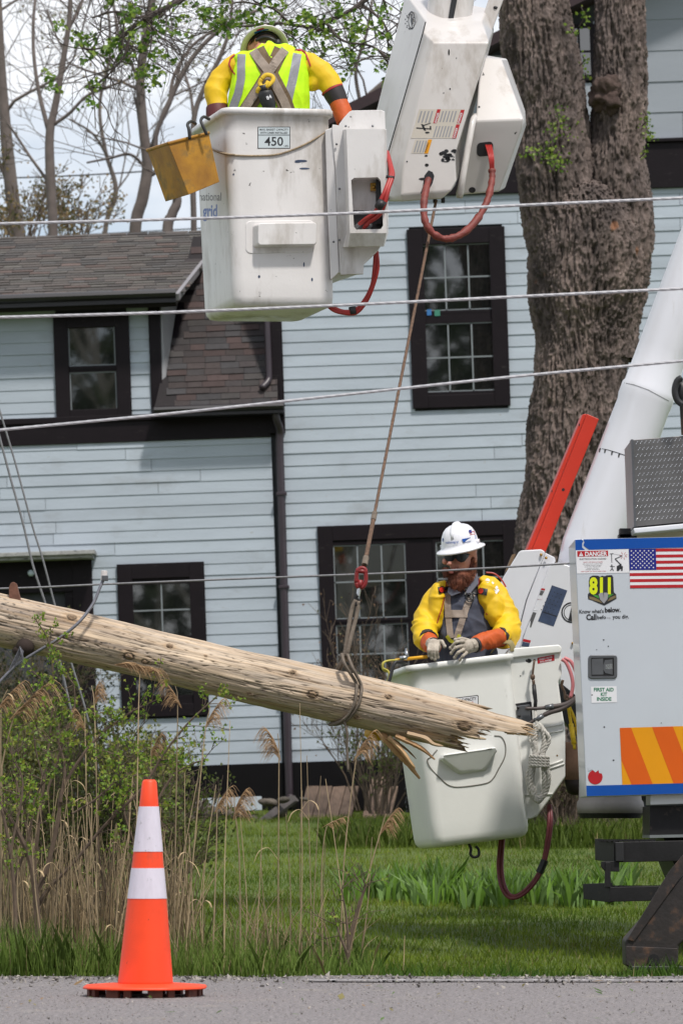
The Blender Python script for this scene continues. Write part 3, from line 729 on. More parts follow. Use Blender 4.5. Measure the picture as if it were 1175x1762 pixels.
def leaf_star(c, s, nrm, up, rnd, lobes=5):
    n = nrm.normalized(); a = up - n * up.dot(n); a.normalize(); b = n.cross(a); pts = []
    for k in range(lobes):
        an = (-1.25 + 2.5 * k / (lobes - 1)) * 1.0; l = s * (1 - .28 * abs(k - (lobes - 1) / 2) / 2)
        pts.append(c + a * math.cos(an) * l + b * math.sin(an) * l + n * rnd.uniform(-.15, .15) * s)
        if k < lobes - 1:
            an += 1.25 / (lobes - 1); pts.append(c + a * math.cos(an) * l * .55 + b * math.sin(an) * l * .55)
    return [c - a * s * .1] + pts
def leaf_mesh(name, items, parent, k):
    V = np.array([[tuple(p) for p in it[0]] for it in items]); C = np.array([it[1] for it in items]); return tris_mesh(name, V, C, M_leaf, parent, k=k)
GREENS = [(.16, .26, .02), (.10, .19, .015), (.20, .30, .03), (.07, .14, .015), (.24, .31, .05)]
r = random.Random(2); items = []; tw = MB()
for (cx_, cy_, rx_, ry_, n) in ((965, 215, 30, 34, 70), (935, 262, 34, 18, 80), (955, 280, 22, 16, 40), (1112, 205, 14, 20, 26), (1118, 232, 16, 12, 26), (1108, 262, 8, 16, 14), (1004, 30, 14, 26, 26), (985, 55, 12, 12, 14), (1004, 105, 8, 14, 12), (1008, 132, 8, 10, 8)):
    for k in range(n):
        x, y = cx_ + r.gauss(0, rx_ * .5), cy_ + r.gauss(0, ry_ * .5); c = P(x, y, YT - .42 + r.uniform(-.2, .08))
        items.append((leaf_star(c, r.uniform(.014, .034), Vector((r.uniform(-1, 1), -1, r.uniform(-.6, 1))), Vector((r.uniform(-1, 1), 0, -.6 + r.uniform(-.6, .6))), r), r.choice(GREENS)))
    tw.tube(cm([P(cx_ + (8 if cx_ < 1000 else -8), cy_ + ry_ * .6, YT - .3), P(cx_, cy_, YT - .4), P(cx_ - rx_ * .3, cy_ - ry_ * .7, YT - .45)], 3), .006, 5)
leaf_mesh('leaf_sprigs', items, maple, 10); tw.build('sprig_twigs', M_twig, maple)

# ================================================================== BARE TREES BEHIND
def grow(mb, p, d, L, rad, depth, r, leaves=None, kink=.25, split=(2, 3), shrink=.68, up=.15, seg=4, minr=.003, tips=None, spread=.8):
    pts = [p.copy()]; q = p.copy(); dd = d.normalized()
    for i in range(seg):
        dd = (dd + Vector((r.gauss(0, kink), r.gauss(0, kink), r.gauss(0, kink) + up * .3)) * .5).normalized(); q = q + dd * L / seg; pts.append(q.copy())
    rr = [max(minr, rad * (1 - .35 * i / seg)) for i in range(seg + 1)]
    mb.tube(pts, rr, 7 if rad > .03 else (4 if rad > .01 else 3), cap=False)
    if tips is not None and depth <= 1: tips.append((pts[-1], dd)); tips.append((pts[len(pts) // 2], dd))
    if depth <= 0: return
    for k in range(r.randint(*split)):
        i = r.randint(max(1, seg // 2), seg); ax = Vector((r.gauss(0, 1), r.gauss(0, 1), r.gauss(0, 1))).cross(dd)
        if ax.length < .01: continue
        nd = (dd + ax.normalized() * r.uniform(.35, 1.0) * spread + Vector((0, 0, up))).normalized()
        grow(mb, pts[i], nd, L * r.uniform(shrink - .12, shrink + .12), rr[i] * r.uniform(.45, .7), depth - 1, r, leaves, kink, split, shrink, up, seg, minr, tips, spread)
def limb_tree(label, Y, stems, seed, dens=9, tw=None, leafc=None, nleaf=0, group='bare trees beyond the roof'):
    """stems: lists of (x, y, half width px) in the photo"""
    tw = tw or mat('pale grey bare bark', S(112, 102, 97), .9, .2, 6); r = random.Random(seed); k = Y / F; base = P(stems[0][0][0], stems[0][0][1], Y); base.z = tz(Y)
    t = thing('bare_tree', label, 'tree', base, group); tips = []
    for si, st in enumerate(stems):
        mb = MB(); dz = r.uniform(-.6, .6) if si else 0
        pts = [P(a[0], a[1], Y + dz * i / max(1, len(st) - 1)) for i, a in enumerate(st)]; rr = [a[2] * k * .85 for a in st]
        if si == 0:
            pts = [base - Vector((0, 0, .2)), pts[0].lerp(base, .25)] + pts; rr = [rr[0] * 1.3, rr[0]] + rr
        P3 = cm(pts, 5); R3 = [v.x for v in cm([Vector((q, 0, 0)) for q in rr], 5)]
        mb.tube(P3, R3, 12 if si == 0 else 8); mb.build('trunk' if si == 0 else 'branch', tw, t, smooth=True)
        sub = MB(); n = int(dens * (.62 if si == 0 else .42))
        for j in range(n):
            i = r.randint(int(len(P3) * (.35 if si == 0 else .2)), len(P3) - 2); d0 = (P3[i + 1] - P3[i]).normalized()
            side = Vector((r.choice((-1, 1)) * r.uniform(.5, 1), r.uniform(-.6, .6), r.uniform(.1, .9)))
            grow(sub, P3[i], (d0 * .5 + side).normalized(), r.uniform(.6, 1.5) * Y / 50, max(.008, min(.035, R3[i] * .35)), 3, r, kink=.3, up=.1, minr=.0034 * Y / 50, tips=tips)
        sub.build('twigs', tw, t)
    if leafc and nleaf:
        items = []
        for j in range(nleaf):
            p, d = r.choice(tips); c = p + Vector((r.gauss(0, .06), r.gauss(0, .06), r.gauss(0, .06)))
            items.append((leaf_star(c, r.uniform(.02, .045) * Y / 50, Vector((r.uniform(-1, 1), -1, r.uniform(-1, 1))), Vector((r.uniform(-1, 1), 0, r.uniform(-1, 1))), r, 3), r.choice(leafc)))
        leaf_mesh('buds', items, t, 6)
    return t
BUD = [(.22, .20, .07), (.30, .22, .10), (.16, .18, .05)]
limb_tree('thick bare trunk at the far left edge rising behind the roof', 52, [[(32, 410, 14), (22, 340, 14), (12, 240, 12), (4, 130, 9), (-2, 20, 8), (-6, -60, 7)], [(8, 200, 5), (-10, 120, 4), (-30, 30, 3)]], 1, 8, leafc=BUD, nleaf=260)
limb_tree('slender tree forking at mid height, second from the left behind the roof', 48, [[(92, 410, 10), (88, 320, 10), (86, 235, 9), (96, 180, 7), (110, 100, 6), (120, 30, 5), (122, -40, 4)], [(84, 225, 5), (66, 150, 4), (58, 80, 3.5), (60, 10, 3), (70, -40, 2)], [(92, 215, 4), (120, 195, 3.5), (150, 165, 3), (190, 148, 2.4), (225, 135, 1.5)], [(118, 50, 4), (135, 20, 3), (150, -20, 3)]], 2, 9, leafc=BUD, nleaf=200)
limb_tree('straight grey tree with a long side branch, left of the yellow tool bucket', 50, [[(232, 410, 12), (246, 340, 12), (254, 285, 11), (247, 220, 10), (242, 140, 9), (250, 70, 9), (262, 0, 8), (268, -60, 7)], [(252, 290, 3), (225, 266, 3), (190, 272, 2.5), (150, 280, 2)], [(243, 150, 4), (225, 105, 3.5), (205, 60, 3), (195, 0, 2.5)]], 3, 9)
limb_tree('leaning tree with two long parallel limbs sweeping up to the right', 46, [[(288, 410, 11), (296, 370, 10), (304, 335, 9), (268, 250, 5), (290, 180, 5.5), (318, 120, 5), (352, 75, 4.5), (395, 40, 4), (450, 15, 3)], [(292, 175, 3.5), (300, 130, 3.5), (330, 80, 3.2), (372, 52, 3), (430, 38, 2.5)]], 4, 10)
limb_tree('thin curved tree just left of the upper worker', 49, [[(334, 410, 6), (332, 300, 6), (334, 205, 5.5), (352, 150, 5), (378, 100, 4.5), (395, 50, 3.5), (400, 0, 3)], [(333, 200, 3), (328, 160, 3), (316, 120, 2.5)]], 5, 9)
limb_tree('pale tree behind the boom arm to the right of the upper worker', 47, [[(600, 420, 9), (610, 300, 8), (622, 190, 7), (650, 150, 5), (690, 120, 3)], [(620, 180, 4), (612, 120, 3.5), (630, 60, 3), (640, 0, 2.4)]], 6, 10)
limb_tree('faint far tree between the fork and the straight tree', 60, [[(180, 410, 5), (200, 330, 5), (182, 260, 4), (172, 180, 3.5), (190, 90, 3), (185, 0, 2.5)], [(186, 270, 3), (160, 230, 2.4), (120, 205, 2)]], 9, 12, leafc=BUD, nleaf=100)
# low brush showing over the ridge at the far left
r = random.Random(8); brush = thing('brush_thicket', 'tan brush thicket showing above the roof ridge at the far left', 'bush', P(50, 400, 50))
mb = MB(); tips = []
for k in range(34):
    grow(mb, P(r.uniform(-40, 150), 430, r.uniform(48, 54)), Vector((r.gauss(0, .25), r.gauss(0, .2), 1)), r.uniform(.25, .62), .012, 3, r, minr=.005, tips=tips, kink=.3)
mb.build('stems', M_twig2, brush); items = []
for k in range(1700):
    p, d = r.choice(tips); c = p + Vector((r.gauss(0, .07), r.gauss(0, .07), r.gauss(0, .07) - .05)); items.append((leaf_star(c, r.uniform(.02, .05), Vector((r.uniform(-1, 1), -1, r.uniform(-1, 1))), Vector((r.uniform(-1, 1), 0, r.uniform(-1, 1))), r, 3), r.choice([(.26, .19, .08), (.17, .15, .06), (.32, .22, .10), (.12, .12, .05)])))
leaf_mesh('leaves', items, brush, 6)

# ================================================================== LEAFY MAPLE BOUGHS OVERHEAD (YT > Y, hanging from the maple's crown)
def bough(label, stems, clusters, seed, Y=27.0):
    r = random.Random(seed); k = Y / F; t = thing('maple_bough', label, 'branch', P(stems[0][0][0], stems[0][0][1], Y), 'leafy boughs hanging in from above'); mb = MB()
    for st in stems:
        pts = cm([P(a[0], a[1], Y + r.uniform(-.1, .1)) for a in st], 5); rr = [v.x for v in cm([Vector((a[2] * k, 0, 0)) for a in st], 5)]; mb.tube(pts, rr, 7)
        for j in range(int(len(pts) * .9)):
            i = r.randint(2, len(pts) - 2); grow(mb, pts[i], Vector((r.uniform(-1, 1), r.uniform(-.5, .5), r.uniform(-.8, .7))), r.uniform(.15, .4), .006, 2, r, kink=.35, up=0, minr=.0022)
    mb.build('branches', M_twig, t); items = []
    for (x, y, sx, sy, n) in clusters:
        m = max(3, n // 5)
        for j in range(m):
            cx_, cy_ = x + r.gauss(0, sx), y + r.gauss(0, sy); yy = Y + r.uniform(-.6, .6)
            for q in range(r.randint(4, 8)):
                c = P(cx_ + r.gauss(0, 5.5), cy_ + r.gauss(0, 4.5), yy + r.uniform(-.1, .1))
                items.append((leaf_star(c, r.uniform(.018, .040), Vector((r.uniform(-.8, .8), -1, r.uniform(-.8, 1))), Vector((r.uniform(-1, 1), r.uniform(-.4, .4), -1 + r.uniform(-.2, .7))), r), r.choice([(.13, .25, .02), (.08, .17, .015), (.19, .31, .03), (.06, .13, .012), (.26, .36, .05)])))
    leaf_mesh('leaves', items, t, 10); return t
bough('leafy maple bough crossing the top left above the slender trees', [[(420, -60, 6), (330, -10, 5), (270, 22, 4), (225, 50, 3), (190, 80, 2)], [(300, 5, 3), (240, 30, 2.6), (200, 20, 2), (160, 30, 1.5)], [(225, 50, 2), (215, 95, 1.6), (175, 140, 1.2), (150, 155, 1)], [(200, 78, 2), (150, 85, 1.5), (130, 70, 1)], [(260, 24, 2), (262, 60, 1.5), (255, 110, 1)]],
      [(205, 55, 26, 18, 70), (180, 90, 24, 14, 64), (225, 95, 26, 14, 60), (262, 60, 14, 22, 50), (255, 125, 16, 12, 40), (160, 150, 10, 5, 22), (158, 178, 6, 5, 10), (100, 138, 14, 8, 30), (100, 45, 6, 3, 10), (128, 65, 8, 4, 14), (310, 55, 8, 3, 10), (262, 145, 9, 4, 12), (240, 25, 16, 10, 40), (280, 90, 10, 12, 24), (215, 10, 30, 10, 40), (290, 35, 16, 10, 30)], 3)
bough('leafy maple bough behind the upper worker\'s helmet and shoulder', [[(720, -70, 7), (640, -10, 5), (600, 20, 4), (540, 45, 3), (480, 40, 2.6), (420, 45, 2), (380, 42, 1.4)], [(560, 38, 3), (590, 70, 2.2), (640, 80, 2), (680, 110, 1.4)], [(500, 42, 2.4), (470, 15, 2), (430, 5, 1.6)], [(620, 5, 3), (660, 40, 2), (668, 80, 1.5)]],
      [(400, 25, 26, 16, 90), (450, 18, 24, 14, 74), (375, 42, 14, 6, 36), (520, 30, 26, 12, 64), (480, 55, 24, 6, 36), (560, 60, 22, 14, 44), (610, 55, 26, 18, 64), (535, 80, 14, 9, 30), (600, 100, 18, 12, 40), (650, 60, 18, 24, 60), (655, 110, 12, 12, 30), (580, 15, 26, 12, 50), (640, 15, 20, 14, 40), (345, 20, 18, 10, 40), (330, 5, 30, 8, 40), (590, 128, 12, 6, 12)], 5)

# ================================================================== GARDEN PLANTS
def plant_leaves(items, p, n, spread, s, cols, r, lobes=3):
    for _ in range(n):
        c = p + Vector((r.gauss(0, spread), r.gauss(0, spread), r.gauss(0, spread)))
        items.append((leaf_star(c, r.uniform(.6, 1.3) * s, Vector((r.uniform(-1, 1), -1, r.uniform(-.6, 1))), Vector((r.uniform(-1, 1), 0, r.uniform(-1, .6))), r, lobes), r.choice(cols)))
def bush(name, label, Y, cx_, base, top, hw, seed, cols, nst=22, nl=2500, s=.03, twigm=M_twig2, L=.5, dep=3, cat='bush', spread=.05):
    r = random.Random(seed); t = thing(name, label, cat, P(cx_, base, Y)); mb = MB(); tips = []; k = Y / F; H = (base - top) * k
    for i in range(nst):
        a = r.uniform(-1, 1); grow(mb, P(cx_ + a * hw * .35, base, Y + r.uniform(-.3, .3)), Vector((a * .7 * hw * k / H * 1.3, r.gauss(0, .15), 1)), H * r.uniform(.35, .62), .010, dep, r, kink=.22, up=.12, minr=.0024, tips=tips, split=(2, 4), shrink=.6)
    mb.build('stems', twigm, t); items = []
    for i in range(nl):
        p, d = r.choice(tips); plant_leaves(items, p, 1, spread, s, cols, r)
    leaf_mesh('leaves', items, t, 6); return t
OLV = [(.17, .19, .045), (.23, .24, .06), (.11, .13, .04), (.28, .27, .09)]
bush('garden_bush', 'dense olive feathery bush at the left in front of the entry door', 36, 60, 1420, 1225, 85, 3, OLV + [(.08, .10, .03)], 34, 3600, .035)
bush('garden_bush', 'dark twiggy bush rising against the entry door beneath the pole', 37.5, 75, 1420, 1120, 60, 4, [(.05, .06, .025), (.09, .09, .035), (.03, .04, .02)], 46, 4200, .03)
bush('garden_bush', 'light olive bush below the ground floor window, behind the cone', 35.5, 225, 1425, 1280, 85, 5, OLV + [(.3, .3, .08)], 40, 4600, .034)
RED = [(.20, .12, .07), (.14, .13, .05), (.24, .16, .10)]
bush('bare_shrub', 'thin brown budding shrub growing against the double window', 38.5, 640, 1395, 1080, 85, 6, RED, 18, 420, .022, L=.7)
bush('bare_shrub', 'sparse green-leaved shrub behind the splintered pole end', 37.6, 655, 1400, 1235, 60, 7, [(.16, .2, .05), (.11, .14, .04), (.2, .23, .08)], 13, 600, .028)
bush('bare_shrub', 'brown brush tangle at the foot of the maple under the barrel', 33, 965, 1420, 1300, 75, 8, [(.10, .08, .04), (.12, .14, .04)], 40, 900, .02)
bush('feathery_bush', 'large feathery olive bush behind the reeds at the left', 24, 110, 1580, 1290, 150, 13, [(.13, .16, .035), (.18, .20, .05), (.09, .115, .03), (.06, .08, .025)], 42, 5600, .020, cat='bush')
bush('feathery_bush', 'smaller feathery green bush behind the cone', 25, 275, 1570, 1345, 70, 14, [(.13, .17, .035), (.19, .22, .05), (.09, .12, .03)], 24, 2300, .020, cat='bush')
# rough grass round the foot of the maple
Vm, Cm = blades(5200, lambda r, N, Y: (r.uniform(-.005, .092, N)) * Y, lambda r, N: r.uniform(32.2, 33.6, N), lambda r, N, X, Y: r.uniform(.10, .30, N), lambda r, N: r.uniform(.006, .014, N), gcol((.07, .12, .015), (.2, .27, .04)), 9)
o = tris_mesh('rough_grass', Vm, Cm, M_grass, k=5); tag(o, kind='stuff', label='rough unmown grass round the foot of the maple')
# iris bed
def clump(x, y, Y, n, h, seed):
    r = np.random.RandomState(seed); V = []; C = []
    for k in range(n):
        b = np.array(P(x + r.normal() * 11, y, Y + r.normal() * .15)); b[2] = gz(b[0], b[1]) - .01; hh = h * r.uniform(.5, 1.1); a = r.uniform(0, 6.28); w_ = r.uniform(.010, .018); d = np.array([math.cos(a) * w_, math.sin(a) * w_, 0])
        ln = np.array([r.normal() * .22, r.normal() * .2, 0]) * hh; m1 = b + ln * .3 + [0, 0, hh * .55]; tp = b + ln * 1.2 + [0, 0, hh * (1 if r.rand() > .15 else .75)]
        V.append([b - d * .7, b + d * .7, m1 + d, tp, m1 - d]); g = r.uniform(.7, 1.25); C.append(np.array([.24, .38, .12] if r.rand() > .5 else [.20, .36, .05]) * g)
    return np.array(V), np.array(C)
r = random.Random(9); xx = 606; i = 0
while xx < 1075:
    V, C = clump(xx, 1548, 25.3 + r.uniform(-.35, .6), 110, r.uniform(.20, .33), 50 + i)
    th_ = tris_mesh('iris_clump', V, C, M_grass, k=5); xx += r.uniform(21, 30); i += 1
    tag(th_, 'upright sword-leaved iris clump in the lawn bed', 'plant', 'iris clumps in the lawn bed')

# ================================================================== ROADSIDE REEDS AND SHRUBS
YR = 19.2
def make_reed(base, pts, plume, seed, w_=.0042, droop=1, Y=YR, ps=1.0, label=None):
    r = random.Random(seed); P3 = cm([P(a, b, Y) for a, b in pts], 5); P3[0].z = tz(Y) - .03; n = len(P3)
    t = thing('reed', label or 'tall dry tan reed stalk at the road edge', 'reed', P3[0], 'dry reed stalks at the road edge'); mb = MB(); c = r.uniform(.5, 1.1)
    mb.tube(P3, [w_ * (1 - .6 * i / n) for i in range(n)], 5, col=(c, c * .97, c * .93)); mb.build('stem', M_reed, t)
    if r.random() < .35:
        mb = MB(); i = r.randint(n // 3, n - 3); sx = r.choice((-1, 1)); L = r.uniform(.04, .14)
        q = [P3[i], P3[i] + Vector((sx * L * .4, 0, L * .5)), P3[i] + Vector((sx * L * .8, -.02, L * .35)), P3[i] + Vector((sx * L, -.02, -L * .1))]
        mb.tube(cm(q, 4), [(.005, .0012)] * 12 + [(.001, .001)], 4, col=(1.15, 1.1, 1)); mb.build('blade', M_reed, t)
    if plume:
        mb = MB(); tip = P3[-1]; d = (P3[-1] - P3[-4]).normalized(); L = .125 * ps
        for k in range(int(58 * ps) + 10):
            f = r.random() ** .8; b0 = tip - d * L * .95 * f + Vector((plume * L * .25 * (1 - f) ** 2, 0, 0)); l = L * r.uniform(.28, .62); y_ = r.gauss(0, .25)
            m1 = b0 + Vector((plume * l * .55, y_ * l * .5, l * .25)) + d * l * .4; e = b0 + Vector((plume * l * (1.0 + .2 * r.random()), y_ * l, -l * r.uniform(.15, .75) * droop)) + d * l * .35
            q = cm([b0, m1, e], 3); mb.tube(q, [.0007, .0011, .0014, .0014, .0012, .0009, .0004], 3, cap=False)
        mb.build('plume', M_plume, t)
    return t
RE = [((232, 1660), (236, 1400), (240, 1180), (246, 1158), 1, 1.25, 'reed whose feathery plume arches over the pole left of the cone tip'),
      ((300, 1650), (303, 1400), (306, 1215), (302, 1180), -1, 1.0, 'reed with a frayed plume just below the pole, right of the cone'),
      ((165, 1660), (167, 1400), (163, 1220), (158, 1180), 1, .8, 'reed with a narrow upright plume left of the dark window'),
      ((2, 1330), (12, 1280), (28, 1225), (50, 1190), 1, 1.7, 'reed with the biggest brown plume at the far left'),
      ((2, 1350), (2, 1260), (4, 1210), (14, 1186), 1, 1.1, 'reed with a plume behind the biggest plume'),
      ((318, 1655), (335, 1450), (352, 1270), (362, 1215), 1, 1.0, 'reed leaning right with a plume at the shrub tip'),
      ((152, 1650), (150, 1420), (147, 1260), (146, 1228), -1, .8, 'reed with a short drooping plume left of the cone'),
      ((478, 1665), (479, 1480), (480, 1300), (478, 1262), -1, 1.2, 'reed with a comb-like plume against the white siding'),
      ((414, 1660), (412, 1480), (404, 1390), (404, 1368), 1, 1.1, 'reed with a bent plume in front of the black skirting'),
      ((366, 1655), (372, 1480), (374, 1390), (378, 1365), 1, .9, 'shorter plumed reed in front of the stones'),
      ((264, 1650), (262, 1450), (260, 1310), (262, 1270), 1, .9, 'reed with a curved plume directly above the cone tip'),
      ((585, 1665), (592, 1480), (612, 1310), (622, 1268), 1, 1.1, 'reed with a plume just right of the hanging sling tail'),
      ((595, 1665), (630, 1520), (655, 1430), (664, 1400), 1, 1.0, 'reed leaning toward the plank hatch'),
      ((556, 1665), (553, 1520), (560, 1430), (575, 1412), 1, .6, 'low reed with a thin plume before the plank hatch')]
for k, (a, b, c, d, pl, ps, lb) in enumerate(RE): make_reed(a, [a, b, c, d], pl, k, ps=ps, label=lb, Y=18.95 + (k % 4) * .12)
r = random.Random(77)
SP = [((520, 1665), (516, 1480), (520, 1360)), ((513, 1665), (520, 1500), (516, 1210)), ((545, 1665), (540, 1560), (552, 1335)), ((600, 1660), (583, 1500), (560, 1340)), ((386, 1655), (387, 1480), (396, 1240)), ((348, 1650), (352, 1500), (372, 1350)), ((420, 1655), (425, 1560), (412, 1385)),
      ((470, 1665), (455, 1560), (448, 1470)), ((498, 1660), (500, 1540), (492, 1400)), ((620, 1665), (634, 1540), (640, 1440)), ((694, 1672), (695, 1640), (696, 1610)), ((350, 1655), (345, 1560), (352, 1480)), ((440, 1660), (446, 1540), (452, 1420)), ((570, 1665), (556, 1560), (560, 1450)), ((532, 1665), (535, 1560), (528, 1300)), ((330, 1655), (320, 1480), (318, 1330)), ((300, 1650), (312, 1500), (346, 1310))]
for k, sp in enumerate(SP): make_reed(sp[0], list(sp), 0, 100 + k, Y=18.8 + r.random() * .8, w_=.0035, label='bare dry reed stalk standing right of the cone, without a plume')
for k in range(110):
    x = r.uniform(-8, 335); hgt = r.uniform(110, 330) * (1 if x < 250 else .8); ln = r.gauss(0, 24)
    make_reed((x, 1650), [(x, 1650), (x + ln * .4 + r.gauss(0, 5), 1650 - hgt * .5), (x + ln, 1650 - hgt)] + ([(x + ln + r.choice((-1, 1)) * r.uniform(8, 26), 1650 - hgt + r.uniform(-4, 30))] if r.random() < .25 else []), 0, 200 + k, Y=18.85 + r.random() * 1.2, w_=r.uniform(.0028, .005), label='bare dry reed stalk standing in the thicket at the left')
mb = MB()
for k in range(950):
    x = r.uniform(-10, 330) if k % 8 else r.uniform(330, 620); Y = 19 + r.random() * 1.8; hgt = r.uniform(60, 240) * (1 if x < 330 else .55); ln = r.gauss(0, 26); c = r.uniform(.18, 1.0)
    q = [P(x, 1655, Y), P(x + ln * .3, 1655 - hgt * .5, Y), P(x + ln, 1655 - hgt, Y + r.gauss(0, .1))]; q[0].z = tz(Y)
    mb.tube(cm(q, 3), [.003, .003, .0028, .0026, .002, .0015, .001], 3, cap=False, col=(c, c * .93, c * .82))
o = mb.build('reed_litter', M_reed, fix=False); tag(o, kind='stuff', label='tangle of broken dry reed and dead stems')
SPR = [(.22, .34, .03), (.16, .27, .02), (.28, .38, .06), (.30, .32, .05), (.10, .20, .02)]
def roadside_shrub(label, Y, stems, seed, nl):
    r = random.Random(seed); k = Y / F; b = P(stems[0][0][0], stems[0][0][1], Y); t = thing('budding_shrub', label, 'shrub', b, 'budding shrubs at the road edge'); mb = MB(); items = []
    for st in stems:
        dz = r.uniform(-.15, .15); pts = cm([P(a[0], a[1], Y + dz) for a in st], 5); rr = [v.x for v in cm([Vector((a[2] * k, 0, 0)) for a in st], 5)]; mb.tube(pts, rr, 6)
        tips = []
        for j in range(int(len(pts) * .55)):
            i = r.randint(len(pts) // 3, len(pts) - 1); grow(mb, pts[i], Vector((r.uniform(-1, 1), r.uniform(-.5, .5), r.uniform(-.1, 1))), r.uniform(.05, .16), .0028, 1, r, kink=.3, minr=.0014, tips=tips, seg=3)
        tips += [(pts[i], None) for i in range(len(pts) * 2 // 3, len(pts))]; tips.append((pts[-1], None)); tips.append((pts[-1], None))
        for p, d in tips: plant_leaves(items, p, r.choice((0, 2, 3, 5)) if nl > 50 else r.choice((0, 0, 0, 1)), .010, .0145, SPR, r)
    mb.build('stems', M_twig2, t); leaf_mesh('leaves', items, t, 6) if items else None; return t
roadside_shrub('leafing shrub with a dark arching stem just left of the cone', 19.1, [[(68, 1640, 6.5), (62, 1540, 6), (49, 1470, 5), (16, 1405, 4), (-10, 1375, 3)], [(62, 1540, 5), (82, 1492, 4.5), (101, 1410, 4), (109, 1356, 3.4), (158, 1280, 2.6), (218, 1230, 2), (272, 1203, 1)], [(105, 1380, 3), (112, 1320, 2.5), (100, 1270, 2), (106, 1235, 1.2)], [(64, 1560, 5), (88, 1525, 4), (125, 1487, 3.4), (180, 1421, 3), (245, 1356, 2.5), (283, 1296, 2.2), (327, 1241, 1.8), (381, 1192, 1)], [(125, 1400, 2), (165, 1375, 1.8), (200, 1340, 1.4), (206, 1300, 1)]], 1, 300)
roadside_shrub('shrub with leafy sprigs climbing past the pole at the left', 19.4, [[(60, 1640, 4), (62, 1480, 3), (80, 1320, 2.2), (92, 1200, 1.8), (86, 1110, 1.5), (60, 1062, 1)], [(70, 1400, 2.4), (105, 1290, 2), (128, 1220, 1.6), (128, 1178, 1)], [(62, 1480, 2.4), (36, 1380, 2), (20, 1290, 1.4), (12, 1240, 1)], [(75, 1340, 1.8), (60, 1270, 1.5), (72, 1180, 1)]], 2, 300)
roadside_shrub('low leafing shrub with crossing stems at the far left edge', 18.95, [[(30, 1640, 4.5), (24, 1520, 3.5), (10, 1420, 3), (-12, 1340, 2)], [(24, 1520, 3), (50, 1440, 2.5), (62, 1370, 1.8), (90, 1330, 1)], [(18, 1470, 2.4), (40, 1350, 1.8), (18, 1300, 1.2)]], 3, 200)
roadside_shrub('leafing shrub spreading behind the cone toward the right', 19.6, [[(200, 1640, 4), (215, 1540, 3.5), (240, 1450, 3), (290, 1345, 2.2), (330, 1315, 1.6), (352, 1308, 1)], [(235, 1460, 2), (215, 1400, 1.8), (222, 1350, 1.2)], [(200, 1600, 2.4), (175, 1500, 2), (168, 1400, 1.5), (180, 1345, 1)], [(262, 1400, 2), (255, 1340, 1.6), (236, 1296, 1)]], 4, 200)
roadside_shrub('small dark dead sapling with few buds, before the lawn', 18.9, [[(600, 1668, 5), (598, 1640, 5), (606, 1600, 4), (620, 1550, 3), (632, 1520, 1.5)], [(600, 1635, 4), (596, 1580, 2), (588, 1530, 1)], [(598, 1640, 4), (585, 1610, 2), (572, 1560, 1)]], 5, 20)
# branch stub leaning by the house

# ================================================================== STREET TREES ON THE NEAR SIDE OF THE ROAD (behind the camera, mirrored in the window glass)
M_pale = mat('pale smooth bark', S(190, 182, 172), .8, .2, 4)
for i in range(9):
    r = random.Random(40 + i); x = -13 + i * 3.3 + r.uniform(-.8, .8); Y = -19 - r.uniform(0, 5); hh = r.uniform(14, 19)
    t = thing('street_tree', 'street tree on the near side of the road behind the viewer, mirrored in the windows', 'tree', (x, Y, 0), 'street trees behind the viewer'); mb = MB(); tips = []
    mb.tube(cm([Vector((x, Y, -.3)), Vector((x + r.uniform(-.3, .3), Y, hh * .25)), Vector((x + r.uniform(-.9, .9), Y, hh * .55)), Vector((x + r.uniform(-1.6, 1.6), Y, hh * .95))], 5), [.24 - .013 * k for k in range(16)], 12)
    mb.build('trunk', M_pale, t, smooth=True); mb = MB()
    for k in range(9): grow(mb, Vector((x, Y, hh * r.uniform(.18, .85))), Vector((r.gauss(0, .6), r.gauss(0, .4), r.uniform(.6, 1.6))), r.uniform(2, 3.6), .09, 2, r, kink=.25, up=.2, minr=.02, tips=tips)
    mb.build('branches', M_pale, t)
rs_ = np.random.RandomState(3); N_ = 16000; c_ = np.stack([rs_.uniform(-30, 30, N_), -30 + rs_.normal(0, 1.6, N_), 24 * rs_.rand(N_) ** .9], -1)
keep = c_[:, 2] < 17 + 6 * fbm(c_[:, 0] * .15, c_[:, 0] * 0, c_[:, 0] * 0, 3); c_ = c_[keep]; n_ = len(c_)
d1 = rs_.normal(size=(n_, 3)); d2 = rs_.normal(size=(n_, 3)); d1 = d1 / np.linalg.norm(d1, axis=1)[:, None] * .45; d2 = d2 / np.linalg.norm(d2, axis=1)[:, None] * .45
o = tris_mesh('far_wood', np.stack([c_ - d1, c_ + d2, c_ + d1, c_ - d2], 1), np.array([.05, .075, .03]) * rs_.uniform(.5, 1.6, (n_, 1)), M_leaf, k=4); tag(o, kind='stuff', label='unseen dark wood behind the viewer, added for the window panes to mirror')  # added out of view as a dark backdrop for the window reflections
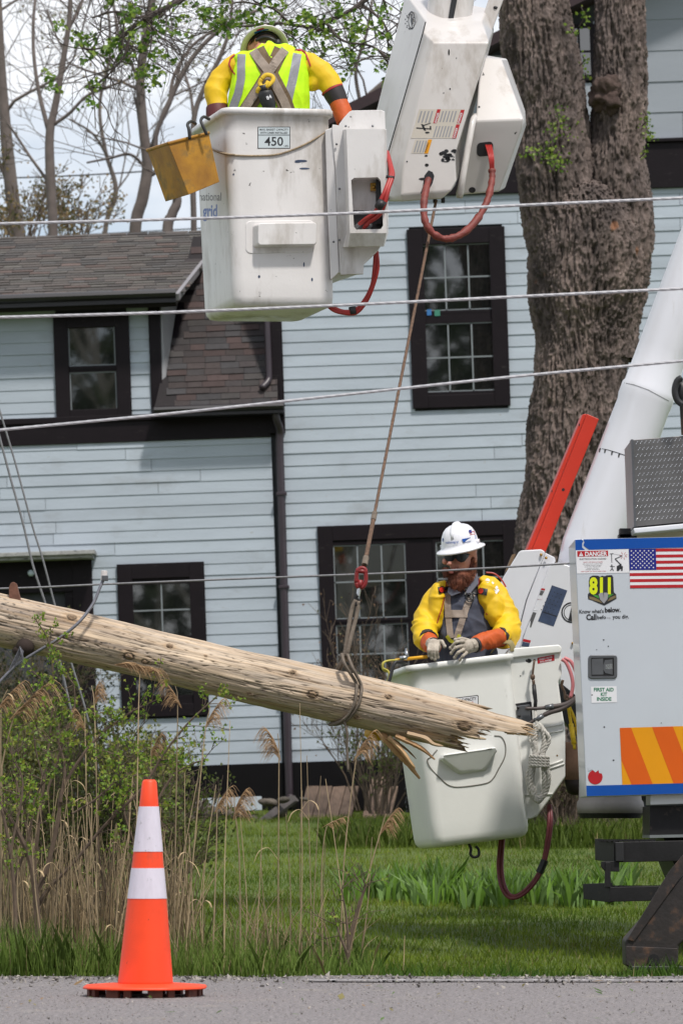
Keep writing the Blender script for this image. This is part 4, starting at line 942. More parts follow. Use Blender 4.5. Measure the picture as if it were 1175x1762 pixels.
# ================================================================== MATERIALS FOR MACHINES
SCUFF = [((.26, .22, .17, 1), .50, .76, 4, (1, 1, .3)), ((.06, .055, .05, 1), .67, .70, 22, (1, 1, 1))]
M_fgu = mat('worn white fibreglass', S(220, 217, 216), .42, .05, 3, bump=.05, bs=60, dirt=SCUFF, coat=.15)
M_fgl = mat('clean white fibreglass', S(230, 230, 226), .38, .04, 3, bump=.04, bs=50, dirt=[((.34, .32, .28, 1), .64, .78, 5, (1, 1, .3)), ((.08, .08, .07, 1), .735, .75, 30, (1, 1, 1))], coat=.15)
M_white = mat('white painted steel', S(214, 215, 220), .3, .03, 3, dirt=[((.36, .34, .32, 1), .68, .80, 4, (1, 1, .3)), ((.10, .08, .06, 1), .755, .77, 24, (1, 1, 1))], coat=.3)
M_panel = mat('grey-white body panel', S(190, 196, 204), .3, .03, 2, dirt=[((.12, .11, .11, 1), .76, .77, 22, (1, 1, 1)), ((.36, .36, .36, 1), .66, .8, 2.5, (1, 1, .5))], coat=.3)
M_ivory = mat('aged ivory fibreglass', S(208, 203, 200), .32, .06, 3, dirt=[((.30, .25, .20, 1), .54, .76, 4, (1, 1, .4)), ((.03, .028, .025, 1), .70, .725, 20, (1, 1, 1))], coat=.35)
M_boom = mat('glossy white boom tube', S(218, 219, 226), .28, .03, 2, dirt=((.5, .48, .46, 1), .62, .8, 3, (3, 3, .4)), coat=.3)
M_black = mat('black rubber', (.018, .018, .02, 1), .5, .2, 10)
M_steel = mat('dark painted steel', S(34, 33, 35), .5, .2, 8, bump=.1, spec=.3, dirt=((.07, .05, .04, 1), .62, .72, 12, (1, 1, 1)))
M_rust = mat('rusty outrigger steel', S(50, 42, 40), .55, .25, 6, col2=S(22, 20, 21), bump=.25, bs=40, dirt=[((.11, .055, .03, 1), .54, .68, 7, (1, 1, 1)), ((.16, .15, .14, 1), .70, .74, 22, (1, 1, 1))])
M_alu = mat('aluminium tread plate', S(128, 126, 126), .38, .12, 8, metal=.75)
M_cast = mat('grey cast latch', S(112, 114, 118), .35, .1, 8, metal=.6)
M_redh = mat('red hose', S(172, 44, 40), .45, .15, 14)
M_redd = mat('dark red hose sleeve', S(134, 58, 50), .6, .25, 16, bump=.4, bs=50)
M_pink = mat('faded pink hose', S(212, 128, 132), .5, .1, 14)
M_maroon = mat('maroon hose', S(128, 60, 66), .5, .2, 10)
M_orange = mat('orange-red painted steel', S(200, 52, 32), .4, .08, 4, dirt=((.28, .05, .03, 1), .62, .74, 6, (1, 1, 1)))
M_ybkt = mat('dirty yellow plastic', S(184, 132, 22), .55, .18, 5, col2=S(132, 88, 16), bump=.15, bs=40, dirt=[((.12, .085, .03, 1), .52, .70, 8, (1, 1, 1))])
M_rope = mat('tan rope', S(176, 156, 128), .85, .3, 60)
M_ropew = mat('white braided rope', S(206, 202, 194), .85, .2, 70)
M_ropeb = mat('brown winch rope', S(118, 92, 74), .85, .3, 70, col2=S(78, 60, 50))
M_sling = mat('grey-tan sling', S(122, 110, 98), .85, .2, 40, bump=.4, bs=90)
M_yrope = mat('yellow rope', S(226, 190, 30), .7, .2, 60)
M_blue = mat('blue vinyl', S(0, 74, 160), .35, .05, 4, dirt=((.5, .5, .5, 1), .74, .75, 20, (1, 1, 1)))
M_red = mat('red vinyl', S(176, 24, 34), .4, .05, 4); M_wht = mat('white vinyl', S(222, 222, 226), .4, .03, 4); M_blk = mat('black vinyl', (.015, .015, .018, 1), .45, .05, 4)
M_navy = mat('flag blue vinyl', S(20, 30, 124), .4, .05, 4); M_org = mat('orange reflective', S(212, 92, 18), .3, .05, 4); M_yel = mat('amber reflective', S(224, 150, 14), .3, .05, 4)
M_grn = mat('green vinyl', S(24, 120, 84), .4, .05, 4); M_lime = mat('lime vinyl', S(214, 224, 20), .4, .05, 4); M_gry = mat('grey vinyl', S(150, 150, 154), .4, .08, 4)
M_lblue = mat('pale label vinyl', S(196, 206, 210), .4, .05, 6); M_slate = mat('slate blue placard', S(62, 76, 104), .45, .2, 20); M_dgrey = mat('dark grey print', S(88, 88, 90), .5, .1, 10)
M_brass = mat('brass bolt', S(170, 130, 60), .35, .1, 8, metal=.8); M_chrome = mat('bright steel', S(190, 192, 196), .25, .05, 8, metal=.9)
M_wood = None

def tub(name, c, yaw, tilt, hx, hy, H, taper, rad, m, parent, wall=.02, lip=.02):
    Rm = Matrix.Rotation(R(-tilt), 3, 'Y') @ Matrix.Rotation(R(yaw), 3, 'Z'); mb = MB()
    def ring(z, ax, ay, rd):
        o = []
        for sx, sy, a0 in ((1, 1, 0), (-1, 1, 90), (-1, -1, 180), (1, -1, 270)):
            for k in range(7):
                a = R(a0 + 15 * k); o.append(Vector(c) + Rm @ Vector((sx * (ax - rd) + rd * math.cos(a), sy * (ay - rd) + rd * math.sin(a), z)))
        return o
    f = lambda z: 1 - taper * (-z / H)
    rings = [ring(-H, hx * f(-H) - .05, hy * f(-H) - .05, rad * .6), ring(-H + .008, hx * f(-H) - .022, hy * f(-H) - .022, rad * .8), ring(-H + .03, hx * f(-H) - .005, hy * f(-H) - .005, rad), ring(-H + .06, hx * f(-H), hy * f(-H), rad)]
    for k in range(1, 12): z = -H + .06 + (H - .1) * k / 11; rings.append(ring(z, hx * f(z), hy * f(z), rad))
    rings += [ring(-.038, hx + .006, hy + .006, rad), ring(-.034, hx + lip, hy + lip, rad), ring(-.004, hx + lip, hy + lip, rad), ring(0, hx + lip - .005, hy + lip - .005, rad), ring(0, hx - wall + .003, hy - wall + .003, rad * .8), ring(-.006, hx - wall, hy - wall, rad * .8), ring(-H + .1, hx * f(-H) - wall, hy * f(-H) - wall, rad * .8)]
    mb.loft(rings, True)
    ob = mb.build(name, m, parent, smooth=True); 
    return ob, mb, Rm
def stud(mb, fn, pts, nrm, d, inset=1.0, mi=0):
    """raised pad: outline on a surface pushed out along the normal, its top drawn in by inset"""
    b = [fn(x, y, -.004) for x, y in pts]; b = [q for q in b if q is not None]; c = sum(b, Vector()) / len(b)
    t = [c + (q - c) * inset + Vector(nrm) * d for q in b]; mb.loft([b, t], True, mi)
def rr_px(x0, y0, x1, y1, r, sl=0, n=4):
    o = []
    for cx_, cy_, a0 in ((x1 - r, y0 + r, -90), (x1 - r, y1 - r, 0), (x0 + r, y1 - r, 90), (x0 + r, y0 + r, 180)):
        for k in range(n + 1): a = R(a0 + 90 * k / n); X = cx_ + r * math.cos(a); o.append((X, cy_ + r * math.sin(a) - sl * (X - x0)))
    return o

# ================================================================== UPPER BUCKET
ub = thing('aerial_bucket', 'scuffed white work basket marked 450 carrying the worker in the lime vest', 'bucket', P(450, 540, 22), 'aerial work baskets')
c = P(450, 206, 22)
ob, ubm, uR = tub('basket', c, 18, 2.2, .312, .335, 1.12, .035, .065, M_fgu, ub); fu = caster(ubm); nU = uR @ Vector((0, -1, 0))
mb = MB(); stud(mb, fu, rr_px(421, 380, 541, 437, 9, .012), nU, .008, .97); o = mb.build('step_plate', M_fgu, ub, bevel=.003)
mb2 = MB(); stud(mb2, fu, rr_px(434, 386, 542, 427, 6, .012), nU, .075, .93); mb2.build('step_pocket', M_fgu, ub, bevel=.006)
D = Decal(fu); D.rect(443.5, 218, 499.5, 255.5, M_blk, 0).rect(444.7, 219.3, 498.3, 254.4, M_lblue, 1).rect(444.7, 231.8, 498.3, 232.8, M_blk, 2, 2)
D.text('MAX. BASKET CAPACITY', 471.5, 224.6, 3.4, M_blk, 2, w=49, bold=.012).text('WITH LINER INSTALLED', 471.5, 230.2, 3.4, M_blk, 2, w=47, bold=.012).text('450', 471.5, 250.5, 15, M_blk, 2, w=32, bold=.012).text('LBS.', 493, 252.5, 3.2, M_blk, 2, w=8)
D.build('capacity_placard', ub)
D = Decal(fu); D.text('national', 362, 345, 14, M_dgrey, 0, w=38, bold=.005).text('grid', 362, 373, 21, M_blue, 0, w=25, bold=.03); D.build('lettering', ub)
D = Decal(fu)
for (x, y, a, b) in ((518, 277, 11, 2.2), (524, 290, 9, 1.6), (512, 279, 5, 1.2), (402, 300, 1.4, 1.8), (446, 476, 2, 2.6), (537, 481, 1.6, 3), (523, 455, 1.2, 4), (513, 392, 4, 2)): D.disc(x, y, a, M_slate if b != 2 else M_blue, 0, b, 12)
D.build('scuff_marks', ub)
mb = MB(); p3 = [fu(x, y, .006) or P(x, y, 21.6) for x, y in ((352, 232), (354, 246), (362, 256), (385, 263), (404, 267), (440, 268), (475, 266), (505, 257), (535, 243), (562, 226))]
mb.tube(cm(p3, 5), .0055, 6); q = [p3[1] + Vector((0, -.01, .01)), p3[2] + Vector((0, -.012, 0)), p3[3] + Vector((0, -.012, -.006)), p3[4] + Vector((0, -.01, .0))]; mb.tube(cm(q, 5), .006, 6)
o = mb.build('cord', M_rope, smooth=True); tag(o, 'thin tan cord looped across the front of the upper white basket', 'cord')
# control housing to the right of the basket
hb = MB(); Y0 = 21.72
hb.loft([[P(559, 224, Y0), P(573, 219, Y0 - .02), P(577, 219, Y0 + .55), P(563, 224, Y0 + .55)], [P(563, 350, Y0), P(579, 350, Y0 - .02), P(583, 350, Y0 + .55), P(567, 350, Y0 + .55)], [P(569, 482, Y0), P(583, 469, Y0 - .02), P(625, 469, Y0 + .5), P(570, 488, Y0 + .5)]])
hb.build('side_plate', M_fgu, ub, bevel=.006)
hb = MB(); hb.prism([P(x, y, Y0 - .03) for x, y in ((584, 216), (583, 214), (591, 203), (601, 192), (606, 190), (655, 189), (662, 192), (663, 224), (666, 300), (668, 372), (668, 400), (650, 431), (644, 437), (626, 454), (625, 471), (586, 473), (581, 400), (578, 300), (571, 222), (572, 214))], (0, .03, .0))
hb.build('back_plate', M_fgu, ub, bevel=.004)
fr = MB(); Ya, Yb = Y0 - .22, Y0 - .03
of = [(596, 222), (662, 222), (665, 401), (602, 401)]; inn = [(604, 310), (609, 306), (650, 305), (655, 311), (659, 388), (655, 394), (613, 395), (609, 390)]
O = [P(x, y, Ya) for x, y in of]; I = [P(x, y, Ya) for x, y in inn]; Bk = [P(x - 6 if x < 620 else x + 3, y, Yb) for x, y in of]
fr.add(O + I, [(0, 1, 6, 5), (1, 7, 6), (1, 2, 9, 8, 7), (2, 3, 11, 10, 9), (3, 0, 4, 11), (0, 5, 4)])
fr.add(I + [q + Vector((0, .12, 0)) for q in I], [(k, (k + 1) % 8, (k + 1) % 8 + 8, k + 8) for k in range(8)])
bot = [P(660, 424, Ya + .05), P(599, 425, Ya + .05)]; botb = [P(661, 424, Yb), P(589, 426, Yb)]
fr.add(O + Bk + bot + botb, [(0, 4, 5, 1), (1, 5, 6, 2), (3, 7, 4, 0), (2, 8, 9, 3), (2, 6, 10, 8), (3, 9, 11, 7), (8, 10, 11, 9)])
fr.build('control_box', M_fgu, ub, bevel=.005, fix=False)
mb = MB(); mb.add([P(600, 300, Ya + .118), P(664, 300, Ya + .118), P(664, 362, Ya + .118), P(600, 362, Ya + .118)], [(0, 1, 2, 3)]); mb.build('recess_panel', M_fgu, ub, fix=False)
mb = MB(); mb.add([P(600, 362, Ya + .117), P(664, 362, Ya + .117), P(664, 398, Ya + .117), P(600, 398, Ya + .117)], [(0, 1, 2, 3)]); mb.box(P(651, 340, Ya + .09), (.03, .05, .3)); mb.build('recess_opening', M_black, ub, fix=False)
mb = MB(); mb.box(P(643, 322, Ya + .1), (.04, .03, .045)); mb.ell(P(643, 322, Ya + .08), (.011, .008, .011)); mb.build('hinge', M_brass, ub, bevel=.003)
mb = MB()
for x, y in ((595, 217), (641, 217), (579, 248), (584, 325), (574, 416), (584, 413)): mb.ell(P(x, y, Y0 - .045), (.007, .006, .007), n=8, m=5)
mb.build('bolts', M_cast, ub, smooth=True)
for k, (dx, dy) in enumerate(((0, 0), (7, 4))):
    mb = MB(); mb.tube(cm([P(612 + dx * 2, 392 + dy * .3, Ya + .08), P(628 + dx, 378 + dy, Ya + .02), P(645 + dx, 366 + dy, Ya - .02), P(655 + dx, 345 + dy, Ya - .04), P(664 + dx * .6, 325, Ya - .03), P(672 + dx * .5, 302, Ya + .02), P(671 + dx * .2, 285, Ya + .1), P(666, 262, Ya + .3)], 5), .013, 8); mb.build('hose', M_redh, ub, smooth=True)
mb = MB(); mb.tube([P(607, 396, Ya + .08), P(622, 384, Ya + .05)], .015, 8); mb.tube([P(628, 396, Ya + .08), P(638, 386, Ya + .05)], .015, 8); mb.build('hose_fitting', M_cast, ub, smooth=True)
mb = MB(); mb.tube([P(650, 349, Ya - .04), P(660, 356, Ya - .05)], .03, 8); mb.tube([P(664, 304, Ya), P(678, 306, Ya)], .01, 6); mb.tube([P(606, 528, Y0 + .1), P(608, 541, Y0 + .1)], .022, 8); mb.build('hose_tie', M_black, ub, smooth=True)
for k, d in enumerate((0, 7)):
    mb = MB(); mb.tube(cm([P(562, 520 + d * .6, Y0 + .15), P(575, 530 + d * .6, Y0 + .12), P(592, 536 + d * .4, Y0 + .1), P(612, 533 + d * .8, Y0 + .1), P(628, 515 + d, Y0 + .08), P(640, 490 + d, Y0 + .05), P(644 + d * .8, 462, Y0 + .02), P(646 + d * .3, 432, Y0 + .02)], 5), .0115, 8); mb.build('hose', M_redh, ub, smooth=True)
# yellow tool bucket hung on the rim
tb = thing('tool_bucket', 'dirty yellow square tool bucket hooked over the rim of the upper basket', 'bucket', P(315, 340, 21.5)); mb = MB(); Yt = 21.35
def tring(k, ins=0):
    T = [(253, 257, .40), (289, 245, 0), (359, 227, .12), (322, 240, .55)]; B = [(285, 347, .34), (325, 335, .04), (378, 313, .14), (340, 326, .48)]
    pts = [Vector(P(a[0] + (b[0] - a[0]) * k, a[1] + (b[1] - a[1]) * k, Yt + a[2] + (b[2] - a[2]) * k)) for a, b in zip(T, B)]
    c = sum(pts, Vector()) / 4; return [q + (c - q).normalized() * ins for q in pts]
mb.loft([tring(1), tring(.5), tring(0), tring(0, .012), tring(.9, .012)]); mb.build('body', M_ybkt, tb, bevel=.022, seg=4)
mb = MB(); tr4 = tring(-.01, -.012); tr5 = tring(.05, -.010); mb.loft([tr5, tr4]); mb.build('rim', M_ybkt, tb, bevel=.006)
mb = MB(); mb.tube(cm([P(327, 240, Yt + .03), P(325, 222, Yt + .03), P(323, 214, Yt + .05), P(329, 209, Yt + .12), P(337, 213, Yt + .2)], 5), .009, 8); mb.build('hook', M_black, tb, smooth=True)
mb = MB(); mb.tube(cm([P(356, 232, Yt + .05), P(349, 216, Yt + .05), P(346, 207, Yt + .07), P(351, 201, Yt + .12), P(360, 205, Yt + .2)], 5), .009, 8); mb.build('hook', M_black, tb, smooth=True)

# ================================================================== UPPER BOOM TIP
bt = thing('boom_arm', 'ivory boom tip with danger stickers and looping red hose above the window', 'boom arm', P(740, 345, 22.4)); Yb_ = 22.3
def ring(l): return [P(x, y, Yb_ + d) for x, y, d in l]
mb = MB(); mb.loft([ring([(632, 344, .7), (669, 347, .14), (692, 347, .03), (760, 342, .03), (766, 334, .7)]), ring([(630, 330, .7), (668, 335, .11), (691, 335, 0), (776, 328, 0), (782, 320, .7)]), ring([(628, 300, .7), (667, 300, .10), (693, 300, 0), (785, 310, 0), (790, 300, .7)]),
    ring([(632, 250, .7), (667, 264, .10), (698, 264, 0), (783, 265, 0), (800, 255, .7)]), ring([(690, 20, .7), (727, 55, .10), (745, 73, 0), (841, 73, 0), (850, 50, .7)]), ring([(697, -14, .7), (733, 35, .16), (745, 42, .14), (829, 36, .14), (838, 14, .7)])])
mb.build('housing', M_ivory, bt, bevel=.012, seg=3); fb = caster(mb)
mb = MB(); mb.tube([P(732, 38, Yb_ + .12), P(727, 58, Yb_ + .085), P(667, 265, Yb_ + .085), P(668, 345, Yb_ + .125)], .004, 6); mb.build('seam', M_black, bt)
mb = MB(); mb.tube(cm([P(768, 70, Yb_ + .42), P(772, 30, Yb_ + .42), P(786, -80, Yb_ + .42)], 3), .135, 28); mb.build('inner_boom', M_ivory, bt, smooth=True)
mb = MB(); mb.prism([P(771, 32, Yb_ + .27), P(780, 32, Yb_ + .27), P(788, -10, Yb_ + .27), P(778, -10, Yb_ + .27)], (0, .03, 0)); mb.build('slot', M_black, bt)
mb = MB(); mb.prism([P(820, 60, Yb_ + .5), P(838, 74, Yb_ + .5), P(880, -40, Yb_ + .5), P(856, -50, Yb_ + .5)], (0, .05, 0)); mb.build('side_rail', M_ivory, bt, bevel=.004)
mb = MB()
for x, y in ((852, 13), (838, 46)): mb.ell(P(x, y, Yb_ + .498), (.013, .006, .010))
mb.build('rail_holes', M_black, bt, smooth=True)
mb = MB(); mb.loft([ring([(826, 99, .40), (862, 101, .40), (872, 101, .75), (835, 95, .75)]), ring([(818, 208, .14), (900, 205, .14), (903, 190, .75), (830, 190, .75)]), ring([(812, 225, .16), (898, 222, .16), (905, 215, .75), (825, 215, .75)]), ring([(783, 336, .30), (859, 330, .30), (868, 325, .75), (795, 330, .75)])])
mb.build('side_housing', M_ivory, bt, bevel=.012, seg=3); fs = caster(mb)
D = Decal(fs); D.poly(rr_px(820, 246, 848, 270, 7, .1), M_blk, 0).disc(812, 327, 6, M_blk, 0, 5).disc(856, 161, 5, M_steel, 0, 2.5, 9).disc(824, 184, 2, M_steel, 0, 2).poly([(829, 130), (831, 124), (834, 130)], M_blk, 0); D.build('openings', bt)
mb = MB(); mb.tube(cm([P(790, 340, Yb_ + .1), P(797, 300, Yb_ + .06), P(812, 215, Yb_ + .12), P(818, 200, Yb_ + .2)], 4), .02, 8); mb.build('edge_flange', M_ivory, bt, smooth=True)
D = Decal(fb)
def sl(x0, y0, x1, y1, m, lay, k=-.29): D.poly([(x0 - k * 0, y0), (x1, y0), (x1 + k * (y1 - y0), y1), (x0 + k * (y1 - y0), y1)], m, lay)
M_print = M_dgrey
sl(721, 188, 799, 238, mat('aged label', S(196, 188, 176), .5, .05, 8), 0); lab = MATS['aged label']
for (a, b, e, f_) in ((752, 188, 758, 212), (792.5, 189, 799, 212), (784.5, 214, 791, 238)): sl(a, b, e, f_, M_red, 1)
for i in range(4): sl(724 + i * 6.2, 191, 726.5 + i * 6.2, 211, M_gry, 1)
for i in range(5): sl(761 + i * 5.6, 191, 763.4 + i * 5.6, 210, M_gry, 1)
for i in range(6): sl(750 + i * 5.2, 217, 752.4 + i * 5.2, 236, M_gry, 1)
for x, y in ((754, 200), (794, 200), (786, 226)): D.text('DANGER', x - 1.2, y + 3, 3.4, M_wht, 2, w=18, bold=.02, rot=73)
D.poly([(716, 219), (741, 221), (741, 222.5), (716, 221)], M_blk, 2).poly([(724, 213), (728, 214), (733, 225), (729, 224)], M_blk, 2).poly([(739, 217), (741.5, 217), (742, 223), (739.5, 223)], M_blk, 2).poly([(728, 215), (741, 211), (741, 212), (729, 216.5)], M_blk, 2).disc(735, 228, 4, M_blk, 2, 1.6, 8)
sl(714, 240, 744, 264, lab, 0)
for i in range(4): sl(717 + i * 5, 242, 719.6 + i * 5, 262, M_gry, 1)
sl(736.5, 240, 743, 264, M_yel, 1); D.text('WARNING', 735.5, 254, 3.2, M_blk, 2, w=18, rot=73)
D.build('warning_stickers', bt)
D = Decal(fb); r = random.Random(3)
for k in range(26): D.disc(770 + r.gauss(0, 6), 270 + r.gauss(0, 5), r.uniform(1.5, 5), M_blk if k % 3 else M_steel, 0, r.uniform(1, 3.4), 9)
for (x, y, a, b) in ((733, 268, 4, 2), (734, 284, 5, 3.4), (700, 278, 2, 1.6), (729, 308, 13, 3), (774, 153, 2, 2), (763, 160, 2, 1), (772, 90, 2, 7), (785, 100, 1, 2)): D.disc(x, y, a * .7, M_steel, 0, b * .8, 9)
D.poly([(727, 322), (730, 302), (737, 293), (744, 296), (747, 303), (744, 315), (737, 328), (729, 335), (723, 333)], M_blk, 1)  # dark hole of the sleeved hose painted on as a flat black patch
for k in range(22): a = k / 22 * 6.283; D.disc(705 + math.cos(a) * (5 if k % 2 else 8) , 37 + math.sin(a) * 13, 1, M_steel, 0, 1.4, 6)
D.build('grease_and_hose_hole', bt)
D = Decal(fb); D.disc(708, 35, 6, M_steel, 0, 16, 20, 5).poly([(707, 24), (710, 34), (708.5, 49), (706, 35)], M_blk, 1); D.build('angle_dial', bt)
mb = MB(); P3 = cm([P(737, 308, Yb_ + .02), P(733, 325, Yb_ - .05), P(729, 350, Yb_ - .12), P(731, 380, Yb_ - .16), P(745, 402, Yb_ - .16), P(768, 411, Yb_ - .14), P(795, 402, Yb_ - .1), P(820, 378, Yb_ - .02), P(838, 345, Yb_ + .06), P(846, 310, Yb_ + .12), P(846, 292, Yb_ + .14)], 6)
rn = random.Random(6); mb.tube(P3, [.0215 + rn.uniform(-.005, .0035) for _ in P3], 10); mb.build('sleeved_hose', M_redd, bt, smooth=True)
for k in range(4):
    mb = MB(); mb.tube(cm([P(846 - 2 + k * 1.6, 296, Yb_ + .13), P(841 + k * 2.4, 270, Yb_ + .12), P(835 + k * 3, 248, Yb_ + .2)], 4), .0055, 6); mb.build('hose', M_redh, bt, smooth=True)
mb = MB()
for x in (748, 762): mb.tube([P(x, 340, Yb_ + .1), P(x, 349, Yb_ + .1)], .012, 8)
mb.build('rope_guide', M_steel, bt)

# ================================================================== BROKEN POLE
YP = 20.8; kp = YP / F
NL, NA = 900, 200
cen = cm([P(-120, 1041, YP + .05), P(0, 1067, YP), P(200, 1112, YP), P(460, 1173, YP), P(620, 1208, YP), P(760, 1240, YP), P(840, 1260, YP)], 10)
Ls = [0]
for a, b in zip(cen, cen[1:]): Ls.append(Ls[-1] + (b - a).length)
Ltot = Ls[-1]; axis = (cen[-1] - cen[0]).normalized(); upv = (Vector((0, 0, 1)) - axis * axis.z).normalized(); bk = axis.cross(upv)   # bk points away/toward
if bk.y < 0: bk = -bk
th = np.linspace(0, 2 * np.pi, NA, endpoint=False)          # 0 = top, 90deg = toward the camera
rs = np.random.RandomState(4)
# break length along each angle: a long spike on the upper front, splintered elsewhere
jag = .016 * rs.uniform(-1, 1, NA) + .034 * (rs.rand(NA) > .93) + .030 * np.interp((th * 14) % 14, range(15), rs.uniform(-1, 1, 15)) + .022 * np.interp((th * 5) % 31, range(32), rs.uniform(-1, 1, 32))
lim = Ltot * np.ones(NA) - .06 + jag
spike = np.exp(-(np.abs(np.degrees(th) - 58) / 27.0) ** 10); lim = lim + spike * .25 + .018 * (spike > .25) * np.interp((th * 9) % 9, range(10), rs.uniform(-1, 1, 10))
low = (np.degrees(th) > 118) & (np.degrees(th) < 200); lim = np.where(low, lim - .16 + 1.6 * np.abs(jag), lim)
rear = (np.degrees(th) > 200) & (np.degrees(th) < 345); lim = np.where(rear, lim - .22 + 1.8 * jag, lim); lim = np.where(np.degrees(th) < 22, lim - .14, lim)
T = np.linspace(0, 1, NL)[:, None]; s_ = T * lim[None, :]
base_r = np.interp(s_, [0, Ltot * .45, Ltot * .85, Ltot, Ltot + .4], [.142, .136, .139, .128, .095])
def cpos(s):
    o = np.zeros(s.shape + (3,))
    for k in range(3): o[..., k] = np.interp(s, Ls, [p[k] for p in cen])
    ex = np.clip(s - Ltot, 0, None)[..., None] * np.array(axis + Vector((0, 0, .05))); return o + ex
A2 = np.broadcast_to(th[None], s_.shape); ax_, ay_ = np.cos(A2), np.sin(A2)
wob = .35 * pn(s_ * 1.1, ax_ * 2, ay_ * 2)
ln_ = pn(s_ * 1.6 + 3, (A2 + wob * .25) * 13, A2 * 0 + 1); ln2 = pn(s_ * 3.2, (A2 + wob * .2) * 34, A2 * 0 + 6); ln3 = pn(s_ * 6.0, A2 * 90, A2 * 0)
check = np.clip((.060 - np.abs(ln_)) / .060, 0, 1) ** 1.5 * np.clip((pn(s_ * .9 + 8, A2 * 5, A2 * 0) + .22) * 4, 0, 1); ln4 = pn(s_ * 2.6 + 40, (A2 + wob * .25) * 21, A2 * 0 + 4); check = np.maximum(check, .8 * np.clip((.045 - np.abs(ln4)) / .045, 0, 1) ** 1.5 * np.clip((pn(s_ * 1.6 + 28, A2 * 6, A2 * 0) + .05) * 4, 0, 1))
disp = .004 * ln2 + .0018 * ln3 + .006 * fbm(s_ * 2.5, ax_ * 1.5, ay_ * 1.5, 3) - .010 * check
tone = np.clip(.5 + .5 * fbm(s_ * .9, A2 * 4.0, A2 * 0 + 2, 4), 0, 1)[..., None]
fib = np.clip(.5 + .6 * ln2 + .35 * ln3, 0, 1)[..., None]
colr = np.array([.25, .155, .085]) * (1 - tone) + np.array([.80, .63, .45]) * tone
grey = np.clip(.5 + .9 * fbm(s_ * 1.7 + 30, A2 * 6, A2 * 0, 3), 0, 1)[..., None]; colr = colr * (1 - .40 * grey) + np.array([.40, .38, .36]) * .40 * grey
colr = colr * (.72 + .40 * fib)
colr = colr * (1 - .82 * check[..., None]) + np.array([.05, .04, .035]) * .82 * check[..., None]
blk = np.clip((fbm(s_ * 3 + 60, A2 * 14, A2 * 0, 3) - .50) * 6, 0, 1)[..., None]; colr = colr * (1 - .6 * blk) + np.array([.045, .04, .04]) * .6 * blk
# knots (photo x, angle deg, radius, ring darkness)
def s_of(x): return np.interp(x, [p.x / kp + CX for p in cen], Ls)
KN = [(120, 45, .018), (290, 62, .012), (228, 108, .019), (256, 112, .013), (500, 55, .010), (540, 98, .019), (664, 66, .012), (620, 130, .010), (798, 92, .024), (610, 60, .004), (437, 130, .008), (352, 66, .005)]
for (x, a, kr) in KN:
    s0 = s_of(x); ds = (s_ - s0); da = (A2 - R(a)) * .138; d = np.sqrt((ds / 1.35) ** 2 + da ** 2)
    ringp = .5 + .5 * np.cos(d / kr * 9.0); core = np.clip(1 - d / kr, 0, 1); edge_ = np.exp(-((d - kr) / (kr * .22)) ** 2)
    inside = (d < kr)[..., None]
    colr = np.where(inside, np.array([.30, .20, .12]) * (.55 + .6 * ringp[..., None]), colr); colr = colr * (1 - .75 * edge_[..., None]); halo = np.exp(-((d - kr * 1.7) / (kr * .6)) ** 2)[..., None]
    colr = colr * (1 - .25 * halo) + np.array([.45, .27, .12]) * .25 * halo
    disp = disp + .007 * core - .006 * edge_ + .004 * np.exp(-(d / (kr * 2)) ** 2)
# beetle holes and climbing gaff marks
for k in range(520):
    x = rs.choice([rs.uniform(-60, 330), rs.uniform(-60, 850)], p=[.6, .4]); a = rs.uniform(15, 160); s0 = s_of(x); hr = rs.uniform(.0018, .0042); hl_ = hr * rs.uniform(1, 3.2)
    i0 = max(0, int((s0 - .03) / Ltot * NL)); i1 = min(NL, int((s0 + .03) / Ltot * NL) + 8); sub = s_[i0:i1]
    d = np.sqrt(((sub - s0) / hl_) ** 2 + ((A2[i0:i1] - R(a)) * .138 / hr) ** 2); m_ = np.exp(-d ** 2 * .9)[..., None]; colr[i0:i1] = colr[i0:i1] * (1 - .9 * m_) + .02 * m_
rad_ = base_r + disp
# the spike thins toward its end and the upper shell ahead of it is stripped
V = cpos(s_) + (np.cos(A2) * rad_)[..., None] * np.array(upv) - (np.sin(A2) * rad_)[..., None] * np.array(bk)
fresh = np.clip((s_ - (Ltot - .10)) / .25, 0, 1)[..., None]; colr = colr * (1 - .35 * fresh) + np.array([.62, .45, .28]) * .35 * fresh
# close the broken end with a ragged fibrous face
capV = []; capC = []
for k in range(1, 15):
    f = k / 14; rin = 1 - f; s_e = lim * (1 - f) + f * (Ltot - .30) - .05 * np.sin(th * 9 + k) * f * (1 - f) + .02 * rs.uniform(-1, 1, NA) * (1 - f)
    rr = np.interp(s_e, [0, Ltot, Ltot + .4], [.142, .128, .095]) * rin * (1 + .06 * rs.uniform(-1, 1, NA)) + .001
    capV.append(cpos(s_e) + (np.cos(th) * rr)[:, None] * np.array(upv) - (np.sin(th) * rr)[:, None] * np.array(bk)); cc = rs.uniform(.55, 1.15, NA)[:, None] * np.array([.46, .31, .18]); capC.append(cc)
V = np.concatenate([V, np.array(capV)]); colr = np.concatenate([colr, np.array(capC)])
M_wood = mat('weathered pole wood', (1, 1, 1, 1), .75, .06, 20, attr=True, bump=.15, bs=120)
pole = thing('utility_pole', 'broken weathered wooden utility pole hanging in a sling, its right end splintered', 'pole', cen[30])
grid_mesh('shaft', V, colr, M_wood, pole, closed=True)
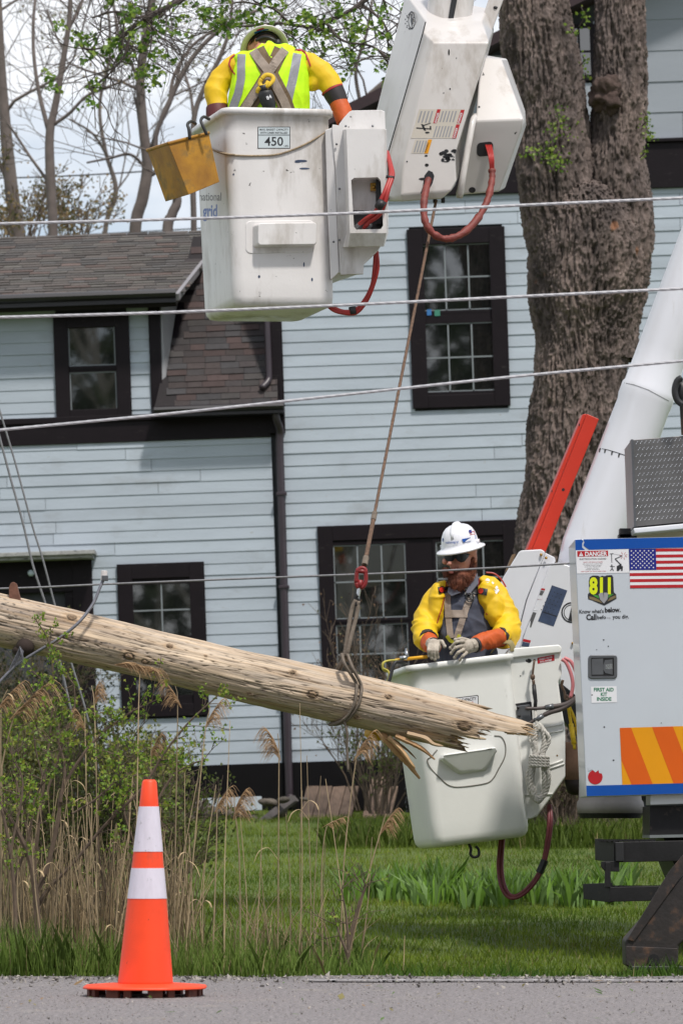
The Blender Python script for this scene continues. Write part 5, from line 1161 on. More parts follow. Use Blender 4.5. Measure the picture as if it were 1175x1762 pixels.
# hanging splinters under the break
def splinter(pts, w_, t_, c, seed):
    r = random.Random(seed); mb = MB(); P3 = cm([P(a, b, YP + d) for a, b, d in pts], 6); n = len(P3); rings = []
    for i, p in enumerate(P3):
        f = i / (n - 1); k = (1 - f ** 3 * .75) * (1 + r.uniform(-.1, .1)); t = (P3[min(i + 1, n - 1)] - P3[max(0, i - 1)]).normalized(); sd_ = t.cross(Vector((0, 1, 0))).normalized(); rings.append([p - sd_ * w_ * k, p - sd_ * w_ * .2 * k + Vector((0, -t_, 0)) * k, p + sd_ * w_ * k + Vector((0, -t_ * .3, 0)), p + sd_ * w_ * .9 * k + Vector((0, t_, 0)), p - sd_ * w_ * .8 * k + Vector((0, t_, 0))])
    mb.loft(rings, True, 0, col=c); return mb.build('splinter', M_wood, pole)
mb = MB(); rf_ = random.Random(8)
for k in range(420):
    j = rf_.randrange(0, NA); a = th[j]; sE = float(lim[j]) - rf_.uniform(0, .03); c = Vector([float(q) for q in cpos(np.array([sE]))[0]]); rad__ = float(np.interp(sE, [0, Ltot, Ltot + .4], [.140, .124, .09])) * rf_.uniform(.55, 1)
    p0 = c + upv * math.cos(a) * rad__ - bk * math.sin(a) * rad__; d = (axis + Vector((rf_.gauss(0, .10), rf_.gauss(0, .10), rf_.gauss(0, .13)))).normalized(); L = rf_.uniform(.015, .075); k_ = rf_.uniform(.6, 1.2); w0 = rf_.uniform(.0012, .004)
    mb.tube([p0 - d * .02, p0 + d * L * .5, p0 + d * L], [w0, w0 * .7, .0004], 4, cap=False, col=(.55 * k_, .38 * k_, .22 * k_))
fb_ = mb.build('torn_fibres', M_wood, pole); fb_['kind'] = 'stuff'
splinter([(655, 1262, -.02), (680, 1290, -.03), (700, 1312, -.02), (722, 1340, 0)], .020, .016, (.42, .24, .11), 1)
splinter([(668, 1268, -.05), (690, 1290, -.07), (706, 1312, -.06), (714, 1322, -.05)], .012, .012, (.52, .33, .17), 2)
splinter([(680, 1266, -.08), (710, 1280, -.09), (728, 1290, -.09), (748, 1307, -.08)], .014, .012, (.40, .23, .11), 3)
splinter([(700, 1262, -.1), (730, 1270, -.11), (745, 1280, -.11), (762, 1284, -.1)], .014, .012, (.46, .32, .2), 4)
splinter([(676, 1272, .02), (700, 1290, .02), (716, 1306, .02)], .006, .006, (.3, .17, .08), 5)
splinter([(790, 1262, -.11), (815, 1268, -.12), (836, 1272, -.11)], .012, .010, (.5, .38, .25), 6)
mb = MB(); mb.prism([P(x, y, YP - .07) for x, y in ((16, 1034), (16, 1010), (19, 1003), (24, 1001), (29, 1004), (33, 1020), (37, 1034))], (0, .05, 0)); mb.build('step_peg', mat('rusty peg', S(118, 78, 62), .8, .25, 14, bump=.3), pole, bevel=.004)
mb = MB(); mb.ell(P(44, 1113, YP - .10), (.05, .05, .05)); mb.ell(P(40, 1120, YP - .07), (.06, .07, .035)); mb.build('socket', mat('dark socket', (.03, .018, .014, 1), .9), pole, smooth=True)
gcab = MB(); gcab.tube(cm([P(179, 996, YP - .16), P(172, 1012, YP - .17), P(160, 1040, YP - .19), P(135, 1072, YP - .22), P(100, 1100, YP - .22), P(60, 1124, YP - .19), P(25, 1148, YP - .17), P(-15, 1190, YP - .17)], 6), .0085, 8)
gw_ = thing('guy_wire', 'grey stranded cable with a white connector bending across the broken pole', 'cable', P(179, 996, YP - .16)); gcab.build('strand', mat('galvanised strand', S(134, 134, 142), .5, .2, 80, metal=.5), gw_, smooth=True)
mb = MB(); mb.tube([P(179, 999, YP - .16), P(180, 982, YP - .16)], [.018, .018], 12); mb.build('connector', mat('white porcelain', S(216, 210, 208), .3), gw_, bevel=.003)
mb = MB(); mb.box(P(181, 995, YP - .17), (.035, .02, .03)); mb.build('clamp', M_cast, gw_, bevel=.003)
mb = MB()
for k in range(5): mb.tube(cm([P(8 + k * 3, 1172 - k * 2, YP - .16), P(20 + k * 3, 1145 - k * 3, YP - .18), P(34 + k * 1.6, 1116 + k, YP - .19), P(35 + k * 1.2, 1114 + k * 3, YP - .2), P(36 + k, 1126 + k * 3, YP - .2), P(26, 1146, YP - .18)], 4), .0022, 4)
mb.build('frayed_strands', MATS['galvanised strand'], gw_)

# ================================================================== WINCH ROPE, SWIVEL, SLING
mb = MB(); top, botp = P(750, 345, Yb_ + .1), P(627, 972, YP - .05); n = 140; P3 = [top.lerp(botp, k / n) for k in range(n + 1)]; mb.tube(P3, [.0085 if k < n * .88 else .012 for k in range(n + 1)], 8)
for s0 in (0, math.pi): mb.tube([p + Vector((math.cos(k * .9 + s0), math.sin(k * .9 + s0), 0)) * (.005 if k < n * .88 else .008) for k, p in enumerate(P3)], .005, 5)
wr = thing('winch_rope', 'brown winch rope running from the ivory boom tip down to the red swivel', 'rope', top); mb.build('rope', M_ropeb, wr, smooth=True)
mb = MB(); mb.tube([botp.lerp(top, .115), botp.lerp(top, .135)], .015, 8); mb.tube([botp.lerp(top, .0), botp.lerp(top, .02)], .017, 8); mb.build('whipping', M_sling, wr)
sw = thing('swivel_hook', 'red swivel shackle joining the winch rope to the sling', 'shackle', P(622, 1000, YP - .05)); mb = MB(); Ys = YP - .05
mb.tube(cm([P(613, 1003, Ys), P(614, 985, Ys), P(620, 978, Ys), P(628, 980, Ys), P(629, 1000, Ys), P(624, 1010, Ys), P(616, 1010, Ys), P(613, 1003, Ys)], 4), .012, 8); mb.tube([P(612, 982, Ys), P(632, 984, Ys)], .013, 8); mb.tube([P(620, 998, Ys), P(619, 1012, Ys)], .015, 8); mb.build('shackle', mat('red shackle paint', S(142, 34, 36), .45, .25, 16), sw, smooth=True)
mb = MB(); mb.tube([P(618, 1012, Ys), P(616, 1025, Ys)], .011, 8); mb.build('swivel_pin', M_chrome, sw); mb = MB(); mb.tube(cm([P(617, 1020, Ys), P(612, 1030, Ys), P(612, 1040, Ys), P(617, 1040, Ys), P(618, 1030, Ys)], 4), .010, 6); mb.build('hook', M_steel, sw, smooth=True)
sg = MB(); fp = None
rp_ = .152
def around(x, y, ang):            # a point on the pole's skin, ang from top (0) toward the camera (90) to the underside (180)
    s0 = float(s_of(x)); c = Vector([float(np.interp(s0, Ls, [p[k] for p in cen])) for k in range(3)]); a = R(ang); return c + upv * math.cos(a) * rp_ - bk * math.sin(a) * rp_
sg.tube(cm([P(612, 1032, Ys), P(605, 1050, Ys), P(598, 1090, Ys - .02), P(592, 1130, Ys - .03), P(587, 1128, Ys - .05)], 5), [.0115] * 30, 8)
sg.tube(cm([P(617, 1034, Ys), P(613, 1060, Ys), P(604, 1095, Ys - .03), P(597, 1125, Ys - .04), P(590, 1140, Ys + .02), P(580, 1160, Ys + .12)], 5), [.0115] * 40, 8)
sg.tube(cm([P(588, 1126, Ys - .06), P(594, 1145, Ys - .10), around(606, 0, 52), around(611, 0, 76), around(612, 0, 98), around(607, 0, 122), around(598, 0, 142), around(588, 0, 160), around(578, 0, 185)], 6), [(.0135, .009)] * 80, 8)
sg.tube(cm([P(598, 1127, Ys - .05), P(607, 1150, Ys - .10), around(615, 0, 54), around(619, 0, 76), around(619, 0, 96), around(613, 0, 120), around(604, 0, 142), around(592, 0, 160), around(580, 0, 188)], 6), [(.0135, .009)] * 80, 8)
sg.tube(cm([P(594, 1130, Ys), P(586, 1142, Ys + .05), P(577, 1158, Ys + .12)], 4), .0115, 8)
sgt = thing('sling', 'doubled grey-tan sling choked round the broken pole with its tail hanging down', 'sling', P(600, 1100, YP)); sg.build('strap', M_sling, sgt, smooth=True)
mb = MB(); mb.tube(cm([around(601, 0, 142), P(597, 1260, YP - .10), P(597, 1290, YP - .08), P(599, 1328, YP - .08)], 5), [(.012, .007)] * 12 + [(.014, .006)] * 20, 8); mb.build('tail', M_sling, sgt, smooth=True)

# ================================================================== LINE WIRES
M_wire = mat('pale twisted line wire', S(184, 183, 188), .4, .12, 3); M_wire2 = mat('grey stranded wire', S(128, 128, 132), .5, .2, 60)
def wire(name, pts, Y, rr, m, label, strands=3, pitch=.13, group=None):
    P3 = cm([P(a, b, Y) for a, b in pts], 160 if strands else 20); mb = MB()
    if strands:
        L = 0; q = [[] for _ in range(strands)]
        for i, p in enumerate(P3):
            if i: L += (p - P3[i - 1]).length
            for k in range(strands): a = L / pitch * 6.283 + k * 6.283 / strands; q[k].append(p + Vector((0, math.cos(a), math.sin(a))) * rr * .24)
        for k in range(strands): mb.tube(q[k], rr * .8, 7)
    else: mb.tube(P3, rr, 6)
    o = mb.build(name, m, smooth=True, fix=False); tag(o, label, 'wire', group); return o
wire('line_wire', [(-60, 387), (0, 385), (290, 377.5), (590, 367.5), (880, 354), (1175, 340.5), (1230, 338)], 16.0, .0064, M_wire, 'topmost thick pale wire, crossing the basket\'s step pocket', group='thick line wires across the view')
wire('line_wire', [(-60, 547), (0, 546), (290, 537.5), (590, 525), (880, 511), (1175, 496.5), (1230, 494)], 15.8, .0064, M_wire, 'middle thick pale wire, passing the bottom of the upper basket', group='thick line wires across the view')
wire('line_wire', [(-60, 746), (0, 740), (290, 712), (590, 679.5), (880, 648.5), (1175, 621), (1230, 616)], 15.6, .006, M_wire, 'lowest thick pale wire, crossing below the dormer and upstairs window', group='thick line wires across the view')
wire('thin_wire', [(-40, 1014), (60, 1011), (175, 1005.5), (360, 998), (540, 991), (700, 985), (850, 977), (990, 969), (1060, 966)], 21.15, .0062, M_wire2, 'thin grey wire crossing in front of the lower worker\'s beard', 0)
wire('guy_wire', [(-6, 690), (0, 706), (28, 800), (55, 900), (75, 965), (96, 1045), (120, 1130), (150, 1230), (175, 1345)], 26, .0075, M_wire2, 'right one of two steep dark guy wires at the far left', 0, group='steep guy wires at the left')
wire('guy_wire', [(-8, 720), (0, 752), (18, 820), (40, 900), (58, 975), (82, 1050), (104, 1140), (130, 1250), (168, 1385)], 25.5, .0085, M_wire2, 'left and thicker of two steep dark guy wires at the far left', 0, group='steep guy wires at the left')
wire('far_wire', [(-40, 307), (60, 305), (150, 301), (260, 294), (420, 280)], 60, .012, M_steel, 'thin dark distant wire crossing the bare trees', 0, group='distant wires beyond the roof')
wire('far_wire', [(100, 406), (220, 400), (360, 392)], 70, .012, M_steel, 'lower faint distant wire just above the roof ridge', 0, group='distant wires beyond the roof')

# ================================================================== TRAFFIC CONE
YC = 16.3; kc = YC / F
cone = thing('traffic_cone', 'tall orange traffic cone with two white reflective collars on the asphalt', 'cone', P(250, 1710, YC)); ax0 = P(250.5, 1698, YC); ax1 = P(257.5, 1342, YC)
def cring(f, r, n=64): c = ax0.lerp(ax1, f); return [c + Vector((math.cos(2 * math.pi * k / n) * r * kc, math.sin(2 * math.pi * k / n) * r * kc, 0)) for k in range(n)]
fr_ = lambda y: (1700 - y) / 358.0; wr_ = lambda y: np.interp(y, [1342, 1346, 1390, 1458, 1486, 1547, 1690, 1700], [10.2, 12.6, 17.0, 24.5, 26.8, 33.5, 47.2, 48.5])
M_cone = mat('cone orange vinyl', S(246, 72, 26), .5, .08, 6, dirt=[((.30, .06, .03, 1), .58, .78, 6, (1, 1, .4)), ((.06, .03, .02, 1), .68, .72, 30, (1, 1, .5))])
M_refl = mat('white retroreflective sheeting', S(214, 208, 220), .35, .06, 40, stretch=(1, 1, .3), dirt=((.42, .40, .44, 1), .62, .68, 40, (1, 1, 1)))
mb = MB(); mb.loft([cring(fr_(y), float(wr_(y))) for y in (1700, 1690, 1650, 1600, 1547, 1486, 1458, 1390, 1346, 1343)] + [cring(fr_(1341.5), 8.5), cring(fr_(1346), 7.5), cring(fr_(1400), 6)], True); mb.build('body', M_cone, cone, smooth=True)
for (a, b) in ((1388, 1466), (1494.5, 1547)):
    mb = MB(); mb.loft([cring(fr_(b), float(wr_(b)) - .2), cring(fr_(b), float(wr_(b)) + .7), cring(fr_(a), float(wr_(a)) + .7), cring(fr_(a), float(wr_(a)) - .2)], False); mb.build('reflective_collar', M_refl, cone, smooth=False)
mb = MB(); oc = []
Cb = P(250, 1696.5, YC)
for k in range(8):
    for q in (-8, 8): a = R(22.5 + 45 * k + 22.5 * 0 + q * .9); oc.append(Cb + Vector((math.cos(a), math.sin(a), 0)) * 109 * kc)
tilt = lambda p, dz: p + Vector((0, 0, dz))
mb.loft([[tilt(p, -.010) for p in oc], [tilt(p, -.002) for p in oc], [Cb + (p - Cb) * .97 + Vector((0, 0, .004)) for p in oc], [Cb + (p - Cb) * .55 + Vector((0, 0, .012)) for p in oc]]); mb.build('base', M_cone, cone, bevel=.003)
M_foot = mat('scuffed cone foot', S(108, 62, 48), .8, .25, 20)
for k in range(8):
    a = R(k * 45 + 22.5); mb = MB()
    for da, ww in ((-.16, .06), (.13, .03)):
        p = Cb + Vector((math.cos(a + da), math.sin(a + da), 0)) * 95 * kc; mb.box((p.x, p.y, (Cb.z - .010) / 2), (ww, .02, Cb.z - .009), Matrix.Rotation(a + da + 1.57, 3, 'Z'))
    mb.build('foot', M_foot, cone)
# ================================================================== LOWER BUCKET
lb = thing('aerial_bucket', 'clean white tilted basket carrying the bearded worker beside the truck panel', 'bucket', P(800, 1455, 22), 'aerial work baskets')
ob, lbm, lR = tub('basket', P(772, 1141, 22), 9, 7.2, .30, .34, 1.04, .05, .07, M_fgl, lb, lip=.016); fl = caster(lbm); nL = lR @ Vector((0, -1, 0))
mb = MB(); ring_ = [(752, 1290), (742, 1302), (735, 1308), (741, 1322), (760, 1342), (774, 1352), (792, 1354), (830, 1349), (846, 1342), (858, 1322), (868, 1302), (869, 1282), (862, 1268), (850, 1266)]
mb.tube(cm([fl(x, y, .001) for x, y in ring_], 4), .0035, 6); mb.build('pocket_seam', mat('grey seam', S(120, 116, 108), .6), lb, smooth=True)
mb = MB(); b = [fl(x, y, -.003) for x, y in ((754, 1306), (758, 1298), (850, 1285), (853, 1292), (840, 1322), (834, 1327), (790, 1333), (782, 1330))]; c = sum(b, Vector()) / len(b)
t = [c + (q - c) * (.96 if i in (0, 1, 2, 3) else .8) + nL * (.075 if i in (0, 1, 2, 3) else .03) for i, q in enumerate(b)]; mb.loft([b, t]); mb.build('step_pocket', M_fgl, lb, bevel=.008, seg=3)
fstep = caster(mb, lbm); D = Decal(fstep); D.poly([(762, 1299), (846, 1287.5), (846.5, 1289), (763, 1301)], M_blk, 0); D.build('pocket_slot', lb)
D = Decal(fl); D.poly(rr_px(762, 1203, 823, 1227, 3, .12), M_blk, 0).poly(rr_px(763.2, 1204.2, 821.8, 1225.6, 2.5, .12), M_wht, 1).text('PLATFORM CAPACITY', 793, 1207.5, 5.2, M_blk, 2, w=53, bold=.015, rot=7).text('350 LBS', 796, 1217, 7.5, M_red, 2, w=38, bold=.02, rot=7); D.build('capacity_placard', lb)
# control housing with ribs
Yh = 21.80; mb = MB()
HO = [(872, 1122), (874, 1117), (960, 1110), (964, 1114), (966, 1160), (960, 1174), (966, 1219), (972, 1254), (972, 1337), (952, 1366), (924, 1404), (916, 1408), (904, 1411), (897, 1380), (890, 1310), (880, 1220)]
mb.prism([P(x, y, Yh) for x, y in HO], (0, .42, 0)); mb.build('control_housing', M_fgl, lb, bevel=.02, seg=4); fh = caster(mb)
mb = MB(); mb.prism([P(x, y, Yh - .02) for x, y in ((872, 1123), (874, 1116), (961, 1109), (966, 1114), (965, 1123), (872, 1133))], (0, .45, 0)); mb.build('housing_lip', M_fgl, lb, bevel=.008)
mb = MB()
for (a, b, c_, d) in ((935, 1252, 966, 1246), (938, 1262, 968, 1256), (942, 1318, 968, 1308), (942, 1324, 970, 1314), (902, 1368, 950, 1366)): mb.tube([P(a, b, Yh - .002), P(c_, d, Yh - .002)], .006, 6)
mb.build('ribs', M_fgl, lb, smooth=True)
D = Decal(fh); D.poly([(924, 1132), (953, 1126.5), (953.5, 1136.5), (924.5, 1142)], M_red, 0).text('CLOSED CENTER', 938.6, 1134, 2.6, M_wht, 1, w=23, bold=.02, rot=11).text('HYD. SYSTEM', 938.8, 1138.6, 2.6, M_wht, 1, w=20, bold=.02, rot=11)
D.disc(910, 1137, 4, M_steel, 0, 3.4).disc(895, 1163, 1.2, M_steel, 0).disc(958, 1300, 1.5, M_brass, 0); D.poly([(886, 1211), (912, 1207), (914, 1209), (917, 1258), (914, 1259), (911, 1213), (888, 1215)], M_blk, 0); D.build('housing_marks', lb)
mb = MB(); mb.prism([P(888, 1215, Yh - .03), P(911, 1212, Yh - .03), P(914, 1244, Yh - .03), P(891, 1250, Yh - .03)], (0, .02, 0)); mb.build('valve_plate', M_cast, lb, bevel=.003)
mb = MB()
for x, y in ((891, 1218), (893, 1232), (909, 1216), (894, 1245), (906, 1137), (919, 1136)): mb.ell(P(x, y, Yh - .035), (.008, .007, .008), n=8, m=5)
mb.build('bolts', M_steel, lb, smooth=True)
for q in (((903, 1219), (925, 1219), (950, 1216), (975, 1211), (995, 1197), (997, 1188)), ((908, 1246), (925, 1236), (945, 1226), (965, 1220), (985, 1208), (996, 1196))):
    mb = MB(); mb.tube(cm([P(x, y, Yh - .06 - .002 * i) for i, (x, y) in enumerate(q)], 5), [.010] * 8 + [.014] * 40, 8); mb.build('hydraulic_hose', mat('grey-brown hose', S(88, 78, 76), .5, .2, 12), lb, smooth=True)
mb = MB(); mb.tube([P(938, 1218, Yh - .066), P(952, 1215, Yh - .068)], .016, 8); mb.tube([P(920, 1240, Yh - .065), P(934, 1231, Yh - .068)], .015, 8); mb.build('hose_fitting', M_cast, lb, smooth=True)
for q in (((966, 1134), (974, 1141), (982, 1160), (985, 1180), (981, 1201)), ((970, 1132), (982, 1139), (991, 1158), (997, 1180), (996, 1196))):
    mb = MB(); mb.tube(cm([P(x, y, Yh - .02) for x, y in q], 5), .0105, 8); mb.build('pink_hose', M_pink, lb, smooth=True)
for d in (0, 6):
    mb = MB(); mb.tube(cm([P(861 + d * .8, 1440, Yh + .2), P(857 + d, 1490, Yh + .15), P(862 + d, 1526 - d * .3, Yh + .1), P(877 + d * .6, 1545 - d * .6, Yh + .08), P(900, 1539 - d * .8, Yh + .06), P(925 - d * .3, 1511 - d * .6, Yh + .05), P(939 - d * .6, 1475, Yh + .05), P(948 - d * .8, 1420, Yh + .05), P(946 - d * .4, 1385, Yh + .1)], 6), .0105, 8); mb.build('drop_hose', M_maroon, lb, smooth=True)
mb = MB(); mb.tube(cm([P(927, 1502, Yh + .05), P(932, 1492, Yh + .05), P(937, 1480, Yh + .05)], 3), .022, 8); mb.build('hose_tie', M_black, lb)
mb = MB(); mb.tube(cm([P(806, 1452, Yh - .05), P(810, 1461, Yh - .05), P(809, 1470, Yh - .05), P(815, 1475, Yh - .05), P(823, 1472, Yh - .05), P(823, 1462, Yh - .05), P(818, 1456, Yh - .05)], 4), .008, 8); mb.build('snap_hook', M_black, lb, smooth=True)
mb = MB(); rl_ = random.Random(1)
mb.tube([P(700 + math.sin(k) * 1.5, 1338 + k * 4, 22.25) for k in range(16)], [.008 + .004 * (k % 2) for k in range(16)], 6); mb.build('chain', M_black, lb)
# black tool apron shape between the housing and the panel
mb = MB(); mb.prism([P(x, y, 22.35) for x, y in ((958, 1178), (966, 1176), (1002, 1206), (1002, 1272), (985, 1262), (966, 1236), (958, 1215))], (0, .12, 0)); mb.build('rubber_flap', M_black, lb, bevel=.01)
# rope coil hanging on the housing
rc = thing('rope_coil', 'gathered hank of white braided rope hanging from the lower basket\'s housing', 'rope', P(926, 1250, Yh - .06)); mb = MB(); r = random.Random(14); Yr = Yh - .085
def braid(mb, pts, rr, n=6):
    P3 = cm(pts, n); L = 0
    for s0 in (0, 2.094, 4.189):
        q = []; L = 0
        for i, p in enumerate(P3):
            if i: L += (p - P3[i - 1]).length
            a = L / (rr * 5.5) * 6.283 + s0; t = (P3[min(i + 1, len(P3) - 1)] - P3[max(0, i - 1)]).normalized(); u = t.cross(Vector((0, 1, 0))).normalized(); w2 = t.cross(u); q.append(p + (u * math.cos(a) + w2 * math.sin(a)) * rr * .5)
        mb.tube(q, rr * .62, 5)
for k in range(6):
    o = (k - 2.5); y0 = 1246 + abs(o) * 3; w_ = 6 + abs(o) * 3.0
    top = [P(928 + o * 1.0 - w_, 1275 + r.uniform(-3, 3), Yr - .01 * (k % 3)), P(927 + o - w_ * .7, y0 + 8, Yr - .01 * (k % 3)), P(927 + o * .5, y0, Yr - .02), P(928 + o + w_ * .7, y0 + 9, Yr - .012 * (k % 3)), P(928 + o + w_, 1275, Yr - .01 * (k % 3))]
    bot = [P(927 + o * .7 + 5, 1300, Yr - .02), P(929 + w_ * .9 + o, 1335, Yr - .01 * (k % 3)), P(928 + w_ * .8, 1362 + r.uniform(-5, 4), Yr), P(926 + o * .4, 1378 + r.uniform(-7, 3), Yr - .01), P(924 - w_ * .8, 1362 + r.uniform(-5, 4), Yr - .01 * (k % 2)), P(922 - w_ * .9 + o, 1335, Yr - .008 * (k % 3)), P(925 + o * .7 - 4, 1300, Yr - .02)]
    braid(mb, top + bot + [top[0]], .0125, 9)
mb.build('hank', M_ropew, rc, smooth=True); mb = MB()
for k in range(4): braid(mb, [P(912, 1303 + k * 5, Yr + .01), P(914, 1301 + k * 5, Yr - .035), P(927, 1302.5 + k * 5, Yr - .055), P(940, 1303.5 + k * 5, Yr - .035), P(942, 1305 + k * 5, Yr + .01)], .011, 9)
mb.build('wrap', M_ropew, rc, smooth=True)
mb = MB(); mb.tube(cm([P(919, 1136, Yh - .04), P(917, 1150, Yh - .05), P(916, 1162, Yh - .05)], 4), .007, 6); mb.ell(P(916, 1165, Yh - .05), (.014, .01, .018)); mb.tube(cm([P(917, 1170, Yh - .05), P(918, 1180, Yh - .05)], 3), .010, 6); mb.build('snap_link', mat('rusty link', S(110, 90, 76), .5, .2, 20, metal=.4), rc, smooth=True)
mb = MB(); mb.tube([P(918, 1178, Yh - .05), P(919, 1192, Yh - .055), P(921, 1206, Yh - .055), P(920, 1222, Yh - .055)], [.011, .013, .011, .010], 8); mb.build('dark_strop', M_black, rc, smooth=True)
mb = MB(); mb.tube([P(920, 1218, Yh - .055), P(922, 1240, Yh - .07), P(924, 1252, Yh - .09)], .008, 6); mb.build('strop_tail', M_ropew, rc, smooth=True)
# lanyard hook and strap on the left corner of the lower basket
hk = thing('lanyard_hook', 'black J hook with a yellow strap over the left corner of the lower basket', 'hook', P(665, 1150, 21.7)); mb = MB(); Yk = 21.60
mb.tube(cm([P(700, 1139, Yk + .05), P(686, 1139, Yk), P(679, 1141, Yk - .02), P(674, 1155, Yk - .03), P(669, 1172, Yk - .04), P(662, 1176, Yk - .04), P(655, 1172, Yk - .04), P(654, 1165, Yk - .04)], 5), .0095, 8); mb.build('hook', M_black, hk, smooth=True)
mb = MB(); mb.tube(cm([P(684, 1136, Yk + .04), P(668, 1137, Yk + .03), P(659, 1141, Yk + .02), P(659, 1151, Yk + .02), P(668, 1156, Yk), P(669, 1166, Yk), P(663, 1178, Yk + .02)], 5), [(.016, .006)] * 40, 8); mb.build('strap', mat('yellow-green webbing', S(196, 184, 84), .7, .1, 20), hk, smooth=True)
mb = MB(); mb.tube(cm([P(664, 1178, Yk + .06), P(655, 1186, Yk + .05), P(648, 1196, Yk + .06)], 3), [(.03, .02)] * 8, 8); mb.build('bag_flap', mat('ochre cloth', S(206, 150, 40), .8, .2, 12), hk, smooth=True)
mb = MB(); mb.tube([P(688, 1133, Yk + .03), P(700, 1131, Yk + .02)], .012, 8); mb.tube([P(699, 1116, Yk + .05), P(700, 1130, Yk + .02)], [.006, .012], 8); mb.build('buckle', M_chrome, hk, smooth=True)
mb = MB(); mb.tube(cm([P(636, 1262, YP + .14), P(648, 1266, YP + .18), P(655, 1262, YP + .2)], 3), [(.045, .03)] * 8, 8); o = mb.build('yellow_sleeve', mat('yellow line guard', S(214, 164, 14), .5, .1, 9), smooth=True); tag(o, 'scrap of yellow plastic showing under the broken pole', 'cover')
mb = MB(); mb.tube([P(680, 1136, 21.82), P(735, 1130, 21.72)], .010, 8); o = mb.build('yellow_rod', mat('yellow rod', S(232, 170, 20), .5), smooth=True); tag(o, 'yellow rod lying along the rim beside the bearded worker', 'rod')
mb = MB(); mb.tube(cm([P(846, 1122, 21.9), P(854, 1112, 21.85), P(866, 1105, 21.8), P(876, 1105, 21.78), P(881, 1112, 21.78), P(882, 1121, 21.78)], 5), [(.022, .005)] * 40, 8); o = mb.build('strap_loop', mat('olive webbing', S(146, 134, 92), .8, .1, 20), smooth=True); tag(o, 'olive webbing strap looped over the corner between basket and housing', 'strap')

# ================================================================== BUCKET TRUCK
tk = thing('bucket_truck', 'white bucket truck rear with body panel, boom tube, steps and outrigger at the right edge', 'truck', P(1150, 1672, 20.6)); Yp = 20.5
mb = MB(); mb.prism([P(x, y, Yp) for x, y in ((988, 928), (1330, 920), (1330, 1362), (1008, 1371))], (0, .55, 0)); mb.build('body_panel', M_panel, tk, bevel=.006); ft = caster(mb)
D = Decal(ft); D.poly([(989, 929), (1000, 928.2), (1003, 931), (1001, 935), (1001, 942), (1006, 946.5), (989.5, 947)], M_blue, 0).poly([(1003, 928.1), (1329, 920.5), (1329, 938), (1013, 946), (1006, 941), (1003, 938), (1005, 933)], M_blue, 0)
D.build('blue_stripe', tk); D = Decal(ft); D.poly([(1008, 1352), (1328, 1344), (1328, 1361), (1009, 1370)], M_blue, 0); D.build('blue_stripe', tk)
D = Decal(ft)                                   # flag
fx = lambda u, v: (1081.5 + u + v * .03, 944.5 + v - u * .011)
quad = lambda a, b, c_, d: [fx(a, b), fx(c_, b), fx(c_, d), fx(a, d)]
D.poly(quad(0, 0, 128, 67.6), M_wht, 0)
for k in range(13):
    if k % 2 == 0: D.poly(quad(46 if k < 7 else 0, k * 5.2, 128, k * 5.2 + 5.2), M_red, 1)
D.poly(quad(0, 0, 46, 36.4), M_navy, 2)
for j in range(9):
    for i in range(6 if j % 2 == 0 else 5):
        x, y = fx(4 + (i + (.5 if j % 2 else 0)) * 7.4, 3.6 + j * 3.6); pts = []
        for q in range(10): a = R(-90 + 36 * q); rr = 1.7 if q % 2 == 0 else .8; pts.append((x + rr * math.cos(a), y + rr * math.sin(a)))
        D.poly(pts, M_wht, 3)
D.build('flag_sticker', tk)
D = Decal(ft); D.poly([(990, 947), (1080.5, 945), (1082, 985.5), (992, 987)], M_wht, 0).poly([(992.5, 948.3), (1045.5, 947.2), (1045.8, 957), (992.8, 958)], M_red, 1)
D.text('DANGER', 1024.5, 956.6, 7.4, M_wht, 2, w=38, bold=.03, rot=1).poly([(999.2, 949.6), (1003, 956.8), (995.4, 957)], M_wht, 2).poly([(998.9, 951.6), (999.6, 951.6), (999.5, 955), (999, 955)], M_red, 3)
D.text('ELECTROCUTION HAZARD', 1019.5, 963, 2.6, M_dgrey, 1, w=46, bold=.015, rot=1).text('DEATH OR SERIOUS INJURY', 1020, 968, 1.7, M_red, 1, w=34, rot=1)
for k, (t, w_) in enumerate((('will result from contact with', 34), ('or inadequate clearance to energized', 30), ('power lines. Maintain safe', 27), ('clearances at all times', 20), ('KEEP AWAY', 24))): D.text(t, 1019, 970.8 + k * 2.5, 1.5, M_dgrey, 1, w=w_, rot=1)
D.text('KEEP CLEAR OF TRUCK AND LOAD', 1020.5, 984, 1.8, M_red, 1, w=43, rot=1)
L_ = lambda x0, y0, x1, y1, t, m=M_blk: D.poly([(x0 - t * (y1 - y0) / math.hypot(x1 - x0, y1 - y0), y0 + t * (x1 - x0) / math.hypot(x1 - x0, y1 - y0)), (x1 - t * (y1 - y0) / math.hypot(x1 - x0, y1 - y0), y1 + t * (x1 - x0) / math.hypot(x1 - x0, y1 - y0)), (x1 + t * (y1 - y0) / math.hypot(x1 - x0, y1 - y0), y1 - t * (x1 - x0) / math.hypot(x1 - x0, y1 - y0)), (x0 + t * (y1 - y0) / math.hypot(x1 - x0, y1 - y0), y0 - t * (x1 - x0) / math.hypot(x1 - x0, y1 - y0))], m, 2)
L_(1051.5, 953, 1052, 968, .5); L_(1048.5, 953, 1055, 952.5, .5); L_(1055, 953, 1070, 955.5, .25, M_gry); L_(1057.5, 961.5, 1070, 956.3, .6); L_(1057.5, 961.5, 1066.5, 970.5, .8); L_(1052, 973.5, 1052.5, 978, .7); L_(1052.3, 978, 1049.5, 982, .6); L_(1052.3, 978, 1055, 982, .6); L_(1048.8, 974.3, 1057, 975, .45)
D.disc(1052, 972.3, 1.2, M_blk, 2, 1.2, 8)
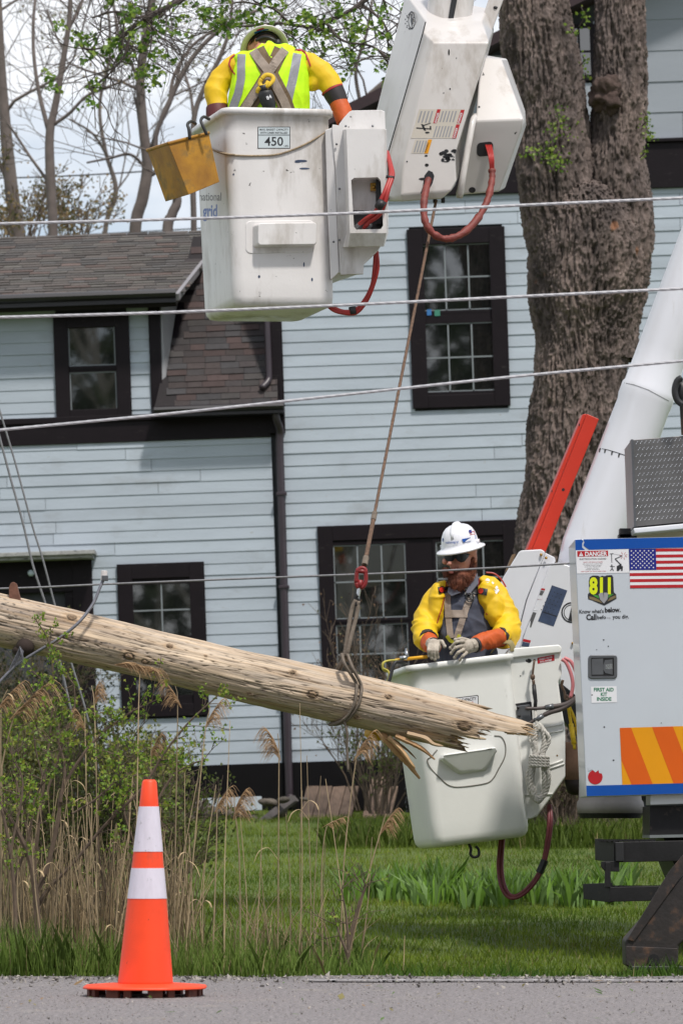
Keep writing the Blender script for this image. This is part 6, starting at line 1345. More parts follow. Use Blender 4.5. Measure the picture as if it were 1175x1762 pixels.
for a in (20, 75, 130, 185, 240, 300, 345): L_(1072 + 2.5 * math.cos(R(a)), 956 + 2.5 * math.sin(R(a)), 1072 + 7 * math.cos(R(a)), 956 + 7 * math.sin(R(a)), .3, M_red)
D.poly([(1060.5, 974), (1064.5, 972), (1065, 982), (1060.5, 982.3)], M_blk, 2).poly([(1064.8, 971), (1068.5, 970), (1069, 978), (1065.2, 980)], M_blk, 2).poly([(1069.5, 973), (1071, 975), (1070.5, 982), (1067.5, 982)], M_blk, 2)
D.build('danger_sticker', tk)
D = Decal(ft)
D.poly([(1012.5, 1000), (1014, 993), (1019, 990.3), (1028, 990.5), (1032, 992.5), (1035, 990.8), (1040, 991.5), (1043, 990), (1052, 989.6), (1054.3, 993), (1055.5, 1019), (1059.5, 1023), (1060, 1030), (1050, 1036), (1039, 1042), (1029, 1038), (1018, 1033), (1011.3, 1031), (1010.8, 1022), (1014, 1019.5), (1012.8, 1008)], M_blk, 0)
D.text('811', 1034, 1021, 26.5, M_lime, 2, w=37, bold=.045).poly([(1013, 1026), (1022, 1028), (1031, 1032.5), (1036, 1038), (1024, 1034), (1013.5, 1030.5)], mat('tan vinyl', S(120, 104, 70), .5), 1).poly([(1058.5, 1024), (1049, 1028), (1044, 1035), (1053, 1031.5), (1058.8, 1028.5)], MATS['tan vinyl'], 1)
D.poly([(1018, 1022.5), (1029, 1025), (1030, 1030), (1022, 1026)], mat('leaf green vinyl', S(60, 140, 50), .5), 1).poly([(1056, 1021.5), (1047, 1023.5), (1045, 1029), (1051, 1025)], MATS['leaf green vinyl'], 1)
D.poly([(1029, 1022.5), (1033, 1020), (1043, 1019.6), (1046, 1022), (1044.5, 1031), (1038.5, 1038.5), (1032, 1032)], M_gry, 3).poly([(1036.8, 1019.8), (1038.6, 1019.8), (1038.2, 1030)], M_dgrey, 4); D.build('dig_safety_emblem', tk)
D = Decal(ft); D.text("Know what's", 1017, 1055, 6.4, M_blk, 0, w=42, bold=.02, rot=1.6).text('below.', 1053.5, 1053.2, 8.2, M_blk, 0, w=27, bold=.035, rot=1.6).text('Call', 1017, 1066.4, 9.4, M_blk, 0, w=17.5, bold=.035, rot=1.2).text('befo', 1034.3, 1065, 6.2, M_blk, 0, w=15, bold=.02, rot=1.2).text('re', 1046.5, 1064.7, 4, M_gry, 0, w=6, rot=1.2).text('you dig.', 1067.5, 1064.2, 6.6, M_blk, 0, w=28, bold=.02, rot=1.2); D.build('slogan_lettering', tk)
D = Decal(ft); D.poly([(1016, 1181.5), (1060, 1180.5), (1061, 1208.5), (1017, 1209.5)], M_wht, 0).text('FIRST AID', 1038, 1189.5, 6, M_grn, 1, w=34, bold=.03).text('KIT', 1038.3, 1197.6, 6, M_grn, 1, w=11, bold=.03).text('INSIDE', 1038.6, 1205.6, 6, M_grn, 1, w=25, bold=.03); D.build('first_aid_sticker', tk)
D = Decal(ft); x0, x1 = 1066, 1329
D.poly([(1065.5, 1252.5), (1329, 1245), (1329, 1343), (1070, 1350.5)], M_yel, 0)
for k in range(4):
    a = 1049 + 72 * k; top = lambda x: 1252.5 - (x - 1065.5) * .028; bo = lambda x: 1350.5 - (x - 1070) * .028
    A = (a, top(a)); B = (a + 36, top(a + 36)); C_ = (a + 36 + 37, bo(a + 73)); E = (a + 37, bo(a + 37))
    if k == 0: D.poly([(1066, 1252.6), B, C_, E, (1068.6, 1308)], M_org, 1)
    else: D.poly([A, B, C_, E], M_org, 1)
D.build('chevron_stripes', tk)
D = Decal(ft); D.disc(1023.5, 1337, 12.6, M_red, 0, 12.6, 24).poly([(1012, 1327), (1018, 1324), (1024, 1329), (1029, 1325), (1030, 1330), (1034, 1331), (1035, 1322), (1012, 1320)], M_panel, 1); D.build('red_dot_sticker', tk)
D = Decal(ft)
for (x, y, a) in ((1038, 1101, 1.4), (1026, 1118, 1), (1046, 1112, 1.2), (1039, 1251, 1.6), (1055, 1308, 1.6), (1137, 1244, 1), (1018, 1196, 1.5)): D.disc(x, y, a, M_steel, 0, a * .8, 8)
D.build('paint_chips', tk)
lt = MB(); stud(lt, ft, rr_px(1011, 1127, 1061.5, 1168.5, 6, .01), (0, -1, 0), .012, .98); lo = lt.build('latch', M_cast, tk, bevel=.004); fl2 = caster(lt)
D = Decal(fl2); D.poly([(1016.5, 1132), (1055.5, 1131.3), (1056, 1162.5), (1017, 1163)], M_steel, 0).poly([(1017.5, 1134), (1037, 1133), (1037.5, 1160.5), (1018, 1161)], M_cast, 1).poly([(1040, 1136), (1053, 1134.5), (1053.5, 1161), (1041, 1158), (1037.5, 1152), (1037.5, 1144)], M_cast, 2).poly([(1041, 1143), (1053, 1142), (1053.2, 1151), (1041, 1152)], M_chrome, 3); o = D.build('latch_handle', lo)
# tread plate cabinet above
mb = MB(); mb.prism([P(x, y, 21.3) for x, y in ((1085, 757), (1120, 754), (1330, 738), (1330, 884), (1090, 906))], (0, .5, 0)); mb.build('tread_cabinet', M_alu, tk, bevel=.004); fc = caster(mb); mb = MB(); rt = random.Random(1)
for j in range(13):
    for i in range(17):
        x = 1095 + i * 7.4 + (3.7 if j % 2 else 0); y = 762 + j * 11 - (x - 1090) * .075
        if y < 758 - (x - 1085) * .07 or y > 902 - (x - 1090) * .09 or x > 1215: continue
        c = fc(x, y, -.001); sx = 1 
        if c is None: continue
        a = P(x - 3.4, y + 3.4, c.y), P(x + 3.4, y - 3.4, c.y); m0 = (a[0] + a[1]) / 2; nn = Vector((.35, 0, 1)).normalized() * .009
        mb.add([a[0], m0 + nn, a[1], m0 - nn, m0 + Vector((0, -.004, 0))], [(0, 1, 4), (1, 2, 4), (2, 3, 4), (3, 0, 4)])
mb.build('tread_bumps', M_chrome, tk)
mb = MB(); mb.prism([P(x, y, 21.26) for x, y in ((1085, 756), (1089, 756), (1094, 905), (1090, 906))], (0, .1, 0)); mb.build('cabinet_edge', M_cast, tk)
mb = MB(); mb.prism([P(x, y, 21.15) for x, y in ((1089, 909), (1330, 886), (1330, 896), (1091, 918))], (0, .6, 0)); mb.build('cabinet_shelf', M_white, tk, bevel=.006)
mb = MB(); mb.prism([P(x, y, 21.3) for x, y in ((1096, 918), (1330, 897), (1330, 926), (1096, 930))], (0, .4, 0)); mb.build('cabinet_base', mat('cream steel', S(190, 180, 150), .5, .1, 5), tk)
mb = MB(); mb.box(P(1074, 918, 21.4), (.06, .1, .05)); mb.box(P(1078, 925, 21.4), (.1, .1, .03)); mb.build('bracket', M_steel, tk)
mb = MB(); mb.tube(cm([P(1172, 650, 21.2), P(1164, 656, 21.2), P(1160, 672, 21.2), P(1164, 688, 21.2), P(1174, 697, 21.2)], 4), .018, 8); mb.ell(P(1172, 674, 21.25), (.035, .03, .06)); mb.build('rubber_bumper', M_black, tk, smooth=True)
mb = MB(); mb.tube([P(1172, 696, 21.25), P(1175, 748, 21.3)], .012, 8); mb.build('bumper_stem', M_rust, tk)
# boom tube
mb = MB(); Ybm = 23.0; kb = Ybm / F
bp_ = [(1006, 1000, 53), (1017, 940, 51), (1049, 853, 49), (1081, 765, 47.5), (1105, 700, 46), (1108, 690, 47.5), (1112, 680, 47.5), (1115, 671, 47.5), (1117, 666, 45), (1140, 602, 44), (1180, 490, 42.5), (1240, 325, 40), (1300, 160, 38)]
mb.tube([P(a, b, Ybm) for a, b, c_ in bp_], [c_ * kb for a, b, c_ in bp_], 40); mb.build('boom_tube', M_boom, tk, smooth=True); fbm_ = caster(mb)
bl = MB(); drape(bl, fbm_, [(1024, 770), (1045, 774), (1065, 780), (1084, 787)], 1.2, .0015, 4, thick=.001)
D = Decal(fbm_)
for x, y in ((1031, 775), (1040, 776.5), (1052, 780), (1064, 784), (1076, 789)): D.poly([(x - 1, y - 2), (x + .6, y - 4.4), (x + 3, y - 1.4), (x + 1.6, y - 1.6), (x + .6, y + 3.4), (x - 1.4, y + 3)], M_blk, 0)
D.build('arrow_marks', tk); bl.build('index_line', M_blk, tk)
bl = MB(); drape(bl, fbm_, [(1069, 658), (1090, 662), (1115, 671), (1150, 690)], 1.5, .0015, 4, thick=.001); bl.build('tube_joint', M_gry, tk)
# elbow gussets
Yg = 22.75; G = MB()
G.prism([P(x, y, Yg) for x, y in ((892, 950), (896, 947), (931, 945), (937, 949), (937, 953), (905, 1032), (880, 1130), (848, 1130), (840, 1060), (866, 992))], (0, .3, 0)); G.build('elbow_cover', M_white, tk, bevel=.008)
G = MB(); G.prism([P(x, y, Yg + .01) for x, y in ((937.6, 951), (954, 959), (955.5, 966), (946, 978), (900, 1095), (890, 1130), (881, 1130), (906, 1032))], (0, .3, 0)); G.build('elbow_cover', M_white, tk, bevel=.006)
G = MB(); G.prism([P(x, y, Yg - .06) for x, y in ((944, 974), (950, 969), (962, 968), (990, 978), (1040, 985), (1040, 1230), (985, 1240), (960, 1160), (890, 1130), (901, 1095))], (0, .3, 0)); G.build('elbow_plate', M_white, tk, bevel=.006); fg = caster(G)
mb = MB(); mb.prism([P(x, y, Yg + .05) for x, y in ((881, 954), (887, 953), (876, 979), (869, 984))], (0, .2, 0)); mb.build('edge_strip', mat('brown edge', S(120, 96, 70), .6), tk)
mb = MB()
for x, y in ((930.5, 954.5), (939, 960)): mb.ell(P(x, y, Yg - .01), (.009, .01, .009), n=10, m=6)
for x, y in ((984.5, 1107), (992.5, 1111)): mb.ell(P(x, y, Yg - .07), (.008, .008, .008), n=10, m=6)
mb.build('brass_bolts', M_brass, tk, smooth=True)
D = Decal(fg); D.poly([(949, 1007), (975.5, 1016), (952, 1078), (925, 1069)], M_slate, 0).poly([(934, 1052), (958, 1060), (957.5, 1061.5), (933.5, 1053.5)], M_blk, 1)
for i in range(4):
    for j in range(6): D.disc(947 + i * 6 - j * 3.2, 1017 + i * 2 + j * 6.4, .9, M_blk, 1, .9, 6)
D.disc(983, 1054, 18, M_blk, 0, 18, 32, 15.6).disc(983, 1054, 13.8, M_blk, 0, 13.8, 30, 12.6).poly([(982.5, 1044), (991, 1066), (984, 1069), (977, 1068)], M_blk, 1).poly([(984, 1044.5), (995, 1058), (990, 1063)], M_wht, 1).disc(983.5, 1054, 1.6, M_chrome, 2)
D.poly([(931, 1012), (937.5, 1013), (936.5, 1016), (930, 1015)], M_red, 0).poly([(929.5, 1016), (936, 1017.5), (932, 1024.5), (927, 1023.5)], M_dgrey, 0).poly([(924.5, 1026), (933, 1027.5), (931.5, 1032), (924, 1031)], M_red, 0).poly([(922, 1034), (930, 1036), (924, 1050), (917.5, 1049)], M_wht, 0).poly([(916.5, 1053), (922.5, 1054.5), (913, 1080), (907, 1078)], M_dgrey, 0)
D.poly([(900, 1099), (913, 1102), (911.5, 1106), (898.5, 1103.5)], M_red, 0).poly([(898.5, 1104.5), (911, 1107), (909.5, 1113), (896.5, 1112)], M_slate, 0); D.build('instruction_stickers', tk)
# orange-red bar
mb = MB(); mb.prism([P(x, y, Yg + .35) for x, y in ((1009, 712), (1030, 721), (938, 950), (914, 948))], (0, .09, 0)); mb.prism([P(x, y, Yg + .352) for x, y in ((1002, 713), (1008.8, 712), (913.8, 948), (906, 946))], (-.01, .08, 0)); mb.build('stow_bar', M_orange, tk, bevel=.004); fo = caster(mb)
D = Decal(fo); D.disc(968.5, 842.5, 2.6, M_blk, 0, 2.6, 14).disc(996, 731, 1, M_black, 0, 2.4).disc(949, 845, .8, M_black, 0, 2.4); D.build('bar_holes', tk)
# under-body
mb = MB(); mb.prism([P(x, y, 20.55) for x, y in ((1118, 1368), (1330, 1362), (1330, 1378), (1118, 1385))], (0, .3, 0)); mb.build('lower_sill', M_white, tk, bevel=.004)
mb = MB(); mb.prism([P(x, y, 20.6) for x, y in ((1117, 1387), (1330, 1382), (1330, 1436), (1117, 1440))], (0, .5, 0)); mb.prism([P(x, y, 20.8) for x, y in ((1140, 1440), (1330, 1436), (1330, 1600), (1180, 1540))], (0, 1.0, 0)); mb.build('chassis', M_steel, tk, bevel=.004)
mb = MB(); mb.prism([P(x, y, 20.5) for x, y in ((1117, 1437), (1330, 1433), (1330, 1437), (1117, 1442))], (0, .5, 0)); mb.build('ledge', mat('grey ledge', S(120, 126, 126), .5), tk)
mb = MB(); Yq = 20.35
mb.prism([P(x, y, Yq) for x, y in ((1056, 1449), (1330, 1443), (1330, 1478), (1056, 1484))], (0, .30, 0)); mb.prism([P(1022.5, 1443, Yq + .25), P(1056, 1447, Yq - .003), P(1056, 1484, Yq - .003), P(1023, 1480, Yq + .25)], (.03, .05, 0)); mb.build('upper_step', M_steel, tk, bevel=.003)
mb = MB(); mb.prism([P(x, y, Yq - .02) for x, y in ((1058, 1449), (1072, 1449), (1073, 1482), (1059, 1482))], (0, .019, 0)); mb.build('step_pocket', M_black, tk, bevel=.003)
mb = MB(); mb.prism([P(x, y, Yq) for x, y in ((1048, 1526.5), (1158, 1524), (1158, 1549), (1048, 1552))], (0, .26, 0)); mb.prism([P(1002, 1521, Yq + .22), P(1048, 1519, Yq - .003), P(1048, 1553, Yq - .003), P(1003, 1547, Yq + .22)], (.02, .04, 0)); mb.prism([P(x, y, Yq - .01) for x, y in ((1041, 1484), (1050, 1484), (1050, 1527), (1040, 1527))], (0, .05, 0)); mb.prism([P(x, y, Yq - .002) for x, y in ((1034, 1482), (1065, 1482), (1065, 1500), (1056, 1500), (1040, 1499), (1034, 1492))], (0, .04, 0)); mb.build('lower_step', M_steel, tk, bevel=.003)
mb = MB()
for (x0, x1, y, z_) in ((1050, 1150, 1525.5, .26), (1030, 1130, 1446, .30)):
    for i in range(int((x1 - x0) / 9)):
        for j in range(4): mb.box(P(x0 + i * 9 + (4 if j % 2 else 0), y, Yq + .03 + j * z_ / 4.4), (.017, .03, .012), None)
mb.build('step_grating', M_steel, tk)
D = Decal(caster(mb)); 
mb = MB(); YO = 19.25; mb.prism([P(x, y, YO) for x, y in ((1240, 1430), (1075, 1618), (1076, 1662), (1104, 1674), (1166, 1664), (1167, 1628), (1240, 1560))], (0, .24, 0)); mb.build('outrigger_leg', M_rust, tk, bevel=.012)
mb = MB(); mb.prism([P(x, y, YO - .012) for x, y in ((1076, 1628), (1165, 1632), (1165, 1662), (1104, 1673), (1077, 1660))], (0, .012, 0)); mb.prism([P(x, y, YO - .01) for x, y in ((1150, 1500), (1200, 1440), (1212, 1452), (1090, 1620), (1078, 1617))], (0, .01, 0)); mb.build('wear_plate', M_rust, tk, bevel=.002)
mb = MB(); mb.tube([P(1124, 1652, YO - .03), P(1124, 1652, YO + .02)], .03, 14); mb.build('pivot_pin', M_steel, tk)
mb = MB(); c = P(1128, 1674, YO + .05); mb.box((c.x, c.y + .07, .012), (.26, .30, .024)); mb.box((c.x, c.y + .05, .04), (.17, .2, .05)); mb.build('outrigger_pad', M_black, tk, bevel=.006)
# grey barrel and tan bag hung between basket and truck
br = thing('plastic_barrel', 'grey plastic barrel hanging behind the truck body panel', 'barrel', P(1050, 1408, 21.6)); mb = MB(); kb2 = 21.6 / F; cb = lambda y: P(1050 - (1408 - y) * .03, y, 21.6)
def rg_(y, r_): c = cb(y); return [c + Vector((math.cos(2 * math.pi * k / 40), math.sin(2 * math.pi * k / 40), 0)) * r_ * kb2 for k in range(40)]
mb.loft([rg_(1400, 56), rg_(1388, 58), rg_(1380, 57), rg_(1376, 54), rg_(1285, 50), rg_(1279, 53), rg_(1266, 53), rg_(1266, 48), rg_(1380, 46)]); mb.build('body', mat('grey barrel plastic', S(158, 152, 150), .6, .12, 6, dirt=((.12, .10, .09, 1), .6, .75, 8, (1, 1, .4))), br, smooth=True)
mb = MB(); mb.loft([rg_(1408, 52), rg_(1399.5, 56.5)]); mb.build('base_ring', M_black, br)
bg_ = thing('canvas_bag', 'tan canvas tool bag with a dark bottom hanging on yellow rope left of the barrel', 'bag', P(985, 1366, 22.1)); mb = MB(); kk = 22.1 / F
def rb(y, r_, cx_=988): c = P(cx_, y, 22.1); return [c + Vector((math.cos(2 * math.pi * k / 24), math.sin(2 * math.pi * k / 24) * .8, 0)) * r_ * kk for k in range(24)]
mb.loft([rb(1343, 18, 989), rb(1310, 17.5), rb(1280, 16.5, 987), rb(1277, 16.5, 987), rb(1277, 15, 987), rb(1335, 15)]); mb.build('canvas', mat('tan canvas', S(170, 132, 112), .85, .2, 10, bump=.2), bg_, smooth=True)
mb = MB(); mb.loft([rb(1368, 8, 991), rb(1364, 14, 990), rb(1355, 17, 990), rb(1342, 18.4, 989)]); mb.build('leather_bottom', mat('dark leather', S(46, 32, 28), .6, .2, 8), bg_, smooth=True)
mb = MB(); mb.tube(cm([P(977, 1214, 21.95), P(981, 1240, 21.95), P(985, 1265, 21.9), P(988, 1289, 21.88)], 5), .010, 6); mb.tube(cm([P(978, 1214, 21.96), P(987, 1235, 21.96), P(994, 1256, 21.94), P(1000, 1275, 21.94)], 5), .010, 6)
mb.tube([P(982, 1246, 21.93), P(987, 1280, 21.88)], .015, 7); mb.tube([P(991, 1250, 21.94), P(996, 1266, 21.94)], .015, 7); mb.build('rope_handle', M_yrope, bg_, smooth=True)
mb = MB(); mb.tube(cm([P(968, 1170, 21.9), P(966, 1180, 21.9), P(971, 1192, 21.9), P(972, 1202, 21.9), P(978, 1204, 21.9), P(976, 1198, 21.9)], 4), .009, 6); mb.tube([P(975, 1196, 21.9), P(978, 1214, 21.93)], .008, 6); mb.build('clip', MATS['rusty link'], bg_, smooth=True)
# ================================================================== PEOPLE
M_skin = mat('skin', S(206, 150, 130), .5, .08, 14, col2=S(190, 122, 104), bump=.05, bs=200)
M_beard = mat('red-brown beard', S(134, 78, 54), .8, .3, 30, col2=S(82, 44, 32), bump=.5, bs=160)
M_hair = mat('greying brown hair', S(104, 86, 74), .8, .2, 30)
M_shirt = mat('slate blue work shirt', S(74, 78, 92), .85, .15, 5, col2=S(54, 58, 72), bump=.5, bs=16)
M_slv = mat('yellow rubber sleeve', S(230, 190, 10), .62, .07, 4, col2=S(206, 166, 8), bump=.25, bs=9, dirt=((.35, .25, .03, 1), .66, .80, 7, (1, 1, 1)))
M_gaunt = mat('orange rubber gauntlet', S(200, 86, 26), .65, .14, 10, bump=.3, bs=40)
M_glove = mat('soiled white leather', S(190, 180, 166), .75, .2, 18, col2=S(150, 140, 128), bump=.35, bs=60, dirt=((.16, .13, .10, 1), .58, .72, 26, (1, 1, 1)))
M_lime = MATS['lime vinyl']; M_vest = mat('lime hi-vis fabric', S(204, 250, 10), .75, .05, 6, col2=S(180, 230, 8), bump=.5, bs=12)
M_refl2 = mat('silver reflective tape', S(146, 146, 152), .45, .1, 14, bump=.15)
M_web = mat('tan harness webbing', S(150, 136, 124), .8, .12, 30, bump=.2, bs=120); M_web2 = mat('brown harness padding', S(110, 90, 66), .8, .15, 16)
M_hat = mat('white hard hat shell', S(228, 228, 234), .28, .02, 4, coat=.4); M_hat2 = mat('stickered worn hard hat shell', S(206, 200, 196), .4, .12, 9, coat=.2)
M_pant = mat('dark work trousers', S(52, 54, 62), .85, .1, 8); M_redt = mat('red sleeve piping', S(170, 44, 48), .5, .08, 8); M_cuff = mat('black cuff rubber', S(44, 38, 40), .6, .15, 12)
M_lens = mat('black sunglass lens', (.006, .006, .008, 1), .2, .1, 5, spec=.25)
HATR = [(.139, .158, -.014), (.141, .160, -.010), (.138, .157, -.005), (.122, .141, .001), (.109, .126, .010), (.1055, .1215, .022), (.103, .119, .045), (.096, .111, .075), (.083, .096, .101), (.064, .075, .120), (.040, .047, .131), (.018, .022, .135), (.002, .002, .136)]
def hard_hat(root, c, Mx, m, inner):
    mb = MB(); N = 48
    def rg(a, b, z): return [c + Mx @ Vector((a * math.cos(2 * math.pi * k / N), b * math.sin(2 * math.pi * k / N), z + (.006 * max(0, math.cos(2 * math.pi * k / N + math.pi / 2)) if z < 0 else 0) * -1 + (.004 if abs(math.cos(2 * math.pi * k / N)) < .2 and z > .06 else 0))) for k in range(N)]
    mb.loft([rg(.050, .058, .095), rg(.085, .10, .06), rg(.100, .116, .01), rg(.104, .120, -.004), rg(.137, .156, -.016)] + [rg(*q) for q in HATR], True)
    mb.tube([c + Mx @ Vector((0, y, z)) for y, z in ((-.108, .060), (-.098, .092), (-.072, .119), (-.03, .137), (.03, .138), (.075, .118), (.10, .088))], [(.010, .016)] * 7, 8)
    for s in (-1, 1): mb.box(c + Mx @ Vector((s * .108, 0, .018)), (.012, .04, .024), Mx)
    o = mb.build('hard_hat', m, root, smooth=True)
    ib = MB(); ib.tube([c + Mx @ Vector((.088 * math.cos(a), .104 * math.sin(a), -.004)) for a in [2 * math.pi * k / 24 for k in range(25)]], [(.012, .004)] * 25, 6)
    for a in (0, 1.05, 2.1): ib.tube([c + Mx @ Vector((.086 * math.cos(a + t) , .10 * math.sin(a + t), z)) for t, z in ((0, 0), (0, .05))] + [c + Mx @ Vector((0, 0, .085))] + [c + Mx @ Vector((-.086 * math.cos(a), -.10 * math.sin(a), z)) for z in (.05, 0)], [(.008, .002)] * 5, 6)
    ib.build('suspension', inner, o); return mb, o
def finger(mb, pts, r0):
    P3 = cm(pts, 4); n = len(P3); mb.tube(P3, [r0 * (1 - .22 * i / n) for i in range(n)], 8); mb.ell(P3[-1], (r0 * .8,) * 3, n=8, m=6); mb.ell(P3[0], (r0,) * 3, n=8, m=6)
    for i in (4, 8):
        if i < n: mb.ell(P3[i], (r0 * 1.08,) * 3, n=8, m=6)

# ---------------- bearded worker in the lower basket, facing the camera
YW = 22.0; kw = YW / F
def Q(x, y, d=0.0): return P(x, y, YW + d)
w2_ = thing('person', 'bearded worker in white hard hat, sunglasses and yellow sleeves, gloved hands on the basket rim', 'person', Q(806, 1420, 0))
hd = MB(); Rh = Matrix.Rotation(R(-20), 3, 'Z') @ Matrix.Rotation(R(12), 3, 'X')
hd.ell(Q(797, 946, .02), (.077, .095, .095), Rh, 18, 12); hd.ell(Q(791, 966, -.018), (.064, .072, .085), Rh, 18, 12); hd.ell(Q(789, 990, -.02), (.055, .062, .045), Rh)
hd.tube([Q(779, 953, -.088), Q(775, 963, -.106), Q(773.5, 971, -.112)], [.009, .012, .014], 8); hd.ell(Q(773.5, 970, -.112), (.014, .014, .012)); hd.ell(Q(770, 971, -.10), (.008, .01, .008)); hd.ell(Q(778, 971.5, -.10), (.008, .01, .008))
hd.ell(Q(766, 966, -.065), (.02, .02, .02)); hd.ell(Q(793, 966, -.078), (.026, .02, .02)); hd.ell(Q(778, 948, -.085), (.038, .018, .012), Rh)
hd.ell(Q(817, 960, .015), (.011, .020, .031), Matrix.Rotation(R(-24), 3, 'Z')); hd.ell(Q(816.5, 955, .022), (.013, .024, .018))
hd.tube([Q(800, 975, .02), Q(802, 1030, .06)], [.060, .066], 14)
hd.tube([Q(800, 1030, .06), Q(801, 1080, .06), Q(806, 1150, .08), Q(810, 1220, .08), Q(812, 1250, .08)], [(.07, .13), (.09, .14), (.09, .13), (.10, .14), (.09, .15)], 18)
for arm in ([Q(755, 1025, .05), Q(738, 1070, .0), Q(734, 1102, -.12), Q(745, 1116, -.29)], [Q(848, 1020, .05), Q(868, 1068, .0), Q(862, 1096, -.13), Q(812, 1109, -.30)]): hd.tube(arm, [.05, .045, .04, .030], 12)
for s in (-1, 1): hd.tube([Q(812 + s * 24, 1245, .08), Q(815 + s * 26, 1330, .04), Q(818 + s * 26, 1425, .08)], [.08, .058, .042], 12); hd.tube([Q(818 + s * 26, 1424, .08), Q(818 + s * 27, 1430, -.10)], [.04, .034], 10)
_, hmb = blobs('body', hd, .0055, M_skin, w2_, 3); fh_ = caster(hmb)
# lips, lens, temple
mb = MB(); mb.ell(Q(775.5, 983, -.104), (.017, .010, .0045), Rh); mb.ell(Q(776, 985.4, -.103), (.015, .009, .004), Rh); mb.build('lips', mat('lips', S(186, 112, 102), .5), w2_, smooth=True)
mb = MB(); gx = [(763.5, -.088, 956, 960), (767, -.106, 954, 964.5), (773, -.122, 953.2, 966.5), (779, -.128, 953.5, 965), (783, -.128, 954.5, 960.5), (787, -.126, 953.3, 965.5), (793, -.118, 952.6, 968), (799, -.100, 952.2, 966), (803, -.080, 952, 961), (806, -.060, 952.3, 957)]
fr_r = [[Q(x, t_, d), Q(x, b_, d + .002), Q(x + .6, b_, d + .012), Q(x + .6, t_, d + .012)] for x, d, t_, b_ in gx]; mb.loft(fr_r); mb.build('sunglasses', M_lens, w2_, bevel=.0015)
mb = MB(); mb.tube([Q(804, 954, -.075), Q(811, 954.5, -.02), Q(818, 955.5, .02)], .004, 6); mb.build('glasses_temple', M_black, w2_)
mb = MB(); mb.ell(Q(812, 948, -.005), (.016, .03, .02)); mb.ell(Q(812, 966, .07), (.03, .04, .05)); mb.build('hair', M_beard, w2_, smooth=True)
bd_ = MB(); bd_.ell(Q(789, 991, -.045), (.062, .055, .036), Rh); bd_.ell(Q(787, 1001, -.060), (.050, .046, .036), Rh); bd_.ell(Q(787, 1010, -.065), (.036, .036, .024)); bd_.ell(Q(811, 978, -.02), (.018, .030, .045)); bd_.ell(Q(803, 990, -.02), (.030, .04, .04)); bd_.ell(Q(769, 984, -.05), (.016, .03, .03)); bd_.ell(Q(765, 979, -.045), (.009, .016, .012))
bd_.ell(Q(769, 979.5, -.094), (.018, .014, .008), Matrix.Rotation(R(20), 3, 'Y')); bd_.ell(Q(783, 978.5, -.098), (.026, .014, .009), Matrix.Rotation(R(-14), 3, 'Y')); bd_.ell(Q(811, 966, -.015), (.010, .02, .03))
_, bmb = blobs('beard', bd_, .005, M_beard, w2_, 2)
mb = MB(); r = random.Random(5); vs = [v for v in bmb.v if v.y < YW + .0]
cB = Q(789, 985, -.02)
for k in range(1300):
    p = r.choice(vs); n = (p - cB).normalized(); d = (n * .5 + Vector((r.gauss(0, .25), -.1, -.75 + r.gauss(0, .25)))).normalized(); L = r.uniform(.010, .024); mb.tube([p - n * .002, p + (n * .6 + d).normalized() * L * .5, p + d * L + n * .002], [.0014, .0012, .0004], 3, cap=False)
mb.build('beard_strands', M_beard, w2_)
Mh = Matrix.Rotation(R(-7), 3, 'Y') @ Matrix.Rotation(R(-20), 3, 'Z') @ Matrix.Rotation(R(10), 3, 'X')
hm, ho_ = hard_hat(w2_, Q(792, 941.5, .0), Mh, M_hat, M_black); fh0 = caster(hm); fhat = lambda x, y, o=0: fh0(x, y, o + .0045)
D = Decal(fhat); D.poly([(794, 927.5), (806, 925.5), (818, 920.5), (819, 926.5), (808, 931.5), (797, 933.5)], M_blue, 0).poly([(760.5, 927), (762.5, 926), (762, 931.5), (760.8, 932)], M_blue, 0)
D.text('nationalgrid', 777, 935, 4.2, M_blue, 0, w=22, bold=.01, rot=2); D.poly([(806, 912), (815, 910), (817.5, 919), (808.5, 921.5)], M_wht, 0).poly([(806, 912), (810.5, 911), (811.7, 916), (807.3, 917)], M_navy, 1)
for k in range(4): D.poly([(811 + k * .3 if k < 2 else 808 + k * .2, 912 + k * 2.4), (815.3 + k * .6, 911 + k * 2.4), (815.6 + k * .6, 912.2 + k * 2.4), (811 + k * .3 if k < 2 else 808 + k * .2, 913.2 + k * 2.4)], M_red, 1)
D.build('hat_decals', ho_)
sh = MB(); sh.tube([Q(812, 1262, .08), Q(808, 1190, .07), Q(803, 1130, .05), Q(799, 1075, .04), Q(798, 1035, .05), Q(799, 1015, .06), Q(800, 1004, .06)], [(.13, .19), (.14, .19), (.135, .175), (.14, .18), (.12, .165), (.085, .10), (.07, .072)], 24)
for arm in ([Q(770, 1030, .05), Q(742, 1062, .02)], [Q(835, 1028, .05), Q(864, 1062, .02)]): sh.tube(arm, [.08, .06], 12)
sh.ell(Q(786, 1095, -.05), (.10, .05, .10))
_, smb = blobs('shirt', sh, .0075, M_shirt, w2_, 4, crease=(.007, 11, (1, 1, 1.4)))
mb = MB(); mb.prism([Q(808, 1006, -.02), Q(820, 986, .02), Q(822, 1004, -.02), Q(806, 1024, -.09), Q(801, 1018, -.09)], (.006, .012, 0)); mb.prism([Q(771, 1010, -.06), Q(784, 1014, -.09), Q(792, 1020, -.10), Q(776, 1026, -.09), Q(769, 1019, -.07)], (.004, .012, 0)); mb.build('collar', mat('shirt collar', S(92, 94, 106), .85, .1, 10), w2_, bevel=.003)
mb = MB(); D = Decal(caster(smb))
for y in (1034, 1052, 1070): D.disc(791, y, 1.1, M_dgrey, 0)
D.build('shirt_buttons', w2_)
pn_ = MB()
